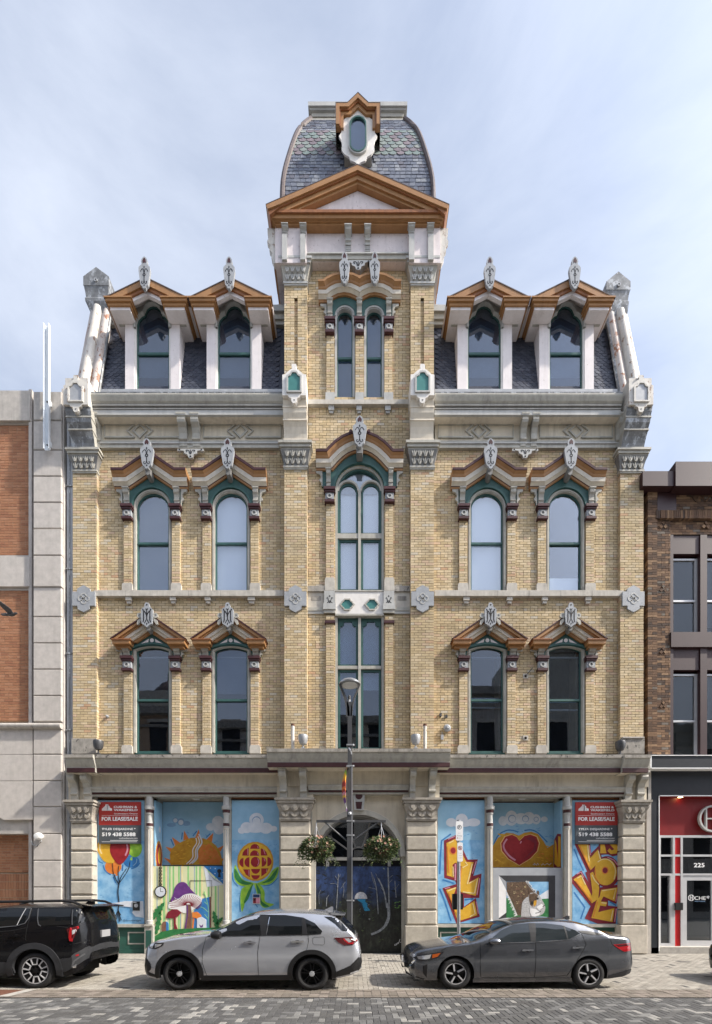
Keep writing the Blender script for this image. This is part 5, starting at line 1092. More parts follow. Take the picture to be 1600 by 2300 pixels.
mu.line('string', 'p_black', 8, [(300, 1110), (320, 1280), (400, 1440)], [(400, 1150), (390, 1250), (405, 1440)], [(575, 1080), (540, 1220), (405, 1420)], [(520, 1190), (430, 1330), (402, 1450)], [(330, 1290), (360, 1370), (402, 1450)])
mu.line('stem', 'p_black', 14, [(402, 1430), (385, 1560), (400, 1720), (385, 1860)])
mu.line('root', 'p_black', 8, [(388, 1840), (350, 1930), (305, 2010)], [(388, 1840), (370, 1950), (350, 2010)], [(388, 1840), (400, 1950), (408, 2020)], [(388, 1840), (420, 1950), (440, 2000)], [(388, 1840), (430, 1920)])
mu.poly('white_patch', 'p_cloud', [(90, 1745), (360, 1725), (500, 1700), (780, 1700), (790, 1960), (660, 1940), (610, 1880), (640, 1800), (440, 1780), (260, 1775), (100, 1790)])
mu.text('@denoonersigns', 'signature', 462, 2015, 30, 'p_black', 285); mu.text('Mel', 'signature', 175, 1870, 35, 'p_black', 90)
m = MB(); m.box(*[mu.g((621, 0))[0], mu.g((730, 0))[0]], YM-.034, YM-.02, mu.g((0, 1848))[1], mu.g((0, 1705))[1], 'p_black'); x, z = mu.g((674, 1770)); m.disc(x, z, .065, YM-.036, YM-.02, 'p_grey', 16); m.box(x-.10, x+.02, YM-.036, YM-.02, z+.10, z+.115, 'p_cloud')
tag(m.build('poster'), 'small black poster with a pale disc on the balloon mural', 'poster')
# sun
YR = .70
mu = Mural('mural', 'mural board of a golden half sun with white streaks in the left recess', (366, 503, 1802, 1944), YR, 'p_sky', (340, 1780), 8.872)
mu.circ('cloud', 'p_cloud', (1330, 590, 120), (1180, 690, 90, 75), (1350, 730, 110)); mu.circ('cloud', 'p_line', (480, 560, 60), (590, 590, 75), (700, 620, 80, 50), (400, 650, 90, 40)); mu.circ('cloud_swirl', 'p_cloud', (480, 560, 42), (590, 600, 50))
brush(mu, 'p_stroke', [(770, 840), (1040, 830), (1330, 1010), (310, 1180), (290, 1400), (1420, 1200)], 32, 14, seed=5)
mu.line('ray_shade', 'p_deep', 22, [(620, 800), (605, 940)], [(910, 770), (830, 870)], [(1180, 820), (1095, 900)], [(390, 930), (445, 1060)])
mu.poly('sun_ray', 'p_orange', [(280, 1080), (430, 1120), (400, 1210)], [(250, 1300), (400, 1350), (380, 1420)], [(410, 890), (570, 1000), (480, 1070)], [(655, 760), (750, 930), (640, 960)], [(945, 735), (985, 910), (870, 920)], [(1238, 805), (1210, 990), (1100, 940)], [(1445, 1060), (1380, 1180), (1280, 1130)], [(1445, 1310), (1410, 1390), (1350, 1350)])
mu.poly('sun', 'p_ochre', [(385, 1448), (370, 1250), (400, 1130), (500, 1040), (640, 970), (780, 910), (900, 900), (1050, 920), (1180, 970), (1290, 1060), (1370, 1180), (1410, 1330), (1420, 1448)])
mu.poly('sun_shade', 'p_orange', [(960, 1440), (930, 1250), (1000, 1050), (1150, 1020), (1300, 1150), (1380, 1300), (1390, 1440)])
brush(mu, 'p_yellow', [(600, 1200), (560, 1320), (700, 1100), (760, 1000), (480, 1250), (800, 1020), (640, 1380)], 40, 20, seed=6); brush(mu, 'p_ochre', [(1100, 1200), (1200, 1320), (1300, 1350), (1060, 1100), (1150, 1150)], 40, 16, seed=8)
mu.line('streak', 'p_white', 18, [(890, 910), (905, 1010), (830, 1140), (825, 1300), (700, 1430)], [(930, 880), (960, 1000), (885, 1150), (875, 1310), (760, 1430)]); mu.line('streak', 'p_cloud', 28, [(950, 830), (1010, 1000), (920, 1150), (915, 1310), (810, 1420)])
# flower
mu = Mural('mural', 'mural board of a yellow round flower with red geometric petals', (521, 627, 1794.5, 2078), YM, 'p_sky', (515, 1790), 7.65)
mu.poly('sky_wash', 'p_blue', [(45, 740), (860, 740), (860, 2190), (45, 2190)]); brush(mu, 'p_stroke', [(110, 800), (300, 790), (100, 1000), (760, 850), (780, 950), (700, 1600), (120, 1650)], 30, 18, seed=9)
mu.circ('cloud', 'p_cloud', (470, 400, 125), (300, 530, 105, 95), (630, 540, 115, 95), (215, 580, 65, 55), (765, 550, 60, 50), (450, 560, 150, 60)); mu.circ('cloud_swirl', 'p_line', (470, 410, 75)); mu.circ('cloud_swirl', 'p_cloud', (470, 420, 68), (620, 550, 60), (280, 540, 55))
mu.line('leaf_shade', 'p_deep', 16, [(60, 1300), (70, 1440), (150, 1540)], [(590, 1530), (720, 1510), (830, 1400)], [(220, 1580), (185, 1750), (190, 1980)], [(450, 1560), (440, 1800), (490, 1900)])
mu.poly('leaf', 'p_green', [(105, 1170), (80, 1350), (140, 1490), (280, 1540), (420, 1480), (250, 1430), (160, 1300)], [(480, 1490), (640, 1410), (740, 1270), (852, 1205), (820, 1380), (720, 1490), (600, 1520)], [(430, 1485), (340, 1640), (280, 1800), (220, 1980), (190, 1760), (220, 1580), (330, 1530)], [(430, 1485), (540, 1520), (610, 1640), (620, 1800), (770, 1850), (600, 1910), (510, 1800), (470, 1640)], smooth=True)
mu.poly('leaf_blade', 'p_dgreen', [(100, 1230), (95, 1370), (160, 1470), (290, 1515), (390, 1480), (230, 1430)], [(560, 1485), (680, 1410), (760, 1310), (840, 1225), (790, 1380), (700, 1460)], [(410, 1500), (330, 1620), (250, 1830), (330, 1750)], [(460, 1500), (540, 1620), (560, 1790), (690, 1880), (600, 1895), (530, 1800)], smooth=True)
mu.circ('flower_head', 'p_ochre', (450, 1110, 312, 338)); mu.circ('flower_face', 'p_yellow', (450, 1110, 285, 310))
def halfd(x, y, rx, ry, a0, a1): return [(x+rx*math.cos(math.radians(a0+(a1-a0)*i/12)), y+ry*math.sin(math.radians(a0+(a1-a0)*i/12))) for i in range(13)]
mu.poly('petal', 'p_red', halfd(443, 895, 80, 84, 180, 360), halfd(437, 1015, 80, 95, 180, 360), [(225, 1012), (338, 1012), (338, 876), (270, 910), (235, 960)], [(545, 885), (545, 1010), (660, 1010), (640, 950), (600, 905)], halfd(247, 1130, 72, 78, 90, 270), halfd(349, 1125, 86, 86, 90, 270),
        halfd(560, 1120, 82, 82, -90, 90), halfd(657, 1115, 74, 80, -90, 90), [(240, 1248), (357, 1248), (357, 1382), (290, 1340)], [(553, 1230), (677, 1230), (640, 1310), (553, 1372)], halfd(455, 1240, 76, 85, 0, 180), halfd(455, 1348, 72, 72, 0, 180), halfd(450, 1120, 80, 90, 0, 345))
mu.line('highlight', 'p_pink', 10, [(490, 850), (500, 885)], [(322, 890), (322, 1000)], [(490, 960), (500, 1005)], [(590, 900), (620, 990)], [(490, 1060), (510, 1120), (490, 1180)], [(600, 1060), (620, 1110)], [(340, 1260), (342, 1360)], [(650, 1245), (640, 1290)])
m = MB(); a, b = mu.g((408, 1840)), mu.g((535, 1670)); m.box(a[0], b[0], YM-.034, YM-.02, a[1], b[1], 'p_white'); m.box(a[0]+.012, b[0]-.012, YM-.036, YM-.02, a[1]+.015, a[1]+.20, 'p_maroon'); m.box(a[0]+.11, b[0]-.012, YM-.038, YM-.02, a[1]+.03, a[1]+.19, 'p_pink'); m.box(a[0]+.012, b[0]-.012, YM-.036, YM-.02, a[1]+.21, b[1]-.012, 'p_navy'); m.disc(a[0]+.06, a[1]+.14, .035, YM-.04, YM-.02, 'p_black', 10)
tag(m.build('poster'), 'small colourful poster with a white border on the flower mural', 'poster')
# mushrooms
mu = Mural('mural', 'mural board of purple mushroom, striped wallpaper and hanging pocket watch', (342.8, 503, 1946, 2130), YM, 'p_pale', (340, 1930), 8.872)
mu.line('wallpaper_stripe', 'p_stripe', 32, *[[(x, 140), (x+R.uniform(-6, 6), 1480)] for x in (255, 370, 440, 552, 735, 900, 970, 1140, 1280)], smooth=False); mu.line('wallpaper_stripe', 'p_line', 12, *[[(x, 140), (x, 1400)] for x in (115, 333, 585, 860, 1335)], smooth=False); mu.line('wallpaper_stripe', 'p_cream', 26, *[[(x, 140), (x, 1400)] for x in (200, 300, 610, 1010)], smooth=False)
mu.poly('peeling_corner', 'p_deep', [(1045, 140), (1445, 140), (1445, 512)]); mu.poly('paper_curl', 'p_cloud', [(1040, 140), (1200, 330), (1445, 515), (1110, 555), (1075, 330)]); mu.poly('curl_shade', 'p_grey', [(1060, 170), (1200, 340), (1400, 490), (1250, 420)])
mu.circ('keyhole', 'p_black', (1355, 240, 42)); mu.poly('keyhole_slot', 'p_black', [(1340, 250), (1372, 250), (1385, 362), (1330, 362)]); mu.circ('star', 'p_white', (1180, 180, 8), (1275, 190, 9), (1270, 290, 9), (1410, 410, 8), (1430, 270, 8))
mu.poly('painted_door', 'p_deep', [(1005, 790), (1195, 748), (1195, 1390), (830, 1390), (815, 1100)]); mu.poly('door_edge', 'p_brown', [(1160, 755), (1197, 745), (1197, 1390), (1165, 1390)]); mu.line('hatch_line', 'p_black', 7, [(775, 600), (775, 428), (1205, 428), (1205, 745)], smooth=False)
mu.line('vine', 'p_stripe', 9, [(1130, 1380), (1140, 1000), (1100, 800), (1060, 640)], [(1125, 1050), (1050, 980), (980, 950)], [(1130, 1180), (1060, 1100)], [(1110, 900), (1060, 850)], [(1080, 720), (1030, 680)])
mu.poly('mushroom_gills', 'p_white', [(340, 930), (380, 850), (520, 800), (620, 720), (760, 690), (880, 700), (1008, 780), (970, 900), (840, 1005), (700, 1075), (600, 1060), (450, 1000), (360, 985)], smooth=True)
mu.line('gill', 'p_maroon', 9, *[[(740+40*math.cos(t), 905+30*math.sin(t)), (740+rr*math.cos(t)*1.0, 880+rr*.62*math.sin(t))] for t, rr in [(-PI*1.12+i*.17, 270+ (110 if abs(i-3) < 4 else 0)*(i < 6)) for i in range(26)]], smooth=False)
mu.poly('mushroom_cap', 'p_purple', [(385, 850), (440, 700), (470, 580), (530, 490), (620, 455), (700, 485), (780, 590), (880, 690), (1005, 775), (880, 700), (760, 685), (640, 720), (560, 790), (470, 810)], smooth=True)
mu.line('cap_highlight', 'p_cloud', 9, [(465, 760), (500, 795), (570, 780), (640, 720)])
mu.poly('mushroom_stem', 'p_brown', [(700, 900), (790, 905), (805, 1060), (800, 1430), (650, 1430), (705, 1150)]); mu.line('stem_highlight', 'p_purple', 24, [(720, 920), (720, 1100), (680, 1400)])
mu.poly('red_mushroom', 'p_maroon', [(290, 1175), (330, 1060), (420, 1000), (520, 1000), (605, 1060), (540, 1140), (430, 1182)], [(445, 1170), (490, 1170), (490, 1290), (530, 1400), (455, 1400)]); mu.poly('orange_mushroom', 'p_orange', [(818, 1060), (920, 1050), (1000, 1120), (1005, 1240), (945, 1255), (905, 1180), (820, 1165)], [(830, 1180), (860, 1190), (840, 1400), (815, 1400)])
mu.poly('small_arch', 'p_brown', [(215, 1460), (215, 1300), (240, 1250), (300, 1240), (300, 1460)]); mu.poly('small_arch_shade', 'p_deep', [(300, 1460), (300, 1240), (345, 1280), (350, 1420)])
mu.poly('card', 'p_cloud', [(915, 1180), (1010, 1150), (1100, 1210), (1100, 1370), (915, 1370)]); mu.poly('butterfly', 'p_purple', [(955, 1300), (1000, 1330), (1040, 1295), (1030, 1360), (985, 1365)])
mu.circ('watch', 'p_black', (185, 650, 120)); mu.circ('watch_face', 'p_cloud', (185, 650, 98)); mu.line('watch_hand', 'p_black', 10, [(185, 570), (188, 648)], [(188, 648), (245, 650)])
m = MB(); y = mu.yy()
for i in range(6): x, z = mu.g((187, 175+66*i)); m.annulus(x, z, .048, .034, y, YM, 'p_black', 12)
m.build('watch_chain', mu.root)
def leafy(p, q, w_, n=5):
    out = []; dx, dy = q[0]-p[0], q[1]-p[1]; l = math.hypot(dx, dy); nx, ny = -dy/l, dx/l
    for sgn in (1, -1):
        rng = range(n) if sgn > 0 else range(n-1, -1, -1)
        for i in rng:
            for f_, k in (((.25, 1.0), (.9, .5)) if sgn > 0 else ((.9, .5), (.25, 1.0))):
                t = (i+f_)/n; ww = w_*math.sin(PI*min(1, t*.85+.12))*k; out.append((p[0]+dx*t+nx*ww*sgn, p[1]+dy*t+ny*ww*sgn))
        if sgn > 0: out.append(q)
    return [p]+out
mu.poly('painted_leaf', 'p_dgreen', leafy((20, 1200), (265, 860), 75), leafy((95, 1500), (195, 1030), 60), leafy((1330, 1400), (1240, 1030), 65), leafy((1300, 1300), (1425, 1160), 45))
mu.poly('painted_grass', 'p_dgreen', [(30, 1570), (200, 1450), (450, 1400), (900, 1375), (1440, 1360), (1440, 1780), (30, 1780)])
# forest at night
YF = .12
def FOREST(name):
    m, N, L, b = _mat(name); p = _pos(N, L); sp = N.new('ShaderNodeSeparateXYZ'); L.new(p, sp.inputs[0])
    def blob(cx, cz, rx, rz, lo, hi):
        v_ = N.new('ShaderNodeVectorMath'); v_.operation = 'SUBTRACT'; L.new(p, v_.inputs[0]); v_.inputs[1].default_value = (cx, 0, cz)
        k = N.new('ShaderNodeVectorMath'); k.operation = 'MULTIPLY'; L.new(v_.outputs[0], k.inputs[0]); k.inputs[1].default_value = (1/rx, 0, 1/rz)
        l = N.new('ShaderNodeVectorMath'); l.operation = 'LENGTH'; L.new(k.outputs[0], l.inputs[0])
        ns = N.new('ShaderNodeMath'); ns.operation = 'MULTIPLY_ADD'; L.new(_noise(N, L, p, 5, 7, .7), ns.inputs[0]); ns.inputs[1].default_value = 1.1; L.new(l.outputs['Value'], ns.inputs[2])
        return _ramp(N, L, ns.outputs[0], lo, hi, (1, 1, 1, 1), (0, 0, 0, 1))
    c = _ramp(N, L, _noise(N, L, _pos(N, L, (1, 1, .45)), 9, 8, .75), .35, .75, (.004, .006, .007, 1), (.030, .040, .034, 1))
    c = _mix(N, L, blob(X(805), Z(1966), 1.0, .8, 1.05, 2.1), c, (.016, .028, .062)); c = _mix(N, L, blob(X(812), Z(1985), .6, .55, 1.0, 2.1), c, (.055, .065, .135)); c = _mix(N, L, blob(X(747), Z(1998), .16, .22, 1.0, 1.9), c, (.02, .05, .16)); c = _mix(N, L, blob(X(872), Z(1990), .18, .26, 1.0, 1.9), c, (.022, .05, .15))
    s = N.new('ShaderNodeMapRange'); zn = N.new('ShaderNodeMath'); zn.operation = 'MULTIPLY_ADD'; L.new(_noise(N, L, _pos(N, L, (1, 1, .3)), 6, 6, .7), zn.inputs[0]); zn.inputs[1].default_value = 1.6; zs_ = N.new('ShaderNodeMath'); zs_.operation = 'SUBTRACT'; L.new(sp.outputs['Z'], zs_.inputs[0]); zs_.inputs[1].default_value = Z(2013)+.8; L.new(zs_.outputs[0], zn.inputs[2]); L.new(zn.outputs[0], s.inputs[0]); s.inputs[1].default_value = -.35; s.inputs[2].default_value = .35
    c = _mix(N, L, s.outputs[0], _ramp(N, L, _noise(N, L, _pos(N, L, (1, 1, .5)), 7, 8, .75), .4, .8, (.004, .006, .006, 1), (.055, .065, .050, 1)), c)
    c = _mix(N, L, 1., c, _ramp(N, L, _noise(N, L, _pos(N, L, (1, 1, .7)), 4.5, 8, .78), .34, .66, (.12, .12, .12, 1), (1.25, 1.2, 1.15, 1)), 'MULTIPLY')
    L.new(c, b.inputs['Base Color']); b.inputs['Roughness'].default_value = .5
FOREST('p_forest')
mu = Mural('mural', 'dark night forest mural with moon and birches across the arched entrance', (698.5, 913.3, 1946.5, 2141), YF, 'p_forest', (690, 1930), 6.943, .05)
brush(mu, 'p_night', [(120, 300), (200, 420), (160, 540), (260, 250), (1480, 300), (1440, 480), (1500, 200), (300, 560), (620, 590), (1000, 580), (1350, 560)], 46, 40, 'tree_mass', 41)
mu.poly('moon', 'p_moon', halfd(840, 620, 100, 108, 180, 360)); brush(mu, 'p_line', [(840, 560), (820, 590), (870, 575)], 14, 6, seed=2); mu.poly('stream', 'p_water', [(775, 626), (800, 650), (850, 680), (870, 730), (880, 770), (900, 812), (985, 800), (940, 745), (945, 700), (905, 660), (915, 626)]); brush(mu, 'p_night', [(850, 720), (880, 790), (940, 760), (960, 690), (800, 650)], 14, 12, 'rock', 43)
brush(mu, 'p_moss', [(800, 900), (1000, 950), (900, 1100), (500, 700), (1400, 1100), (1150, 1250), (980, 700), (1050, 800), (600, 800)], 20, 40, seed=12); brush(mu, 'p_mid', [(1420, 650), (1400, 720), (1470, 690)], 22, 14, seed=13); brush(mu, 'p_bark', [(960, 700), (900, 860), (980, 950), (830, 790)], 12, 14, seed=14)
mu.line('birch', 'p_bark', 11, [(490, 230), (475, 500), (455, 830)], [(1040, 290), (1085, 480), (1110, 860)], [(1370, 340), (1390, 600)], [(310, 600), (300, 740)]); mu.line('birch', 'p_bark', 20, [(1262, 130), (1272, 400), (1280, 700)], [(1110, 300), (1200, 500), (1245, 760)]); mu.line('birch_trunk', 'p_bark', 44, [(1265, 680), (1275, 900), (1220, 1040)]); mu.line('birch_trunk', 'p_bark', 34, [(1220, 1040), (1130, 1120), (1000, 1175)])
mu.line('twig', 'p_bark', 5, [(475, 400), (430, 380), (360, 385)], [(480, 330), (440, 260)], [(490, 300), (520, 240)], [(1060, 420), (1020, 300), (1000, 200)], [(1080, 470), (960, 440)], [(1275, 300), (1340, 250)], [(1280, 370), (1330, 320)], [(520, 470), (600, 350)], [(1000, 200), (1040, 290)], [(1100, 300), (1070, 220)], [(1385, 460), (1430, 390)], [(1200, 500), (1150, 440)], [(300, 620), (340, 560)], [(190, 700), (185, 560), (215, 480)], [(1390, 500), (1350, 440)], [(560, 600), (575, 470), (560, 380)])
mu.line('signature', 'p_white', 7, [(1380, 1320), (1365, 1345), (1390, 1340)], [(1400, 1310), (1395, 1340), (1420, 1300), (1425, 1320), (1450, 1250)], [(1455, 1300), (1475, 1290)])
# ALL
mu = Mural('mural', 'mural board of yellow and maroon graffiti letters ALL behind the parking sign', (984, 1090, 1794, 2074.5), YM, 'p_sky', (980, 1790), 7.65)
mu.poly('sky_wash', 'p_blue', [(30, 745), (845, 745), (845, 2170), (30, 2170)]); mu.circ('cloud', 'p_cloud', (440, 400, 105, 110), (260, 440, 90, 75), (640, 440, 120, 70), (430, 470, 180, 50)); brush(mu, 'p_stroke', [(600, 620), (680, 670), (480, 640), (580, 980), (640, 1020), (750, 1220), (720, 1280), (790, 1550), (80, 1880)], 26, 22, seed=15)
mu.line('shade_stroke', 'p_deep', 28, [(255, 640), (95, 755), (75, 1000), (62, 1330)], [(110, 1425), (300, 1485)], [(60, 1580), (150, 1800), (255, 2130)], [(490, 1770), (640, 1755)], smooth=False)
mu.poly('letter_outline', 'p_maroon', [(135, 750), (340, 655), (440, 860), (545, 1080), (718, 1076), (640, 1360), (781, 1320), (742, 1738), (470, 1740), (350, 1500), (330, 1445), (140, 1395)]); mu.poly('letter_outline', 'p_maroon', [(110, 1570), (345, 1500), (480, 1660), (480, 1890), (682, 1740), (752, 2060), (350, 2180)])
mu.poly('letter', 'p_yellow', [(178, 795), (332, 722), (400, 880), (520, 1120), (645, 1125), (560, 1475), (730, 1385), (680, 1702), (430, 1640), (410, 1600), (440, 1200), (335, 1130), (280, 1170), (305, 1388), (185, 1350)]); mu.poly('letter', 'p_yellow', [(170, 1600), (350, 1550), (300, 1690), (300, 1945), (480, 1905), (657, 1790), (706, 2035), (400, 2132), (360, 2100)])
mu.poly('letter_counter', 'p_pink', [(318, 1160), (345, 1150), (340, 1440), (318, 1430)]); mu.poly('letter_counter', 'p_maroon', [(345, 1150), (430, 1200), (400, 1600), (345, 1440)])
mu.circ('counter_dot', 'p_orange', (290, 925, 62, 70)); mu.circ('counter_dot', 'p_red', (292, 925, 44, 52)); mu.line('letter_highlight', 'p_cream', 16, [(215, 800), (300, 755)], [(455, 1220), (540, 1170), (500, 1120)], [(620, 1150), (580, 1320), (535, 1500)], [(560, 1490), (710, 1410), (660, 1660)], [(290, 1200), (295, 1370)], [(200, 1620), (340, 1565)], [(630, 1830), (670, 2010), (580, 2060)], [(460, 1635), (650, 1660)], smooth=False); mu.line('outline_highlight', 'p_pink', 16, [(210, 730), (320, 680)], [(690, 1110), (620, 1320)], [(750, 1400), (700, 1690)], [(690, 1800), (725, 2010)], [(150, 1580), (240, 1555)], smooth=False); mu.line('letter_shade', 'p_orange', 14, [(195, 850), (215, 1300)], [(430, 1210), (405, 1600)], [(215, 1650), (330, 1990)], smooth=False)
# heart
mu = Mural('mural', 'mural board of a big red heart on gold in the right recess', (1106.7, 1245.8, 1803.5, 1948.5), YR, 'p_sky', (1100, 1790), 7.918)
mu.circ('cloud', 'p_cloud', (390, 380, 110, 135), (240, 430, 80, 85), (560, 390, 120, 100), (700, 380, 110, 110), (830, 400, 80, 90), (975, 400, 60, 50)); mu.circ('cloud_swirl', 'p_line', (400, 390, 70), (640, 390, 60), (830, 400, 45)); mu.circ('cloud_swirl', 'p_cloud', (405, 395, 58), (640, 395, 48), (830, 400, 35))
brush(mu, 'p_stroke', [(120, 560), (300, 560), (900, 620), (1050, 700), (1100, 760), (540, 560)], 32, 20, seed=17); mu.line('shade_stroke', 'p_deep', 22, [(80, 840), (160, 680), (300, 600), (420, 600), (510, 630)], [(620, 600), (740, 590), (860, 640), (1030, 810)])
mu.poly('gold_ground', 'p_ochre', [(60, 1254), (60, 880), (150, 730), (300, 640), (420, 650), (520, 690), (620, 640), (740, 620), (860, 660), (960, 790), (1030, 910), (1145, 840), (1150, 1254)]); brush(mu, 'p_yellow', [(150, 900), (180, 1100), (960, 950), (1000, 1150), (870, 1150), (260, 700)], 45, 20, seed=18); brush(mu, 'p_orange', [(900, 1080), (1080, 1080), (950, 960)], 30, 10, seed=19)
hp = [(530, 1212), (340, 1100), (225, 960), (212, 830), (280, 715), (400, 678), (480, 715), (533, 785), (620, 700), (720, 675), (830, 715), (872, 830), (840, 965), (720, 1095)]
mu.poly('heart_rim', 'p_cream', [(530+(a-530)*1.06, 930+(b-930)*1.05) for a, b in hp]); mu.poly('heart_rim', 'p_orange', [(530+(a-530)*1.035, 930+(b-930)*1.03) for a, b in hp]); mu.poly('heart', 'p_red', hp); mu.poly('heart_shade', 'p_maroon', [(640, 740), (760, 700), (840, 790), (830, 950), (600, 1120), (780, 930), (800, 820)])
mu.line('highlight', 'p_pink', 30, [(310, 750), (250, 850), (270, 950), (360, 1060), (460, 1130)]); mu.line('highlight', 'p_pink', 20, [(545, 830), (565, 790)]); mu.line('signature', 'p_cloud', 9, [(770, 1200), (800, 1215), (790, 1180), (840, 1220), (850, 1180), (875, 1210)], [(920, 1220), (950, 1190), (980, 1215), (1030, 1185), (1060, 1215), (1095, 1180)], smooth=False)
# squirrel
mu = Mural('mural', 'mural board of a grey squirrel looking out of a painted niche', (1108, 1264.7, 1949.5, 2130), YM, 'p_grey', (1100, 1790), 7.918)
mu.poly('niche', 'p_dk', [(165, 1400), (1170, 1400), (1170, 2600), (165, 2600)]); mu.poly('niche_side', 'p_white', [(165, 1400), (300, 1660), (300, 2060), (165, 2160)]); mu.poly('niche_side', 'p_grey', [(165, 1400), (300, 1512), (300, 1660)])
mu.poly('painted_sky', 'p_blue', [(300, 1512), (1050, 1512), (1050, 1825), (300, 1825)]); mu.poly('painted_cloud', 'p_cloud', [(880, 1760), (1050, 1650), (1050, 1825), (900, 1825)]); mu.poly('painted_lawn', 'p_dgreen', [(300, 1800), (600, 1840), (1050, 1810), (1050, 2500), (300, 2500)])
tail = [(305, 1515), (640, 1512), (740, 1640), (810, 1720), (700, 1800), (610, 1900), (590, 2110), (500, 2110), (420, 1910), (305, 1680)]
q = random.Random(4); fr_ = []
for i in range(60): t = i/60; x, y = (640+170*t, 1512+205*t) if i % 2 else (305+190*t, 1670+440*t); a = -.9 if i % 2 else 2.6; l = q.uniform(30, 60); fr_.append([(x, y-10), (x+l*math.cos(a+q.uniform(-.4, .4)), y+l*math.sin(a+q.uniform(-.4, .4))), (x+8, y+14)])
mu.poly('tail_fringe', 'p_white', *fr_); mu.poly('tail', 'p_hair', tail); brush(mu, 'p_cream', [(400, 1570), (500, 1600), (560, 1680), (450, 1700), (520, 1780), (600, 1740), (640, 1600), (500, 1880)], 11, 45, seed=21); brush(mu, 'p_brown', [(400, 1570), (500, 1640), (580, 1740), (480, 1740), (540, 1880)], 18, 40, seed=22)
mu.poly('body', 'p_fur', [(560, 2500), (570, 1980), (600, 1850), (690, 1780), (740, 1900), (780, 2120), (760, 2500)], smooth=True); mu.poly('head', 'p_fur', [(700, 1730), (780, 1705), (860, 1730), (930, 1830), (990, 1960), (960, 2070), (860, 2120), (770, 2080), (720, 1960), (695, 1850)], smooth=True); mu.poly('head_cap', 'p_hair', [(700, 1650), (725, 1730), (800, 1710), (860, 1750), (840, 1830), (780, 1900), (760, 1960), (720, 1920), (700, 1820)]); mu.poly('ear', 'p_hair', [(845, 1730), (840, 1680), (865, 1665), (885, 1700), (880, 1750)])
mu.circ('eye', 'p_black', (855, 1812, 20)); mu.circ('nose', 'p_black', (757, 1890, 26, 30)); mu.poly('muzzle', 'p_ochre', [(790, 1850), (840, 1840), (830, 1920), (790, 1960), (780, 1900)]); mu.poly('chest', 'p_white', [(720, 1980), (820, 2000), (900, 2060), (880, 2110), (760, 2140), (720, 2060)], [(830, 1960), (930, 1900), (960, 1960), (880, 2020)]); mu.line('mouth', 'p_black', 12, [(810, 2070), (870, 2060), (910, 2035)], [(940, 1960), (980, 1930)]); brush(mu, 'p_white', [(900, 1850), (930, 1990), (760, 2060), (620, 1900)], 12, 24, seed=23)
# LOVE
mu = Mural('mural', 'mural board of yellow and maroon graffiti letters LOVE at the right pier', (1286.4, 1393, 1795.5, 2076), YM, 'p_sky', (1280, 1790), 7.65)
mu.poly('sky_wash', 'p_blue', [(48, 745), (862, 745), (862, 2185), (48, 2185)]); brush(mu, 'p_stroke', [(130, 1180), (110, 1230), (420, 870), (780, 1050), (130, 1720)], 24, 14, seed=25)
mu.line('shade_stroke', 'p_deep', 26, [(80, 900), (150, 1080), (240, 1270)], [(75, 1640), (260, 1900), (190, 2100)], [(690, 1800), (800, 1870)], [(840, 1440), (800, 1490)], smooth=False)
mu.poly('letter_outline', 'p_maroon', [(85, 812), (355, 812), (370, 970), (500, 840), (565, 1090), (420, 1250), (310, 1305)]); mu.poly('letter_outline', 'p_maroon', [(500, 812), (865, 812), (868, 900), (820, 1005), (740, 1025), (660, 990), (530, 1000)]); mu.circ('letter_outline', 'p_maroon', (640, 1290, 228, 272)); mu.poly('letter_outline', 'p_maroon', [(38, 1385), (200, 1268), (325, 1470), (270, 1300), (420, 1230), (520, 1480), (530, 1720), (450, 1880), (370, 1890), (38, 1480)]); mu.poly('letter_outline', 'p_maroon', [(500, 1560), (862, 1503), (802, 1845), (660, 1780), (660, 1870), (822, 1888), (790, 2182), (480, 2182), (260, 2092), (370, 1860), (460, 1780)])
mu.poly('letter', 'p_yellow', [(140, 820), (322, 820), (352, 1055), (487, 903), (547, 1080), (480, 1150), (350, 1268)]); mu.poly('letter', 'p_yellow', [(530, 820), (600, 820), (632, 972), (525, 972)]); mu.poly('letter', 'p_yellow', [(690, 820), (800, 818), (840, 880), (805, 975), (705, 985), (648, 930), (685, 885), (725, 925), (765, 900)])
mu.poly('letter', 'p_yellow', [(65, 1420), (195, 1338), (380, 1705), (390, 1640), (350, 1315), (400, 1290), (480, 1480), (507, 1560), (490, 1755), (380, 1832)]); mu.circ('letter', 'p_yellow', (615, 1290, 192, 232)); mu.circ('counter_dot', 'p_orange', (607, 1265, 60, 66)); mu.circ('counter_dot', 'p_maroon', (607, 1265, 43, 48)); mu.poly('letter', 'p_yellow', [(540, 1600), (822, 1558), (772, 1795), (580, 1712), (530, 1800), (642, 1808), (620, 1885), (520, 1868), (488, 1985), (767, 1913), (735, 2152), (370, 2082), (460, 1790), (512, 1715)])
mu.line('letter_highlight', 'p_cream', 15, [(305, 830), (335, 1110)], [(490, 930), (525, 1070)], [(130, 1400), (200, 1360), (270, 1510)], [(380, 1340), (430, 1440), (500, 1510)], [(555, 1615), (790, 1580), (750, 1760)], [(740, 1950), (705, 2130)], [(545, 1820), (630, 1830)], smooth=False); mu.line('letter_highlight', 'p_cream', 14, [(480, 1120), (560, 1075), (660, 1080), (740, 1150), (785, 1270), (760, 1420)]); mu.line('outline_highlight', 'p_pink', 16, [(335, 830), (355, 1000)], [(120, 1330), (195, 1295), (240, 1390)], [(840, 1530), (790, 1800)], [(800, 1920), (770, 2150)], [(650, 1040), (760, 1090), (840, 1200)], smooth=False); mu.line('letter_shade', 'p_orange', 14, [(175, 850), (300, 1140), (360, 1250)], [(100, 1440), (380, 1800)], [(440, 1230), (435, 1380), (520, 1500)], [(480, 1800), (400, 2070)], smooth=False)
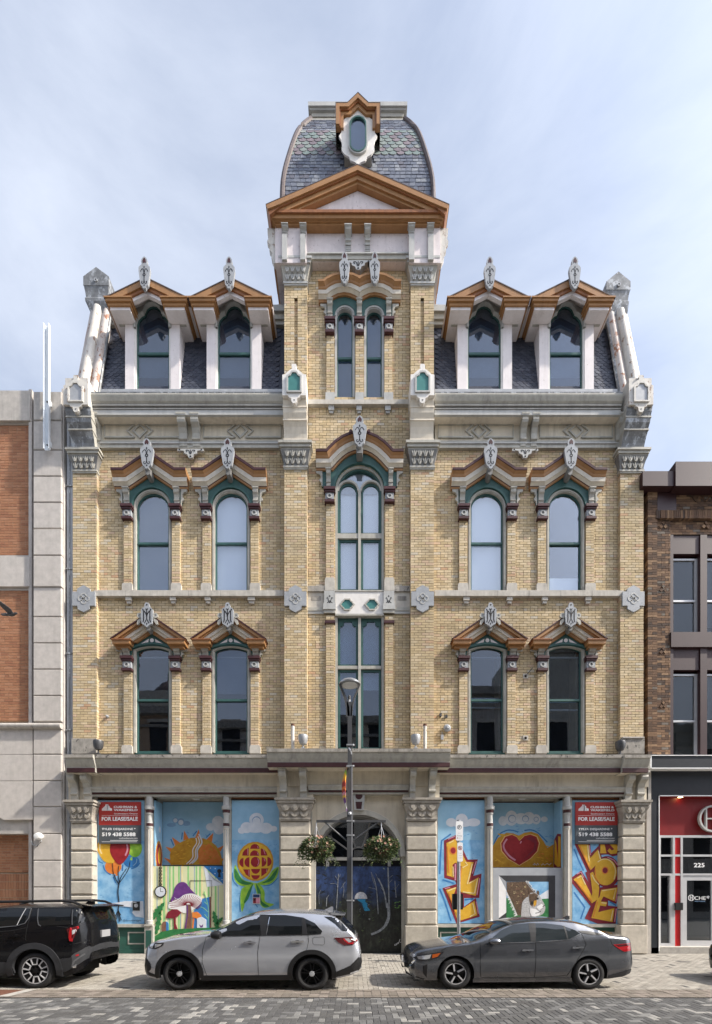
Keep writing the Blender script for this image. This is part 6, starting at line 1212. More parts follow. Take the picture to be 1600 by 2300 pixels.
# narrow return boards of the two recesses
def side_board(x, s, label, zt, zb, shapes):
    r = thing('mural', label, 'mural', (x, .4, zb)); m = MB(); m.box(x-.02, x+.02, .06, .66, zb, zt, 'p_sky'); m.build('board', r); k = 0
    for nm, mt, pts in shapes:
        k += 1; xa = x+s*(.02+.0015*k); m = MB(); P = [(xa, .06+.6*(u if s > 0 else 1-u), zb+(zt-zb)*v_) for u, v_ in pts]; n = len(P); Q = [(x+s*.015, b, c) for a, b, c in P]; m.add(P+Q, [list(range(n)), list(range(2*n-1, n-1, -1))]+[(i, (i+1) % n, n+(i+1) % n, n+i) for i in range(n)], mt); m.build(nm, r)
el = lambda cx, cy, rx, ry: [(cx+rx*math.cos(2*PI*i/20), cy+ry*math.sin(2*PI*i/20)) for i in range(20)]
side_board(X(343.5)+.03, 1, 'narrow mural board with a maroon letter C on the left recess wall', Z(1797), Z(1946), [('gold_ground', 'p_ochre', el(.5, .16, .46, .24)), ('letter_outline', 'p_maroon', el(.5, .17, .38, .19)), ('letter', 'p_ochre', el(.55, .17, .2, .13)), ('cloud', 'p_cloud', el(.6, .58, .1, .05))])
side_board(X(1266.5)-.03, -1, 'narrow mural board with yellow letter strokes on the right recess wall', Z(1797), Z(1949), [('letter_outline', 'p_maroon', [(.02, .0), (.05, .44), (.5, .52), (.98, .5), (.98, .0)]), ('letter', 'p_yellow', [(.1, .08), (.15, .45), (.35, .40), (.62, .12), (.62, .48), (.92, .46), (.9, .02), (.5, .02)]), ('letter_shade', 'p_orange', [(.4, .38), (.6, .10), (.6, .05), (.36, .34)])])
# for lease signs
def lease(px0, px1, pyt, pyb, label):
    y = .0; a, b, zt, zb = X(px0, y), X(px1, y), Z(pyt, y), Z(pyb, y); W_, H_ = b-a, zt-zb; r = thing('lease_sign', label, 'sign', ((a+b)/2, .03, zb), 'for lease signs')
    m = MB(); m.box(a, b, y, .03, zb+H_*.445, zt, 'sign_red'); m.build('red_panel', r); m = MB(); m.box(a, b, y, .03, zb, zb+H_*.445, 'sign_grey'); m.build('grey_panel', r)
    u = lambda t: a+W_*t; v_ = lambda t: zt-H_*t; yt = y-.003
    m = MB(); 
    for i in range(9): t = i/9; h = interp([(0, .05), (.5, .125), (.55, .15), (1, .15)], t); m.box(u(.075+.155*t), u(.075+.155*t+.012), yt, y, v_(.21), v_(.21-h), 'sign_white')
    m.prism([(u(.20), v_(.21)), (u(.20), v_(.06)), (u(.255), v_(.105)), (u(.255), v_(.21))], yt, y, 'sign_white'); m.prism([(u(.26), v_(.21)), (u(.26), v_(.135)), (u(.315), v_(.16)), (u(.315), v_(.21))], yt, y, 'sign_white'); m.build('logo', r)
    for st, x, z, h, wd, al, bo in (('CUSHMAN &', .355, .145, .052, .56, 'LEFT', .03), ('WAKEFIELD', .355, .217, .052, .57, 'LEFT', .03), ('Southwestern Ontario', .925, .297, .036, .56, 'RIGHT', .01), ('FOR LEASE/SALE', .07, .447, .09, .86, 'LEFT', .035), ('TYLER DESJARDINE *', .075, .672, .050, .80, 'LEFT', .015), ('519 438 5588', .075, .815, .085, .80, 'LEFT', .035), ('cushwakeswo.com', .925, .885, .040, .44, 'RIGHT', .0)):
        text(st, r, 'lettering', u(x), v_(z), yt, H_*h, 'sign_white', W_*wd, al, bo, 0)
    m = MB(); m.box(u(.07), u(.93), yt, y, v_(.326), v_(.321), 'sign_white'); m.box(u(.27), u(.93), yt, y, v_(.925), v_(.915), 'sign_white'); m.box(u(.07), u(.91), yt, y, v_(.957), v_(.949), 'sign_white'); m.build('small_print', r)
lease(222, 316.5, 1801.5, 1895.5, 'red and grey FOR LEASE/SALE sign above the painted balloons'); lease(1293, 1387.8, 1802, 1895.5, 'red and grey FOR LEASE/SALE sign above the LOVE graffiti')
M('post_metal', (.62, .66, .70), .4, .05, 3, metal=.1)
# ================================================================ left neighbour: red brick and limestone
lb = thing('commercial_building', 'red brick building with pale limestone corner pier at the left edge', 'building', (-12.5, 0, 0))
m = MB(); m.box(-22, X(146), .35, 9, 0, Z(882), 'limestone_dirty'); m.box(X(138.5, -.1), X(146, -.05), -.10, .4, 0, Z(880), 'limestone'); m.box(X(68), X(75), -.08, .4, 0, Z(880), 'limestone'); m.box(-22, X(68), .02, .4, Z(960), Z(878), 'limestone_dirty'); m.build('wall_core', lb)
rows = [878, 944, 1010, 1069, 1128, 1187, 1247, 1318, 1385, 1444, 1503, 1562.5, 1621, 1635, 1694.5, 1754, 1812.5, 1873, 1933, 1993, 2053, 2141]
for i, (t, q) in enumerate(zip(rows, rows[1:])):
    if t == 1621: continue
    y = -.17 if i not in (5, 6) else -.21
    a, b, z1, z0 = X(74.5, y), X(138, y), Z(t+.7, y), Z(q-.7, y); m = MB(); c = .02
    m.add([(a+c, y, z0+c), (b-c, y, z0+c), (b-c, y, z1-c), (a+c, y, z1-c), (a, y+c, z0), (b, y+c, z0), (b, y+c, z1), (a, y+c, z1), (a, .3, z0), (b, .3, z0), (b, .3, z1), (a, .3, z1)], [(0, 1, 2, 3), (0, 4, 5, 1), (1, 5, 6, 2), (2, 6, 7, 3), (3, 7, 4, 0), (4, 8, 9, 5), (5, 9, 10, 6), (6, 10, 11, 7), (7, 11, 8, 4)], 'limestone' if i > 0 else 'limestone_dirty')
    m.build('stone_panel', lb)
def lpan(px0, px1, t, q, y, mt='limestone', nm='stone_panel'):
    m = MB(); m.box(X(px0, y), X(px1, y), y, .36, Z(q, y), Z(t, y), mt); m.build(nm, lb)
for a, b in ((-90, 67.5), (-250, -91)):
    lpan(a, b, 877, 944, -.12, 'limestone_dirty'); lpan(a, b, 946, 953, -.03, 'limestone', 'ledge'); lpan(a, b-1, 1251, 1317, -.10); lpan(a, b-1, 1247.5, 1251, -.02, 'limestone', 'ledge'); lpan(a, b, 1319, 1326, -.02, 'limestone', 'ledge')
for a, b in ((-90, 72.8), (-250, -91)): lpan(a, b, 1635.5, 1694, -.16); lpan(a, b, 1695, 1753.5, -.16)
m = MB(); y = -.16; u = lambda px, py: (X(px, y), Z(py, y))
m.prism([u(72.8, 1754.5), u(72.8, 1841)]+[u(-130+202*math.cos(t), 1955-155*math.sin(t)) for t in [.82+.14*i for i in range(11)]]+[u(-250, 1841), u(-250, 1754.5)], y, .3, 'limestone'); m.build('arched_lintel', lb)
m = MB(); m.box(X(-250, -.05), X(72.5, -.05), -.05, .3, Z(1873, -.05), Z(1795, -.05), 'limestone_dirty'); m.build('arch_infill', lb)
for a, b in ((-250, 72.5), (74, 136)): m = MB(); z0, z1 = Z(1635, -.3), Z(1622, -.3); zc, r = (z0+z1)/2, (z1-z0)/2; m.xprism([(.1, z0)]+[(-.2-r*math.cos(t)*1.1, zc+r*math.sin(t)) for t in [-PI/2+PI*i/8 for i in range(9)]]+[(.1, z1)], X(a, -.25), X(b, -.25), 'limestone_dirty'); m.build('half_round_course', lb)
LB = Bricks('red_brick', 'red_mortar', .0895, .27, .013)
for t, q in ((953.5, 1247), (1326.5, 1620.5)): LB.wall(X(-250), X(67.5), Z(q), Z(t), .0, .34)
LB.wall(X(-250, .25), X(67, .25), Z(1962, .25), Z(1874, .25), .25, .2)
LB.finish(lb, n=300, dist=lambda b: ((b[0]+b[1])/2 < X(-8))*1e4+b[0]**2+(b[2]-H)**2)
m = MB(); m.box(X(-250), X(67, .25), .262, .5, 0, Z(1962, .25), 'red_mortar'); m.build('mortar_bed', lb)
m = MB(); z = Z(1963, .25); r = 0
while z > .1:
    x = X(67, .25)-.01
    while x > X(-60, .25): m.box(x-.078, x, .25, .3, z-.255, z-.012, 'red_brick'); x -= .09
    z -= .268
m.build('soldier_bricks', lb, kind='stuff', fix=False)
m = MB(); a, b = X(98, -.35), X(110.5, -.35); z0, z1 = Z(1008, -.35), Z(726, -.35); m.box(a, b, -.30, -.285, z0, z1, 'post_metal'); m.box(a, a+.02, -.38, -.30, z0, z1, 'post_metal'); m.box(b-.02, b, -.38, -.30, z0, z1, 'post_metal')
for py in (903, 1000): m.disc((a+b)/2, Z(py, -.3), .025, -.32, -.29, 'fret_black', 8)
m.box(a+.03, b-.03, -.28, -.1, z0+.2, z0+.35, 'post_metal'); m.box(a+.03, b-.03, -.28, -.1, Z(905, -.3), Z(895, -.3), 'post_metal')
tag(m.build('metal_post'), 'tall pale metal channel post bolted to the limestone pier above the roofline', 'metal post')
m = MB(); x, z = X(86, -.3), Z(1879, -.3); m.lathe((x+.03, -.34, z), [(.0, -.12), (.09, -.10), (.12, -.02), (.12, .06), (.07, .10), (.05, .2)], 'white_plastic', 14, 'y'); m.tube([(x+.02, -.2, z-.02), (x+.05, -.22, z-.16), (x-.1, -.2, z-.30), (x-.25, -.19, z-.26), (x-.31, -.18, z-.14)], .016, 'zinc', 6); tag(m.build('security_lamp', smooth=True), 'round white security lamp with a looped cable on the limestone pier', 'lamp')
# ================================================================ right neighbour: brown brick, maroon metal, red shopfront
rb = thing('commercial_building', 'dark brown brick building with maroon window frames and red shopfront 225', 'building', (13, 0, 0))
yB = -.06; xL = X(1446)
m = MB(); m.box(xL+.12, 24, .3, 9, Z(1700), Z(1062), 'maroon_metal'); m.box(X(1506), 24, .5, 9, 0, Z(1695), 'room_dark'); m.box(X(1461), X(1478), .1, 9, 0, Z(1695), 'navy'); m.box(X(1506), 24, .28, .32, Z(1696), Z(1200), 'room_dark'); m.build('wall_core', rb)
RB = Bricks('brown_brick', 'brown_mortar', .082, .235, .010)
RB.wall(X(1456, yB), X(1477, yB), Z(1695, yB), Z(1091, yB), yB, .4, side=True); RB.wall(X(1477, .0), X(1506.5, .0), Z(1695), Z(1165), .0, .3, phase=.11); RB.wall(X(1477), 21, Z(1146), Z(1091), .0, .3); RB.wall(X(1506.5), 21, Z(1200), Z(1166), .03, .3)
RB.wall(xL+.02, X(1456, yB), Z(1697), Z(1091), .12, .3)
RB.finish(rb, n=300, dist=lambda b: (b[0] > X(1598))*1e4+b[0]**2+(b[2]-H)**2)
m = MB(); x = X(1475, -.08)
while x < 14: m.box(x, x+.062, -.08+R.uniform(-.008, .008), .1, Z(1165.5, -.05), Z(1147.5, -.05), 'brown_brick'); x += .073
m.build('soldier_bricks', rb, kind='stuff', fix=False)
m = MB()
for px, py, r in ((1490, 1183, .15), (1586, 1183, .15), (1490, 1326, .14), (1490, 1465, .14), (1490, 1587, .14)):
    x, z = X(px), Z(py); [m.prism([(x+(a*r-.0), z+b*r), (x+(a+.45)*r, z+(b+.45)*r), (x+(a+.9)*r, z+b*r), (x+(a+.45)*r, z+(b-.45)*r)], -.02, .02, 'brown_brick') for a, b in ((-.92, 0), (.02, 0))]; m.prism([(x, z+.06), (x+.05, z+.12), (x, z+.18), (x-.05, z+.12)], -.022, .02, 'brown_brick')
for i in range(9): x = X(1552)+i*.16; z = Z(1120); s = 1 if i % 2 else -1; m.prism([(x, z-.09*s), (x+.035, z-.09*s-.03), (x+.165, z+.09*s-.03), (x+.13, z+.09*s)], -.022, .02, 'brown_brick')
m.build('diamond_bricks', rb, kind='stuff')
for a, b, t, q, y, nm in ((1444.5, 1518, 1058, 1091, -.30, 'parapet_cap'), (1518.5, 1840, 1036.5, 1091, -.36, 'parapet_cap'), (1477.5, 1520, 1092.5, 1147, -.06, 'cover_plate')):
    m = MB(); m.box(X(a, y), X(b, y), y, 1.0 if nm != 'cover_plate' else .1, Z(q, y), Z(t, y), 'maroon_metal'); m.build(nm, rb)
for t, q, wt_, wb in ((1200, 1421, 1247, 1421), (1454, 1697, 1509, 1697)):
    m = MB(); m.pbox(1506.5, 1840, wt_-6, t, .06, .3, 'maroon_metal', 0); m.pbox(1506.5, 1514, wb, t, .02, .3, 'maroon_metal', 0)
    for k in range(4): m.pbox(1575+74*k, 1590+74*k, wb, t, .02, .3, 'maroon_metal', 0)
    m.build('maroon_panel', rb)
    for k in range(4):
        a, b = (1514, 1575) if k == 0 else (1516+74*k, 1575+74*k); x0, x1, z0, z1 = X(a), X(b), Z(wb), Z(wt_); zm = z0+(z1-z0)*(.445 if t == 1200 else .43)
        m = MB(); m.ring([(x0, z0), (x0, z1), (x1, z1), (x1, z0)], [(x0+.05, z0+.02), (x0+.05, z1-.06), (x1-.09, z1-.06), (x1-.09, z0+.02)], .16, .25, 'aluminium', True); m.box(x0, x1-.05, .15, .22, zm-.03, zm+.03, 'aluminium'); w_ = m.build('window', rb)
        m = MB(); m.box(x0+.04, x1-.08, .20, .206, z0, z1-.05, 'glass_dull'); m.build('pane', w_)
        m = MB(); m.box(x0+.04, x1-.08, .262, .27, z0 if k == 0 else z0+.3, z1, 'dark_blind' if k < 1 else 'grey_shade'); m.build('blind', w_)
m = MB(); m.pbox(1506.5, 1840, 1454.5, 1421, -.04, .3, 'maroon_metal', 0); m.build('spandrel_panel', rb)
m = MB(); yf = -.30; m.pbox(1462, 1840, 1725, 1697.5, yf, .3, 'navy', yf); m.pbox(1461, 1840, 1698, 1696.5, yf-.03, .3, 'sign_white', yf); m.pbox(1461, 1840, 1727, 1725, yf-.03, .3, 'sign_white', yf); m.pbox(1460.5, 1463, 1727, 1696.5, yf-.03, .3, 'sign_white', yf); m.build('fascia', rb)
m = MB(); m.pbox(1462, 1840, 1787, 1726, -.02, .3, 'navy', 0); m.pbox(1462, 1479.5, 2150, 1787, -.02, .5, 'navy', 0); m.pbox(1479, 1840, 1789, 1787, -.04, .2, 'sign_white', 0); m.pbox(1479, 1480.5, 2136, 1787, -.04, .2, 'sign_white', 0); m.pbox(1459.5, 1462, 2143, 1727, -.03, .2, 'pale_grey_paint', 0); m.build('shopfront_surround', rb)
m = MB(); m.pbox(1480.5, 1840, 1877, 1789, .22, .4, 'shop_red', .2); m.build('red_sign_panel', rb)
m = MB(); m.box(X(1480.5), 14, .0, .5, Z(1789)-.003, Z(1788), 'shop_red'); m.build('porch_ceiling', rb)
yS = .2; m = MB()
for a, b, t, q in ((1480, 1840, 1877, 1882), (1480, 1840, 1920, 1924.5), (1480, 1840, 1962.5, 1967), (1510, 1514.5, 1882, 2128), (1527.5, 1532, 1882, 2128), (1604, 1609, 1882, 2128), (1480, 1482.5, 1882, 2128), (1480, 1510, 2119, 2128), (1504, 1510, 1967, 2119)): e_ = .004*(b-a < 20)+.003*(a in (1480, 1504) and b < 1600); m.pbox(a, b, q, t, yS-.05-e_, yS+.08-e_, 'aluminium', yS)
m.build('shopfront_frame', rb)
m = MB(); m.pbox(1514.5, 1527.5, 2126, 1882, yS-.02, yS+.05, 'stripe_red', yS); m.build('red_stripe', rb)
for i, (a, b, t, q) in enumerate(((1482.5, 1510, 1882, 1920), (1482.5, 1510, 1924.5, 1962.5), (1482.5, 1504, 1967, 2119), (1532, 1604, 1882, 1920), (1532, 1604, 1924.5, 1962.5))): m = MB(); m.pbox(a, b, q, t, yS+.02, yS+.026, 'glass_shop', yS); m.build('pane', rb)
x0, x1, z0, z1 = X(1533, yS), X(1604, yS), Z(2127, yS), Z(1967.5, yS); m = MB(); m.ring([(x0, z0), (x0, z1), (x1, z1), (x1, z0)], [(X(1542, yS), Z(2113, yS)), (X(1542, yS), Z(1978, yS)), (x1-.1, Z(1978, yS)), (x1-.1, Z(2113, yS))], yS-.03, yS+.05, 'aluminium', True); door = m.build('door', rb)
m = MB(); m.box(X(1542, yS), x1-.1, yS+.01, yS+.016, Z(2113, yS), Z(1978, yS), 'glass_shop'); m.build('pane', door)
yd_ = yS+.004
m = MB(); cx_, cz_ = X(1553.5, yS), Z(2017, yS); m.annulus(cx_, cz_, .105, .088, yd_-.002, yd_, 'sign_white', 20); [m.box(cx_+d-.009, cx_+d+.009, yd_-.002, yd_, cz_-.09, cz_+.09, 'sign_white') for d in (-.035, .035)]; m.box(cx_-.035, cx_+.035, yd_-.002, yd_, cz_-.007, cz_+.007, 'sign_white'); m.build('door_logo', door)
text('CHE', door, 'door_lettering', X(1561, yS), Z(2021.5, yS), yd_-.002, .125, 'sign_white', X(1586, yS)-X(1561, yS)); text('*', door, 'door_lettering', X(1588, yS), Z(2023, yS), yd_-.002, .16, 'sign_white', .11, bold=.02); text('RESTOBAR', door, 'door_lettering', X(1561.5, yS), Z(2026, yS), yd_-.002, .035, 'p_line', .35)
text('225', rb, 'house_number', X(1560, yS), Z(1948, yS), yS+.015, .145, 'sign_white', X(1584, yS)-X(1560, yS), bold=.02)
m = MB(); m.pbox(1513, 1529, 2044.5, 2028, yS-.13, yS-.02, 'black_plastic', yS); tag(m.build('letter_box'), 'small black letter box on the red stripe beside the shop door', 'letter box')
m = MB(); m.pbox(1462, 1840, 2150, 2129, -.02, .5, 'concrete', 0); m.pbox(1479, 1840, 2129, 2127, -.02, .5, 'sill_stone', 0); m.build('step', rb)
m = MB(); cx_, cz_ = X(1601, .12), Z(1839, .12); r = .445; m.annulus(cx_, cz_, r, r-.06, .10, .2, 'pale_grey_paint', 40); [m.box(cx_+d-.022, cx_+d+.022, .105, .2, cz_-.36, cz_+.36, 'pale_grey_paint') for d in (-.205, .205)]; m.box(cx_-.18, cx_+.18, .108, .2, cz_-.02, cz_+.02, 'pale_grey_paint')
tag(m.build('round_sign'), 'round pale emblem with a letter H on the red shop panel', 'sign')
EMIT('lamp_warm', (1, .78, .35), 6); m = MB(); x = X(1529, .1); m.lathe((x, .1, Z(1789)-.012), [(.0, 0), (.07, 0), (.07, .01)], 'lamp_warm', 14); tag(m.build('downlight'), 'small lit yellow downlight in the red porch ceiling of the shop', 'light')
# ================================================================ the row across the street, seen only as reflections in the glass
ob = thing('commercial_building', 'row of brick buildings across the street, seen reflected in window glass', 'building', (0, -24, 0)); yo = -23.0
m = MB()
for a, b, h, mt in ((-40, -13, 17.4, 'red_mortar'), (-13, -4.2, 16.2, 'limestone'), (-4.2, 5.2, 16.6, 'cream_paint'), (5.2, 13.6, 19.0, 'limestone_dirty'), (13.6, 21, 23.5, 'grey_paint'), (21, 40, 16, 'limestone_dirty')):
    m.box(a, b-.02, yo-8, yo, 0, h, mt); m.box(a, b-.04, yo, yo+.5, h-.6, h, 'dirty_stone'); m.box(a, b-.04, yo, yo+.2, h-1.6, h-1.4, 'dirty_stone')
m.box(-18.5, -15, yo-6, yo-1, 17.4, 19.3, 'grey_paint'); m.lathe((-16.6, yo-3, 19.2), [(1.3, 0), (1.2, .7), (.7, 1.4), (.1, 1.8), (.05, 2.8)], 'copper_edge', 16); m.build('facade', ob)
m = MB()
for i in range(26):
    x = -38+3*i
    for z0, z1 in ((.6, 3.4), (5.0, 7.6), (9.4, 12.0), (13.6, 16.2)): m.box(x, x+1.4, yo, yo+.05, z0, z1, 'room_dark'); m.box(x-.15, x+1.55, yo, yo+.14, z1, z1+.25, 'sill_stone')
m.build('opposite_windows', ob)
# ================================================================ ground
def ground(name, x0, x1, y0, y1, z, mat):
    m = MB(); m.add([(x0, y0, z), (x1, y0, z), (x1, y1, z), (x0, y1, z)], [(0, 1, 2, 3)], mat); o = m.build(name); o['kind'] = 'structure'; return o
YG0, YG1 = -6.72, -5.96
ground('ground', -200, 200, -200, 200, -.05, 'ground_asphalt')
road = ground('road', -60, 60, -22.8, YG0-.04, -.012, 'joint_light'); walk = ground('sidewalk', -60, 60, YG1, .9, -.012, 'joint_sand'); gut = ground('gutter_strip', -60, 60, YG0, YG1, -.012, 'joint_light')
def herring(parent, x0, x1, y0, y1, u, mat, n, ang=0.):
    """90 degree herringbone of 2:1 pavers; the nearest n are objects, the rest one mesh"""
    L = []; nx, ny = int((x1-x0)/u)+2, int((y1-y0)/u)+2
    for r in range(-1, ny):
        for c in range(-1, nx):
            k = (c-r) % 4
            if k == 0: a, b, w_, h = c, r, 2, 1
            elif k == 3: a, b, w_, h = c, r, 1, 2
            else: continue
            X0, Y0, X1, Y1 = max(x0, x0+a*u), max(y0, y0+b*u), min(x1, x0+(a+w_)*u), min(y1, y0+(b+h)*u)
            if X1-X0 > .03 and Y1-Y0 > .03: L.append((X0, Y0, X1, Y1, w_, X1-X0 > w_*u-.002 and Y1-Y0 > h*u-.002))
    vis = lambda p: (abs((p[0]+p[2])/2)*F/((p[1]+p[3])/2+D) < 800 and H*F/((p[1]+p[3])/2+D) < 292)
    pick = set(sorted([i for i, p in enumerate(L) if p[5] and vis(p)], key=lambda i: (L[i][1]+D)**2+L[i][0]**2)[:n])
    j = .006; st = MB(); cache = {}
    def piece(m, X0, Y0, X1, Y1, z):
        c = .006; m.add([(X0, Y0, z-.005), (X1, Y0, z-.005), (X1, Y1, z-.005), (X0, Y1, z-.005), (X0+c, Y0+c, z), (X1-c, Y0+c, z), (X1-c, Y1-c, z), (X0+c, Y1-c, z), (X0, Y0, -.02), (X1, Y0, -.02), (X1, Y1, -.02), (X0, Y1, -.02)],
                        [(4, 5, 6, 7), (0, 1, 5, 4), (1, 2, 6, 5), (2, 3, 7, 6), (3, 0, 4, 7), (8, 9, 1, 0), (9, 10, 2, 1), (10, 11, 3, 2), (11, 8, 0, 3)], mat)
    for i, (X0, Y0, X1, Y1, w_, full) in enumerate(L):
        z = R.uniform(-.002, .002)
        if i in pick:
            if w_ not in cache: m = MB(); piece(m, -(X1-X0)/2+j/2, -(Y1-Y0)/2+j/2, (X1-X0)/2-j/2, (Y1-Y0)/2-j/2, 0); cache[w_] = m.mesh('paver', fix=False)
            inst('paver', cache[w_], parent, ((X0+X1)/2, (Y0+Y1)/2, z))
        else: piece(st, X0+j/2, Y0+j/2, X1-j/2, Y1-j/2, z)
    st.build('paving', parent, kind='stuff', fix=False)
herring(road, -11.5, 11.5, -10.2, YG0-.04, .105, 'road_paver', 300)
herring(walk, -15.5, 15.5, YG1+.01, -.02, .105, 'walk_paver', 300)
x = -12.; i = 0
while x < 12:                                                    # granite setts along the drain
    wd = R.uniform(.15, .2)
    for r in range(4):
        m = MB(); a = YG0+.03+r*.18; m.box(x+.004, x+wd-.005, a+.004, a+.172, -.03, R.uniform(-.006, .004), 'granite')
        if abs(x) < 7.6: m.build('sett', gut, fix=False)
        elif i == 0: pass
    x += wd
m = MB(); m.box(-30, 30, YG0-.045, YG0+.01, -.03, -.006, 'fret_black'); o = m.build('slot_drain', gut)
m = MB(); xx = -9.0
while xx < 9.0: m.box(xx, xx+.022, YG0-.04, YG0+.005, -.01, .0, 'dull_plastic'); xx += .05
m.build('drain_grille', gut, kind='stuff', fix=False)
m = MB(); m.box(X(-60, -6.4), X(37, -6.2), -6.62, -6.0, -.02, .004, 'tactile_rust'); m.build('tactile_plate', gut)
m = MB(); xa = X(40, -6.2); m.add([(xa-.08, -6.66, .007), (xa+.14, -6.66, .007), (xa+.24, -5.97, .007), (xa+.03, -5.97, .007)], [(0, 1, 2, 3)], 'concrete'); m.build('concrete_edge', gut)
# ================================================================ street lamp with arms, banner, hanging baskets
yl = -3.3; xl = X(786, yl); zz = lambda py: Z(py, yl); xx = lambda px: X(px, yl)
lamp = thing('street_lamp', 'slim dark grey street lamp post with cross arms in front of entrance', 'street lamp', (xl, yl, 0))
m = MB(); z1 = zz(1722); m.box(xl-.07, xl+.07, yl-.07, yl+.07, 0, z1, 'lamp_grey'); m.box(xl-.055, xl+.055, yl-.055, yl+.055, z1, zz(1610), 'lamp_grey'); m.box(xl+.045, xl+.074, yl-.074, yl-.03, .4, z1, 'steel'); m.box(xl-.14, xl+.14, yl-.14, yl+.14, 0, .04, 'lamp_grey'); m.build('pole', lamp)
m = MB()
for py in (1675, 1722, 1845, 1877, 2023): z = zz(py); m.box(xl-.082, xl+.082, yl-.082, yl+.082, z-.018, z+.018, 'steel'); m.lathe((xl+.09, yl-.05, z), [(.03, -.02), (.03, .02)], 'steel', 8)
m.lathe((xl, yl-.07, zz(1829)), [(.045, 0), (.045, -.03), (.02, -.05)], 'steel', 12, 'y'); m.tube([(xl-.02, yl-.08, zz(1683)), (xl+.02, yl-.14, zz(1690)), (xl+.05, yl-.1, zz(1697))], .022, 'steel'); m.build('clamp', lamp)
m = MB(); z = zz(1845); m.box(xx(711), xl-.07, yl-.03, yl+.03, z-.03, z+.03, 'lamp_grey'); m.box(xl+.07, xx(867), yl-.03, yl+.03, z-.03, z+.03, 'lamp_grey')
for a, b in ((730, -.08), (850, .08)): m.tube([(xx(a), yl, z-.02), (xl+b, yl, zz(1889))], .022, 'lamp_grey', 6)
m.build('cross_arm', lamp)
m = MB(); zh = zz(1537); zb_ = zz(1612)
for s, t in ((-1, .05), (1, .028)):
    P = [(xl+s*.045, yl, zb_), (xl+s*.055, yl, zz(1590)), (xl+s*.11, yl, zz(1568)), (xl+s*.20, yl, zz(1550)), (xl+s*.265, yl, zh)]
    m.ribbon([(a, c) for a, b, c in P], [t*2, t*1.6, t*1.3, t*1.1, t], yl-.05, yl+.05, 'lamp_grey')
m.prism([(xl-.055, zb_), (xl+.055, zb_), (xl+.06, zz(1578)), (xl-.08, zz(1578))], yl-.05, yl+.05, 'lamp_grey'); m.build('lamp_neck', lamp)
m = MB(); m.lathe((xl, yl, zh-.03), [(.10, 0), (.27, .015), (.275, .05), (.20, .11), (.10, .14), (.0, .15)], 'steel', 20); hd_ = m.build('lamp_head', lamp, smooth=True)
m = MB(); m.lathe((xl, yl, zh-.035), [(0, 0), (.2, 0), (.2, .01)], 'white_plastic', 18); m.build('lamp_lens', lamp); m = MB(); m.lathe((xl-.01, yl, zz(1577)), [(.035, 0), (.035, .05, 'black_plastic'), (.03, .16), (.02, .17)], 'steel', 10); m.build('lamp_socket', lamp)
m = MB(); zt, zb_ = zz(1727), zz(1818); n = 18; cols = ['p_purple', 'p_green', 'p_yellow', 'p_yellow', 'p_orange', 'p_red', 'p_red', 'p_orange', 'p_red', 'p_pink', 'p_yellow', 'p_purple', 'p_purple', 'p_white', 'p_white']
for i in range(15):
    t0, t1 = i/15, (i+1)/15; f = lambda t: .02+.115*math.sin(PI*min(1, t*1.08))**.7
    for j in range(4):
        g = lambda t, u: (xl-.075-f(t)*math.sin(PI*(.1+.8*u)), yl+.1+.55*u-.3, zt+(zb_-zt)*t)
        m.add([g(t0, j/4), g(t1, j/4), g(t1, (j+1)/4), g(t0, (j+1)/4)], [(0, 1, 2, 3)], cols[(i+j//2) % 15])
m.box(xl-.09, xl, yl-.2, yl+.4, zt-.01, zt+.015, 'steel'); tag(m.build('banner', fix=False), 'rainbow coloured banner seen edge-on beside the lamp post', 'banner')
PIECES('leaf_green', [((.06, .095, .035), 4), ((.08, .12, .04), 3), ((.045, .07, .035), 3), ((.14, .16, .06), 2), ((.11, .125, .075), 2)], rough=.6, mott=.2, bump=0)
PIECES('petal_peach', [((.60, .36, .25), 4), ((.52, .28, .20), 3), ((.62, .44, .32), 3), ((.45, .18, .17), 1)], rough=.6, mott=.15, bump=0)
M('coir', (.10, .065, .035), .95, .3, 12)
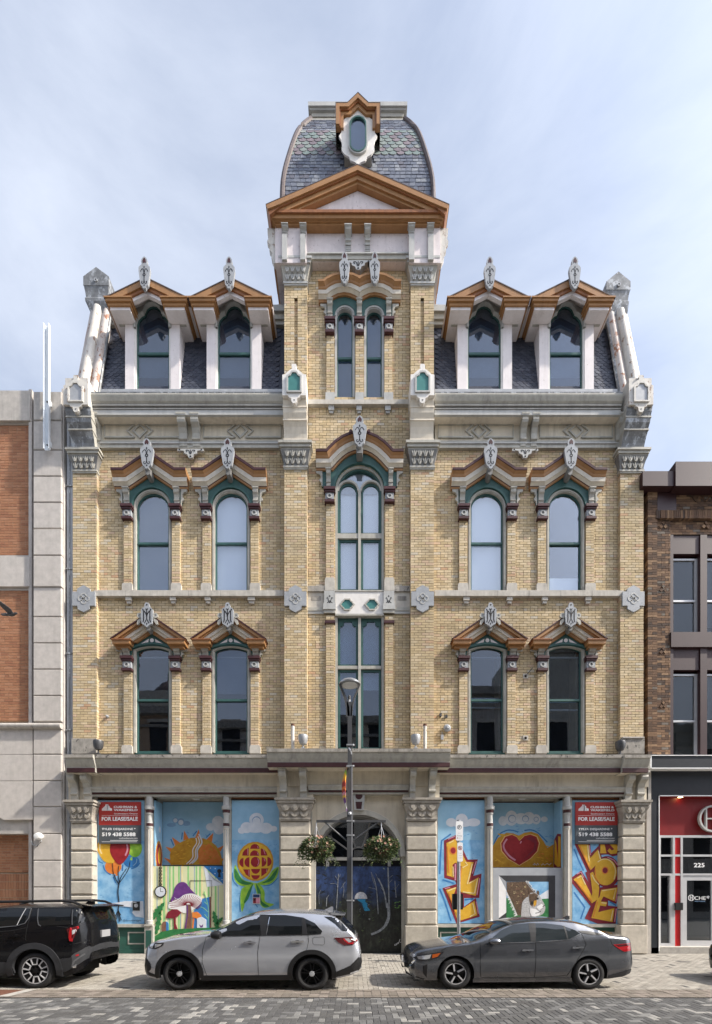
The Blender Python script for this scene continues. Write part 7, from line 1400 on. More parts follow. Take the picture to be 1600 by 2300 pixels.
for px, sd, lbl in ((711, 1, 'hanging basket of trailing greenery and peach flowers left of the lamp post'), (857, 2, 'hanging basket of trailing greenery and peach flowers right of the lamp post')):
    q = random.Random(sd); x = xx(px); zc = zz(1906); b = thing('hanging_basket', lbl, 'hanging basket', (x, yl, zc-.2), 'hanging baskets on the lamp arms')
    m = MB(); m.lathe((x, yl, zc-.05), [(.02, -.20), (.13, -.17), (.21, -.06), (.24, .04), (.22, .05)], 'coir', 16); m.build('basket', b, smooth=True)
    m = MB(); m.tube([(x, yl, zz(1847)), (x, yl, zz(1856))], .012, 'steel', 5)
    for k in range(3): a = 2*PI*k/3+.5; m.tube([(x, yl, zz(1856)), (x+.2*math.cos(a), yl+.2*math.sin(a), zc)], .007, 'steel', 4)
    m.build('chain', b); m = MB(); fl = MB()
    for k in range(3400):
        th, ph = q.uniform(0, 2*PI), math.acos(q.uniform(-1, 1)); rr = q.uniform(.5, 1.0)**.5*(1+.18*math.sin(3*th+sd)*math.sin(2*ph)); p = Vector((x+.44*rr*math.sin(ph)*math.cos(th), yl+.38*rr*math.sin(ph)*math.sin(th), zc+.01+(.30 if math.cos(ph) > 0 else .34)*rr*math.cos(ph)))
        d = Vector((math.cos(th), math.sin(th), q.uniform(-.9, .5))).normalized(); l = q.uniform(.045, .095); s_ = d.cross(Vector((q.uniform(-1, 1), q.uniform(-1, 1), 1))).normalized()*l*q.uniform(.16, .3)
        m.add([p, p+d*l*.5+s_, p+d*l, p+d*l*.5-s_], [(0, 1, 2, 3)], 'leaf_green')
    for k in range(26):                                          # trailing shoots
        th = q.uniform(0, 2*PI); p = Vector((x+.36*math.cos(th), yl+.30*math.sin(th), zc-.08))
        for j in range(q.randint(4, 9)):
            p = p+Vector((.03*math.cos(th), .03*math.sin(th), -.045)); d = Vector((q.uniform(-1, 1), q.uniform(-1, 1), -.4)).normalized()
            m.add([p, p+d*.035+Vector((0, 0, .012)), p+d*.07, p+d*.035-Vector((0, 0, .012))], [(0, 1, 2, 3)], 'leaf_green')
    m.build('foliage', b, kind='stuff', fix=False)
    for k in range(26):
        th = q.uniform(0, 2*PI); u = q.uniform(.1, 1.0); ph = math.acos(min(1, u)) if q.random() < .75 else q.uniform(1.4, 2.2); c = Vector((x+.43*math.sin(ph)*math.cos(th), yl-abs(.38*math.sin(ph)*math.sin(th)) if q.random() < .8 else yl+.3, zc+.02+.31*math.cos(ph)))
        for j in range(6):
            a = 2*PI*j/6; r = .034; dn = Vector((math.cos(a), -.5, math.sin(a)))*r; sn = Vector((-math.sin(a), 0, math.cos(a)))*r*.45
            fl.add([c, c+dn*.6+sn, c+dn, c+dn*.6-sn], [(0, 1, 2, 3)], 'petal_peach')
    fl.build('blossom', b, kind='stuff', fix=False)
# ================================================================ parking sign
yp = -2.4; xp = X(1030.8, yp); zz = lambda py: Z(py, yp); xx = lambda px: X(px, yp)
ps = thing('parking_sign', 'steel parking sign post with two white plates before the ALL graffiti mural', 'sign', (xp, yp, 0))
m = MB(); m.lathe((xp, yp, 0), [(.048, 0), (.048, zz(1842))], 'steel', 12); m.build('post', ps, smooth=True)
def plate(px0, px1, t, b, nm):
    a, c, z0, z1 = xx(px0), xx(px1), zz(b), zz(t); m = MB(); r = .025; y = yp-.056; m.prism([(a+r, z0), (c-r, z0), (c, z0+r), (c, z1-r), (c-r, z1), (a+r, z1), (a, z1-r), (a, z0+r)], y, y+.006, 'sign_white'); return m.build(nm, ps), a, c, z0, z1, y
pl, a, c, z0, z1, y = plate(1023.5, 1039.5, 1845.5, 1889, 'sign_plate'); k = z1-z0; m = MB(); u = (a+c)/2; m.annulus(u, z1-k*.31, .062, .050, y-.002, y, 'p_black', 20); m.build('symbol', pl); text('P', pl, 'lettering', u, z1-k*.38, y-.002, .075, 'p_black', .048, 'CENTER', .02); text('2 hr', pl, 'lettering', u, z1-k*.64, y-.002, .03, 'p_grey', .07, 'CENTER'); text('Parking', pl, 'lettering', u, z1-k*.78, y-.002, .042, 'p_grey', .13, 'CENTER'); m = MB(); m.disc(a+.045, z1-k*.865, .014, y-.002, y, 'p_red', 8); m.box(a+.07, c-.07, y-.002, y, z1-k*.875, z1-k*.86, 'p_grey'); m.build('symbol', pl)
pl, a, c, z0, z1, y = plate(1026.8, 1039.2, 1893, 1936, 'sign_plate'); k = z1-z0; m = MB(); u = (a+c)/2; m.annulus(u, z1-k*.29, .058, .044, y-.002, y, 'sign_red', 20); m.ribbon([(u-.035, z1-k*.29+.035), (u+.035, z1-k*.29-.035)], .012, y-.003, y, 'sign_red'); m.build('symbol', pl); text('P', pl, 'lettering', u, z1-k*.345, y-.002, .055, 'p_black', .032, 'CENTER', .02); [text(s_, pl, 'lettering', u, z1-k*t, y-.002, .028, 'p_grey', .09, 'CENTER') for s_, t in (('3 am', .58), ('to', .70), ('5 am', .82))]
m = MB(); m.box(xx(1019), xx(1041.5), yp+.055, yp+.22, zz(2043.5), zz(2008), 'black_plastic'); m.box(xx(1022), xx(1038.5), yp+.04, yp+.056, zz(2040), zz(2012), 'dull_plastic'); tag(m.build('control_box'), 'black box strapped to the back of the parking sign post', 'box')
# ================================================================ pigeon in flight
yq = -5.0; k = (yq+D)/F; bx_, bz_ = X(25, yq), Z(1380, yq)
bd_ = thing('pigeon', 'dark grey pigeon in flight before the left brick building', 'bird', (bx_, yq, bz_))
m = MB(); ring = [(-.13, .004, 0), (-.10, .022, .0), (-.05, .040, -.004), (.0, .046, -.004), (.05, .040, .0), (.085, .026, .012), (.105, .024, .022), (.125, .021, .024), (.14, .010, .020), (.155, .003, .014)]
n = 10; vs_ = [(bx_+a, yq+r*math.cos(2*PI*i/n), bz_+c+r*.85*math.sin(2*PI*i/n)) for a, r, c in ring for i in range(n)]
m.add(vs_, [(j*n+i, j*n+(i+1) % n, (j+1)*n+(i+1) % n, (j+1)*n+i) for j in range(len(ring)-1) for i in range(n)]+[tuple(range(n)), tuple(range((len(ring)-1)*n, len(ring)*n))], 'lamp_grey'); m.build('body', bd_, smooth=True)
M('feather', (.085, .08, .085), .7, .3, 30); m = MB(); m.prism([(bx_-.09, bz_+.02), (bx_-.20, bz_+.005), (bx_-.21, bz_-.02), (bx_-.09, bz_-.025)], yq-.03, yq+.03, 'feather'); m.build('tail', bd_)
for s in (-1, 1):
    m = MB(); P = [(.07, 0, .02), (-.06, 0, .02), (-.13, s*.10, .10), (-.14, s*.19, .16), (-.09, s*.19, .17), (-.01, s*.11, .12), (.06, s*.05, .07)]; P = [(bx_+a, yq+b+s*.035, bz_+c*1.0) for a, b, c in P]; m.add(P+[(a, b, c-.008) for a, b, c in P], [list(range(7)), list(range(13, 6, -1))]+[(i, (i+1) % 7, 7+(i+1) % 7, 7+i) for i in range(7)], 'feather'); m.build('wing', bd_)
# ================================================================ cars
def PAINT(name, col, metal, rough, flake=.06):
    m, N, L, b = _mat(name); b.inputs['Base Color'].default_value = col+(1,); b.inputs['Metallic'].default_value = metal; b.inputs['Roughness'].default_value = rough; b.inputs['Coat Weight'].default_value = 1.; b.inputs['Coat Roughness'].default_value = .03
    k = _noise(N, L, _pos(N, L), 2.2, 5, .7); L.new(_ramp(N, L, k, .3, .75, (rough,)*3+(1,), (min(1, rough+.12),)*3+(1,)), b.inputs['Roughness'])
PAINT('paint_silver', (.47, .485, .525), .68, .18); PAINT('paint_grey', (.12, .127, .142), .75, .18); PAINT('paint_black', (.004, .004, .005), .0, .2); MATS['paint_black'].node_tree.nodes['Principled BSDF'].inputs['Coat Weight'].default_value = .35; MATS['paint_black'].node_tree.nodes['Principled BSDF'].inputs['Specular IOR Level'].default_value = .15
m, N, L, b = _mat('car_glass'); b.inputs['Base Color'].default_value = (.006, .007, .008, 1); b.inputs['Roughness'].default_value = .03; b.inputs['Specular IOR Level'].default_value = .45
m, N, L, b = _mat('car_glass_light'); b.inputs['Base Color'].default_value = (.020, .025, .028, 1); b.inputs['Roughness'].default_value = .03; b.inputs['Specular IOR Level'].default_value = .6
m, N, L, b = _mat('tail_red'); b.inputs['Base Color'].default_value = (.30, .004, .008, 1); b.inputs['Roughness'].default_value = .08; b.inputs['Coat Weight'].default_value = 1
m, N, L, b = _mat('tail_dark'); b.inputs['Base Color'].default_value = (.06, .004, .006, 1); b.inputs['Roughness'].default_value = .06; b.inputs['Coat Weight'].default_value = 1
m, N, L, b = _mat('lamp_clear'); b.inputs['Base Color'].default_value = (.55, .56, .58, 1); b.inputs['Roughness'].default_value = .12; b.inputs['Metallic'].default_value = .6
m, N, L, b = _mat('amber'); b.inputs['Base Color'].default_value = (.35, .07, .01, 1); b.inputs['Roughness'].default_value = .1
m, N, L, b = _mat('chrome'); b.inputs['Base Color'].default_value = (.75, .76, .78, 1); b.inputs['Roughness'].default_value = .12; b.inputs['Metallic'].default_value = 1
M('tyre', (.016, .016, .017), .75, .25, 25, bump=.2, bsc=80); M('rim_black', (.010, .010, .011), .3, .1, 9, metal=.4); M('rim_silver', (.46, .46, .47), .35, .06, 9, metal=.15); M('clad', (.022, .023, .026), .6, .15, 9); M('well', (.006, .006, .006), .9, .1, 5)
class Car:
    BUL = [(-.2, .90), (0, .93), (.15, .972), (.42, 1.0), (.72, .992), (1, .955)]
    def __init__(s, label, ax, yn, W_, wb, R_, Ra, top, bot, belt, plan, paint, tumble=.34, crown=.085, ws=None, rw=None, conv=None, name='parked_car', cat='car'):
        s.W = W_; s.yc = yn+W_/2; s.ax = ax; s.wb = wb; s.R = R_; s.Ra = Ra; s.top = top; s.bot = bot; s.belt = belt; s.plan = plan; s.tu = tumble; s.cr = crown; s.conv = conv; s.paint = paint
        s.x0, s.x1 = top[0][0], top[-1][0]; s.root = thing(name, label, cat, (ax+wb/2, s.yc, 0), 'cars parked along the street'); s.body(ws, rw)
    def par(s, x):
        zt = interp(s.top, x); zb = min(interp(s.bot, x), zt-.1); zs = max(zb+.05, min(interp(s.belt, x), zt-.10)); cr = min(s.cr, (zt-zs)*.55); return zb, zs, zt-cr, zt, s.W/2*interp(s.plan, x)
    def hw(s, x, z):
        zb, zs, ze, zt, w_ = s.par(x)
        def low(z): return w_*interp(s.BUL, (z-zb)/(zs-zb))
        def cab(z):
            t = max(0, z-zs); return w_*.955-t*s.tu-.05*(t/max(.05, ze-zs))**3*(1 if ze-zs > .2 else .4)
        if z <= zs: return low(z)
        if z <= ze: return cab(z)
        return cab(ze)*max(0, 1-(z-ze)/max(.001, zt-ze))**(1/2.4)
    def body(s, ws, rw):
        xs = set(); n = 76
        for i in range(n+1): t = i/n; xs.add(round(s.x0+(s.x1-s.x0)*(.5-.5*math.cos(PI*t))*.35+(s.x1-s.x0)*t*.65, 4))
        for xw in (0, s.wb):
            xs = {x for x in xs if not (abs(x-xw) < s.Ra+.03)} | {round(xw+s.Ra*math.cos(PI*k/26), 4) for k in range(27)} | {round(xw+sg*(s.Ra+.004), 4) for sg in (-1, 1)} | {round(xw+sg*(s.Ra+.05), 4) for sg in (-1, 1)}
        for r in (ws, rw):
            if r: xs |= set(r)
        xs = sorted(x for x in xs if s.x0 <= x <= s.x1); rows = []; m = MB()
        for x in xs:
            zb, zs, ze, zt, w_ = s.par(x); z0 = zb
            for xw in (0, s.wb):
                if abs(x-xw) < s.Ra: z0 = max(z0, s.R+math.sqrt(s.Ra**2-(x-xw)**2))
            z0 = min(z0, zs-.02); P = [(s.hw(x, z0+(zs-z0)*k/9), z0+(zs-z0)*k/9) for k in range(9)]+[(s.hw(x, zs+(ze-zs)*k/8), zs+(ze-zs)*k/8) for k in range(8)]
            he = s.hw(x, ze); P += [(he*u, ze+(zt-ze)*(1-u**2.4)) for u in (1, .93, .82, .65, .42, .2, 0)]
            full = [(-a, z) for a, z in P]+[(a, z) for a, z in P[-2::-1]]; rows.append([(s.ax+x, s.yc+a, z) for a, z in full])
        n = len(rows[0]); ntop = 17
        for i, (a, b) in enumerate(zip(rows, rows[1:])):
            xm = (xs[i]+xs[i+1])/2
            for j in range(n-1):
                jj = min(j, n-2-j); mt = s.paint
                if jj >= ntop+1 and ((ws and ws[0] < xm < ws[1]) or (rw and rw[0] < xm < rw[1])): mt = 'car_glass'
                m.add([a[j], a[j+1], b[j+1], b[j]], [(0, 1, 2, 3)], mt)
        m.add(rows[0], [list(range(n))], s.paint); m.add(rows[-1], [list(range(n))], s.paint)
        s.bodyo = m.build('body', s.root, smooth=True)
        m = MB(); m.box(s.ax+s.x0+.55, s.ax+s.x1-.55, s.yc-s.W/2+.16, s.yc+s.W/2-.16, .2, .75, 'well')
        for xw in (0, s.wb): m.box(s.ax+xw-s.Ra-.02, s.ax+xw+s.Ra+.02, s.yc-s.W/2+.14, s.yc+s.W/2-.14, .3, s.R+s.Ra+.04, 'well')
        m.build('underbody', s.root)
    def put(s, flat, name, both=True, parent=None, off=0.0, label=None):
        """wrap flat shapes (x, outward offset, z) on to the body side"""
        for sg in ((-1, 1) if both else (-1,)):
            m = MB(); m.names = flat.names; m.f = flat.f; m.m = flat.m
            m.v = [(s.ax+x, s.yc+sg*(s.hw(x, z)+y), z) for x, y, z in flat.v]; o = m.build(name, parent or s.root, label=label if sg < 0 else None)
            if sg < 0: r = o
        return r
    def C(s, pts): return [s.conv(*p) for p in pts]
    def decal(s, name, mat, pts, off=.006, smooth=False, both=True, cuts=3, raw=False, parent=None):
        p = pts if raw else s.C(pts); p = crom(p, 4) if smooth else p
        bm = bmesh.new(); vs_ = [bm.verts.new((x, 0, z)) for x, z in p]; bm.faces.new(vs_); bmesh.ops.triangulate(bm, faces=bm.faces); bmesh.ops.subdivide_edges(bm, edges=bm.edges, cuts=cuts, use_grid_fill=True)
        m = MB(); bm.verts.index_update(); m.add([(v_.co.x, off, v_.co.z) for v_ in bm.verts], [[v_.index for v_ in f.verts] for f in bm.faces], mat); bm.free()
        k = len(p); m.add([(x, off, z) for x, z in p]+[(x, -.03, z) for x, z in p], [(i, (i+1) % k, k+(i+1) % k, k+i) for i in range(k)], mat)
        return s.put(m, name, both, parent)
    def line(s, name, mat, pts, w_=.008, off=.003, raw=False, both=True):
        p = pts if raw else s.C(pts); q = []
        for a, b in zip(p, p[1:]):
            k = max(1, int(math.hypot(b[0]-a[0], b[1]-a[1])/.06)); q += [(a[0]+(b[0]-a[0])*i/k, a[1]+(b[1]-a[1])*i/k) for i in range(k)]
        q.append(p[-1]); m = MB(); m.ribbon(q, w_, -.02, off, mat); return s.put(m, name, both)
    def archring(s, r0, r1, mat, off=.018, a0=-12, a1=192):
        for xw in (0, s.wb):
            f = lambda r: [(xw+r*math.cos(math.radians(a0+(a1-a0)*k/36)), s.R+r*math.sin(math.radians(a0+(a1-a0)*k/36))) for k in range(37)]
            m = MB(); m.ring(f(r1), f(r0), -.05, off, mat); s.put(m, 'wheel_arch_trim')
    def wheels(s, spokes, rimr, lip, tw=.215, cap='rim_black'):
        for xw in (0, s.wb):
            for sg in (-1, 1):
                yo = s.yc+sg*(s.W/2-.035); o = (s.ax+xw, yo, s.R); d = -sg; R_ = s.R
                m = MB(); m.lathe(o, [(rimr, .02*d), (rimr+.012, .004*d), (R_-.06, -.004*d), (R_-.02, .012*d), (R_, .04*d), (R_+.001, tw/2*d), (R_, (tw-.04)*d), (R_-.05, tw*d), (rimr, tw*d)], 'tyre', 40, 'y', False); wh = m.build('wheel', s.root, smooth=True)
                m = MB(); m.lathe(o, [(rimr+.004, .012*d, lip), (rimr-.012, .012*d, 'rim_black'), (rimr-.02, .06*d, 'rim_black'), (rimr-.03, .09*d, 'well'), (.0, .10*d, 'well')], 'rim_black', 36, 'y', False)
                for mat, polys, dep in spokes:
                    for P in polys: m.prism([(o[0]+a, o[2]+b) for a, b in P], min(yo+dep*d, yo+.075*d), max(yo+dep*d, yo+.075*d), mat)
                m.lathe(o, [(.055, .07*d), (.055, .012*d), (.03, .008*d), (.0, .008*d)], cap, 14, 'y'); m.build('rim', wh)
    def mirror(s, x, z, lx, lz, mat, ):
        for sg in (-1, 1):
            y = s.yc+sg*(s.hw(x, z)+.13); m = MB(); n = 12; rings = [(-.11, .25), (-.08, .75), (-.02, 1.0), (.06, 1.0), (.10, .85)]
            vs_ = [(s.ax+x+u*lx/.2, y+.10*r*math.cos(2*PI*i/n), z+lz/2*r*math.sin(2*PI*i/n)) for u, r in rings for i in range(n)]
            m.add(vs_, [(j*n+i, j*n+(i+1) % n, (j+1)*n+(i+1) % n, (j+1)*n+i) for j in range(len(rings)-1) for i in range(n)]+[tuple(range(n)), tuple(range((len(rings)-1)*n, len(rings)*n))], mat)
            m.box(s.ax+x-.03, s.ax+x+.03, min(y, y-sg*.16), max(y, y-sg*.16), z-lz*.5, z-lz*.25, 'black_plastic'); m.build('mirror', s.root, smooth=True)
    def handle(s, x0, x1, z, mat):
        m = MB(); m.prism([(x0, z-.012), (x0+.02, z+.014), (x1-.02, z+.018), (x1, z-.006), (x1-.03, z-.018), (x0+.03, z-.022)], .012, .04, mat); s.put(m, 'door_handle'); m = MB(); m.disc((x0+x1)/2, z-.008, .05, -.02, .003, 'well', 14, .035); s.put(m, 'handle_recess')
def spoke(n, pts, rot=0., mir=True):
    out = []
    for k in range(n):
        a = rot+2*PI*k/n; P = [(w_, r) for w_, r in pts]; out.append([(x*math.cos(a)-r*math.sin(a), x*math.sin(a)+r*math.cos(a)) for x, r in P])
    return out
def mk(ox, oy, k, axp, sc_): return lambda zx, zy: ((ox+zx/k-axp)/sc_, 1.9-(oy+zy/k-2013)/sc_)
# ---- silver crossover
S1 = mk(300, 2000, 2.957, 400.4, 112.6)
c = Car('silver compact SUV with black wheels parked before the entrance', (400.4-800)/112.6, -6.13, 1.80, 2.664, .338, .405,
        [(-.80, .66), (-.785, .78), (-.73, .90), (-.62, .985), (-.35, 1.06), (0, 1.12), (.35, 1.16), (.58, 1.185), (.72, 1.26), (1.0, 1.415), (1.25, 1.525), (1.5, 1.59), (1.8, 1.625), (2.2, 1.635), (2.6, 1.62), (2.95, 1.59), (3.10, 1.555), (3.22, 1.475), (3.36, 1.34), (3.48, 1.21), (3.55, 1.135), (3.61, 1.03), (3.645, .88), (3.665, .70)],
        [(-.80, .50), (-.78, .33), (-.65, .25), (-.45, .22), (3.15, .235), (3.45, .30), (3.60, .38), (3.665, .50)], [(-.80, .60), (-.72, .84), (-.6, .91), (0, 1.045), (.6, 1.10), (3.0, 1.15), (3.45, 1.12), (3.6, .95), (3.665, .62)],
        [(-.80, .62), (-.77, .76), (-.68, .88), (-.45, .965), (0, .99), (.8, 1), (2.6, 1), (3.2, .975), (3.5, .92), (3.61, .85), (3.665, .76)], 'paint_silver', ws=(.60, 1.44), rw=(3.13, 3.53), conv=S1)
c.decal('side_window', 'car_glass', [(487, 305), (560, 254), (620, 214), (680, 186), (745, 170), (845, 165), (1000, 167), (1120, 184), (1200, 220), (1253, 275), (1245, 288), (1150, 295), (800, 300)])
c.decal('door_pillar', 'black_plastic', [(822, 172), (882, 172), (878, 300), (846, 301)], .009); c.line('window_trim', 'chrome', [(893, 180), (880, 298)], .012, .011); c.decal('door_pillar', 'black_plastic', [(1112, 184), (1135, 190), (1157, 294), (1118, 296)], .009); c.line('window_trim', 'black_plastic', [(487, 306), (800, 302), (1150, 297), (1246, 290)], .016, .008)
c.decal('rear_window', 'car_glass', [(1262, 178), (1340, 178), (1375, 168), (1462, 258), (1448, 276), (1385, 272), (1335, 225)], .006)
for p in ([(478, 310), (456, 400), (455, 480), (482, 570)], [(838, 300), (824, 420), (829, 570)], [(1158, 297), (1162, 340), (1150, 400), (1100, 440)], [(395, 300), (300, 306), (200, 312)]): c.line('door_seam', 'well', p, .008)
c.line('fuel_flap', 'well', [(1200, 312), (1262, 312), (1270, 322), (1268, 358), (1258, 365), (1200, 363), (1190, 352), (1190, 322), (1200, 312)], .006)
c.decal('sill_trim', 'black_plastic', [(440, 570), (1050, 566), (1060, 600), (440, 604)], .012); c.archring(.40, .492, 'black_plastic')
c.decal('front_bumper_trim', 'black_plastic', [(36, 545), (38, 520), (50, 470), (62, 452), (98, 492), (104, 520), (96, 535), (60, 543), (140, 570), (140, 586), (60, 572)], .008); c.decal('rear_bumper_trim', 'black_plastic', [(1340, 548), (1440, 505), (1512, 435), (1520, 480), (1512, 530), (1480, 555), (1345, 582)], .01); c.line('bumper_trim', 'lamp_clear', [(1440, 560), (1490, 545), (1516, 520)], .03, .012)
h = c.decal('headlight', 'black_plastic', [(80, 356), (110, 350), (196, 352), (184, 372), (132, 395), (86, 390)], .008); c.decal('headlight_lens', 'lamp_clear', [(90, 360), (122, 358), (112, 388), (90, 384)], .012); c.decal('headlight_lens', 'lamp_clear', [(130, 362), (182, 358), (170, 372), (130, 388)], .012)
c.decal('taillight', 'tail_dark', [(1332, 318), (1490, 312), (1500, 328), (1488, 345), (1455, 366), (1400, 368), (1362, 348)], .012); c.line('taillight_bar', 'tail_red', [(1395, 325), (1425, 352), (1455, 356), (1485, 335)], .03, .016); c.decal('taillight_lens', 'lamp_clear', [(1400, 322), (1432, 322), (1448, 345), (1430, 350)], .016)
c.handle(*[S1(727, 0)[0], S1(814, 0)[0]], S1(0, 346)[1], 'chrome'); c.handle(*[S1(1043, 0)[0], S1(1132, 0)[0]], S1(0, 341)[1], 'chrome'); c.mirror(S1(553, 0)[0], S1(0, 296)[1], .19, .17, 'black_plastic')
m = MB(); z = 1.59; X0 = c.ax+2.86; m.prism([(X0-.02, z), (X0+.16, z+.085), (X0+.19, z+.075), (X0+.19, z-.03)], c.yc-.025, c.yc+.025, 'paint_silver'); m.build('antenna', c.root)
m = MB(); q = [(3.02, 1.575), (3.30, 1.525), (3.32, 1.50), (3.05, 1.51)]; m.prism([(c.ax+a, b) for a, b in q], c.yc-.62, c.yc+.62, 'paint_silver'); m.build('spoiler', c.root)
d = spoke(5, [(-.018, .05), (-.045, .20), (-.060, .228), (-.03, .228), (-.008, .06)])+spoke(5, [(.018, .05), (.045, .20), (.060, .228), (.03, .228), (.008, .06)])
c.wheels([('rim_black', d, .02)], .232, 'rim_black', cap='lamp_clear')
# ---- grey sedan
S2_ = mk(890, 2020, 2.904, 1024.5, 111.0)
lq = lambda x: x if x < 3.05 else 3.05+(x-3.05)*1.24
S2 = lambda a, b: (lq(S2_(a, b)[0]), S2_(a, b)[1])
lqq = lambda L_: [(lq(a), b) for a, b in L_]
def sedan(label, ax, yn, paint):
    c = Car(label, ax, yn, 1.815, 2.712, .322, .375,
        lqq([(-.93, .62), (-.915, .71), (-.85, .79), (-.68, .865), (-.3, .935), (.1, .98), (.30, 1.0), (.5, 1.085), (.8, 1.235), (1.05, 1.335), (1.3, 1.40), (1.6, 1.438), (1.9, 1.447), (2.2, 1.442), (2.5, 1.41), (2.75, 1.35), (2.95, 1.27), (3.12, 1.175), (3.25, 1.13), (3.42, 1.12), (3.50, 1.09), (3.535, 1.0), (3.56, .85), (3.575, .70)]),
        lqq([(-.93, .42), (-.91, .27), (-.82, .2), (-.6, .18), (3.0, .2), (3.3, .24), (3.5, .31), (3.575, .45)]), lqq([(-.93, .56), (-.86, .70), (-.6, .77), (0, .88), (.6, .94), (1.5, .965), (2.6, .99), (3.2, 1.03), (3.5, .99), (3.575, .66)]),
        lqq([(-.93, .52), (-.90, .68), (-.83, .83), (-.65, .945), (-.2, .985), (.6, 1), (2.5, 1), (3.1, .975), (3.42, .92), (3.52, .86), (3.575, .76)]), paint, tumble=.40, crown=.075, ws=(.32, 1.16), rw=(2.62, 3.10), conv=S2)
    c.decal('side_window', 'car_glass_light', [(636, 286), (640, 250), (700, 208), (790, 170), (890, 160), (1000, 161), (1105, 174), (1185, 205), (1214, 228), (1130, 264), (910, 277)], .006)
    c.decal('door_pillar', 'black_plastic', [(888, 160), (935, 160), (915, 276), (882, 278)], .009); c.decal('door_pillar', 'black_plastic', [(1114, 176), (1124, 178), (1130, 264), (1122, 266)], .009); c.line('window_trim', 'chrome', [(634, 290), (910, 280), (1130, 266), (1222, 226)], .016, .009); c.decal('pillar_trim', 'black_plastic', [(1205, 208), (1290, 212), (1372, 232), (1300, 236), (1222, 222)], .008)
    for p in ([(552, 282), (548, 420), (556, 512)], [(913, 282), (914, 300), (907, 510)], [(1225, 228), (1243, 300), (1180, 400), (1118, 500)], [(470, 285), (330, 318), (300, 340)], [(300, 398), (330, 410)], [(1400, 262), (1410, 300)]): c.line('door_seam', 'well', p, .008)
    c.line('crease', 'well', [(560, 512), (850, 515), (1110, 500)], .006); c.decal('sill_trim', paint, [(505, 520), (1150, 516), (1155, 540), (505, 546)], .012)
    c.decal('headlight', 'black_plastic', [(118, 388), (148, 370), (316, 342), (284, 378), (205, 400), (140, 402)], .008); c.decal('headlight_lens', 'lamp_clear', [(140, 378), (232, 362), (222, 388), (200, 394), (150, 396)], .012); c.decal('indicator', 'amber', [(240, 362), (292, 352), (272, 376), (236, 386)], .012)
    c.decal('grille', 'black_plastic', [(66, 402), (92, 372), (118, 392), (108, 425), (82, 462), (70, 450)], .006); c.line('grille_trim', 'chrome', [(84, 468), (112, 424), (126, 404)], .03, .01); c.decal('vent', 'black_plastic', [(176, 440), (206, 424), (202, 516), (178, 486)], .006); c.decal('front_lip', 'black_plastic', [(70, 470), (90, 500), (190, 525), (180, 530), (80, 508)], .008)
    c.decal('taillight', 'tail_red', [(1414, 298), (1515, 290), (1514, 340), (1472, 344), (1440, 322)], .01); c.decal('taillight_lens', 'tail_dark', [(1425, 300), (1512, 294), (1512, 304), (1445, 312)], .013); c.decal('rear_bumper_trim', 'clad', [(1390, 500), (1480, 470), (1540, 462), (1538, 484), (1470, 512), (1392, 520)], .008)
    c.handle(S2(818, 0)[0], S2(896, 0)[0], S2(0, 331)[1], 'chrome'); c.handle(S2(1146, 0)[0], S2(1224, 0)[0], S2(0, 315)[1], 'chrome'); c.mirror(S2(630, 0)[0], S2(0, 272)[1], .20, .14, paint)
    m = MB(); z = 1.43; X0 = c.ax+2.55; m.prism([(X0-.02, z-.03), (X0+.10, z+.035), (X0+.15, z+.03), (X0+.15, z-.05)], c.yc-.02, c.yc+.02, paint); m.build('antenna', c.root)
    m = MB(); m.box(c.ax-1.0, c.ax-.965, c.yc-.16, c.yc+.16, .46, .58, 'sign_white'); m.build('number_plate', c.root)
    sp = [('rim_silver', spoke(5, [(-.026, .05), (-.024, .19), (-.030, .212), (.018, .212), (.006, .19), (.002, .05)], .15), .012), ('rim_black', spoke(5, [(.014, .05), (.026, .19), (.045, .214), (.062, .205), (.05, .06)], .15), .03)]
    c.wheels(sp, .215, 'rim_silver', .205); return c
sedan('dark grey sedan with silver spoked wheels parked before the graffiti', (1024.5-800)/111.0, -6.02, 'paint_grey')
sedan('dark car at the right edge, only its front bumper in view', 9.2, -6.02, 'paint_black')
# ---- black large SUV at the left edge
S3_ = mk(0, 1980, 4.84, 76.4-2.86*110, 110.0)
sq = lambda x: x if x < 3.45 else 3.45+(x-3.45)*.40
S3 = lambda a, b: (sq(S3_(a, b)[0]), S3_(a, b)[1])
sqq = lambda L_: [(sq(a), b) for a, b in L_]
c = Car('black large SUV with machined alloy wheels at the left edge', (76.4-2.86*110-800)/110, -5.93, 1.80, 2.86, .371, .455,
        sqq([(-.95, .70), (-.92, .92), (-.80, 1.03), (-.5, 1.10), (0, 1.15), (.5, 1.2), (.9, 1.4), (1.2, 1.57), (1.5, 1.67), (2.2, 1.725), (3.2, 1.735), (3.8, 1.73), (4.02, 1.71), (4.10, 1.66), (4.22, 1.52), (4.34, 1.385), (4.385, 1.28), (4.41, 1.05), (4.44, .88), (4.455, .72)]),
        sqq([(-.95, .5), (-.9, .35), (-.6, .26), (3.6, .26), (4.0, .32), (4.3, .42), (4.455, .55)]), sqq([(-.95, .62), (-.7, .95), (0, 1.08), (.6, 1.12), (3.2, 1.17), (4.1, 1.19), (4.38, 1.05), (4.455, .66)]),
        sqq([(-.95, .66), (-.85, .82), (-.6, .95), (0, .99), (1, 1), (3.3, 1), (3.9, .975), (4.2, .86), (4.36, .76), (4.455, .62)]), 'paint_black', tumble=.30, crown=.07, ws=(.5, 1.45), rw=(sq(4.11), sq(4.34)), conv=S3)
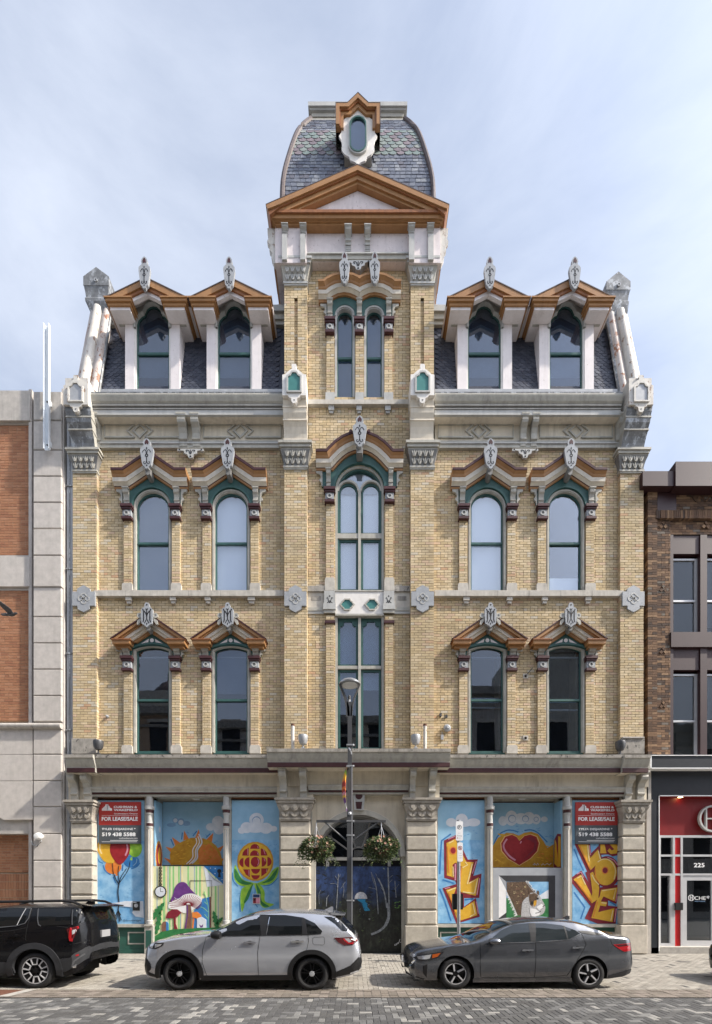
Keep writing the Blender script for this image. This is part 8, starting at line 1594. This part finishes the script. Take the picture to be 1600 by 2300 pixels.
c.decal('side_window', 'car_glass', [(340, 300), (742, 298), (806, 472), (420, 486), (388, 470), (366, 420)], .008); c.decal('side_window', 'car_glass', [(-420, 300), (185, 292), (250, 300), (256, 400), (232, 450), (150, 480), (-420, 520)], .008); c.line('window_trim', 'lamp_grey', [(345, 305), (372, 420), (396, 474), (424, 486)], .02, .011); c.line('window_trim', 'rim_silver', [(205, 296), (160, 476)], .012, .011); c.line('window_trim', 'lamp_grey', [(185, 286), (262, 296), (268, 400), (240, 458), (150, 486), (-200, 516)], .018, .011)
c.decal('rear_window', 'car_glass', [(800, 308), (905, 285), (1015, 268), (1075, 335), (1128, 420), (1085, 452), (900, 474)], .006); c.decal('tail_pillar', 'lamp_grey', [(775, 310), (800, 308), (888, 474), (858, 476)], .007)
for p in ([(276, 300), (274, 640)], [(276, 505), (100, 540), (-200, 560)], [(870, 690), (1190, 660)], [(600, 490), (760, 505)]): c.line('door_seam', 'well', p, .009)
c.archring(.45, .575, 'clad', .02); c.decal('rear_bumper_trim', 'clad', [(590, 850), (880, 832), (960, 790), (1100, 752), (1216, 708), (1222, 770), (1195, 850), (1050, 905), (900, 950), (700, 992), (600, 970)], .012); c.line('bumper_trim', 'lamp_grey', [(900, 940), (960, 870), (1210, 775)], .025, .016); c.decal('sill_trim', 'clad', [(-400, 880), (120, 880), (150, 1000), (-400, 1010)], .012)
c.decal('reflector', 'tail_red', [(1000, 802), (1055, 796), (1055, 812), (1000, 818)], .02); c.decal('tail_pipe', 'chrome', [(925, 925), (1010, 905), (985, 945), (935, 945)], .02)
c.decal('taillight', 'tail_dark', [(752, 520), (850, 505), (1025, 494), (985, 560), (935, 605), (930, 652), (862, 642), (812, 595)], .012); c.line('taillight_bar', 'tail_red', [(1020, 503), (865, 516), (860, 610), (882, 640), (930, 640)], .05, .018); c.decal('taillight_lens', 'lamp_clear', [(900, 535), (985, 522), (960, 570), (915, 580)], .017)
m = MB(); X1 = c.ax+sq(4.41)+.01; m.box(X1-.02, X1+.02, c.yc-.17, c.yc+.17, 1.0, 1.15, 'alu_grey'); m.build('number_plate', c.root)
m = MB()
for sg in (-1, 1): m.tube([(c.ax+1.5, c.yc+sg*.62, 1.70), (c.ax+1.75, c.yc+sg*.62, 1.775), (c.ax+3.25, c.yc+sg*.62, 1.80), (c.ax+3.5, c.yc+sg*.62, 1.775), (c.ax+3.65, c.yc+sg*.62, 1.715)], .028, 'black_plastic', 8)
m.build('roof_rail', c.root, smooth=True); m = MB(); X0 = c.ax+3.4; m.prism([(X0, 1.72), (X0+.08, 1.80), (X0+.2, 1.79), (X0+.2, 1.70)], c.yc-.03, c.yc+.03, 'paint_black'); m.build('antenna', c.root); m = MB(); m.prism([(c.ax+3.68, 1.725), (c.ax+3.92, 1.69), (c.ax+3.93, 1.665), (c.ax+3.74, 1.67)], c.yc-.66, c.yc+.66, 'paint_black'); m.build('spoiler', c.root)
c.handle(S3(100, 0)[0], S3(235, 0)[0], S3(0, 592)[1], 'paint_black'); c.mirror(.75, 1.15, .2, .18, 'paint_black')
U = []
for k in range(6):
    a = 2*PI*k/6+.1
    for P in ([(-.085, .245), (-.06, .262), (-.035, .13), (-.05, .115)], [(.085, .245), (.06, .262), (.035, .13), (.05, .115)], [(-.05, .115), (.05, .115), (.035, .135), (-.035, .135)]): U.append([(x*math.cos(a)-r*math.sin(a), x*math.sin(a)+r*math.cos(a)) for x, r in P])
c.wheels([('rim_silver', U, .012), ('rim_black', spoke(6, [(-.05, .04), (-.09, .25), (.09, .25), (.05, .04)], .1), .025)], .268, 'rim_silver', .25)
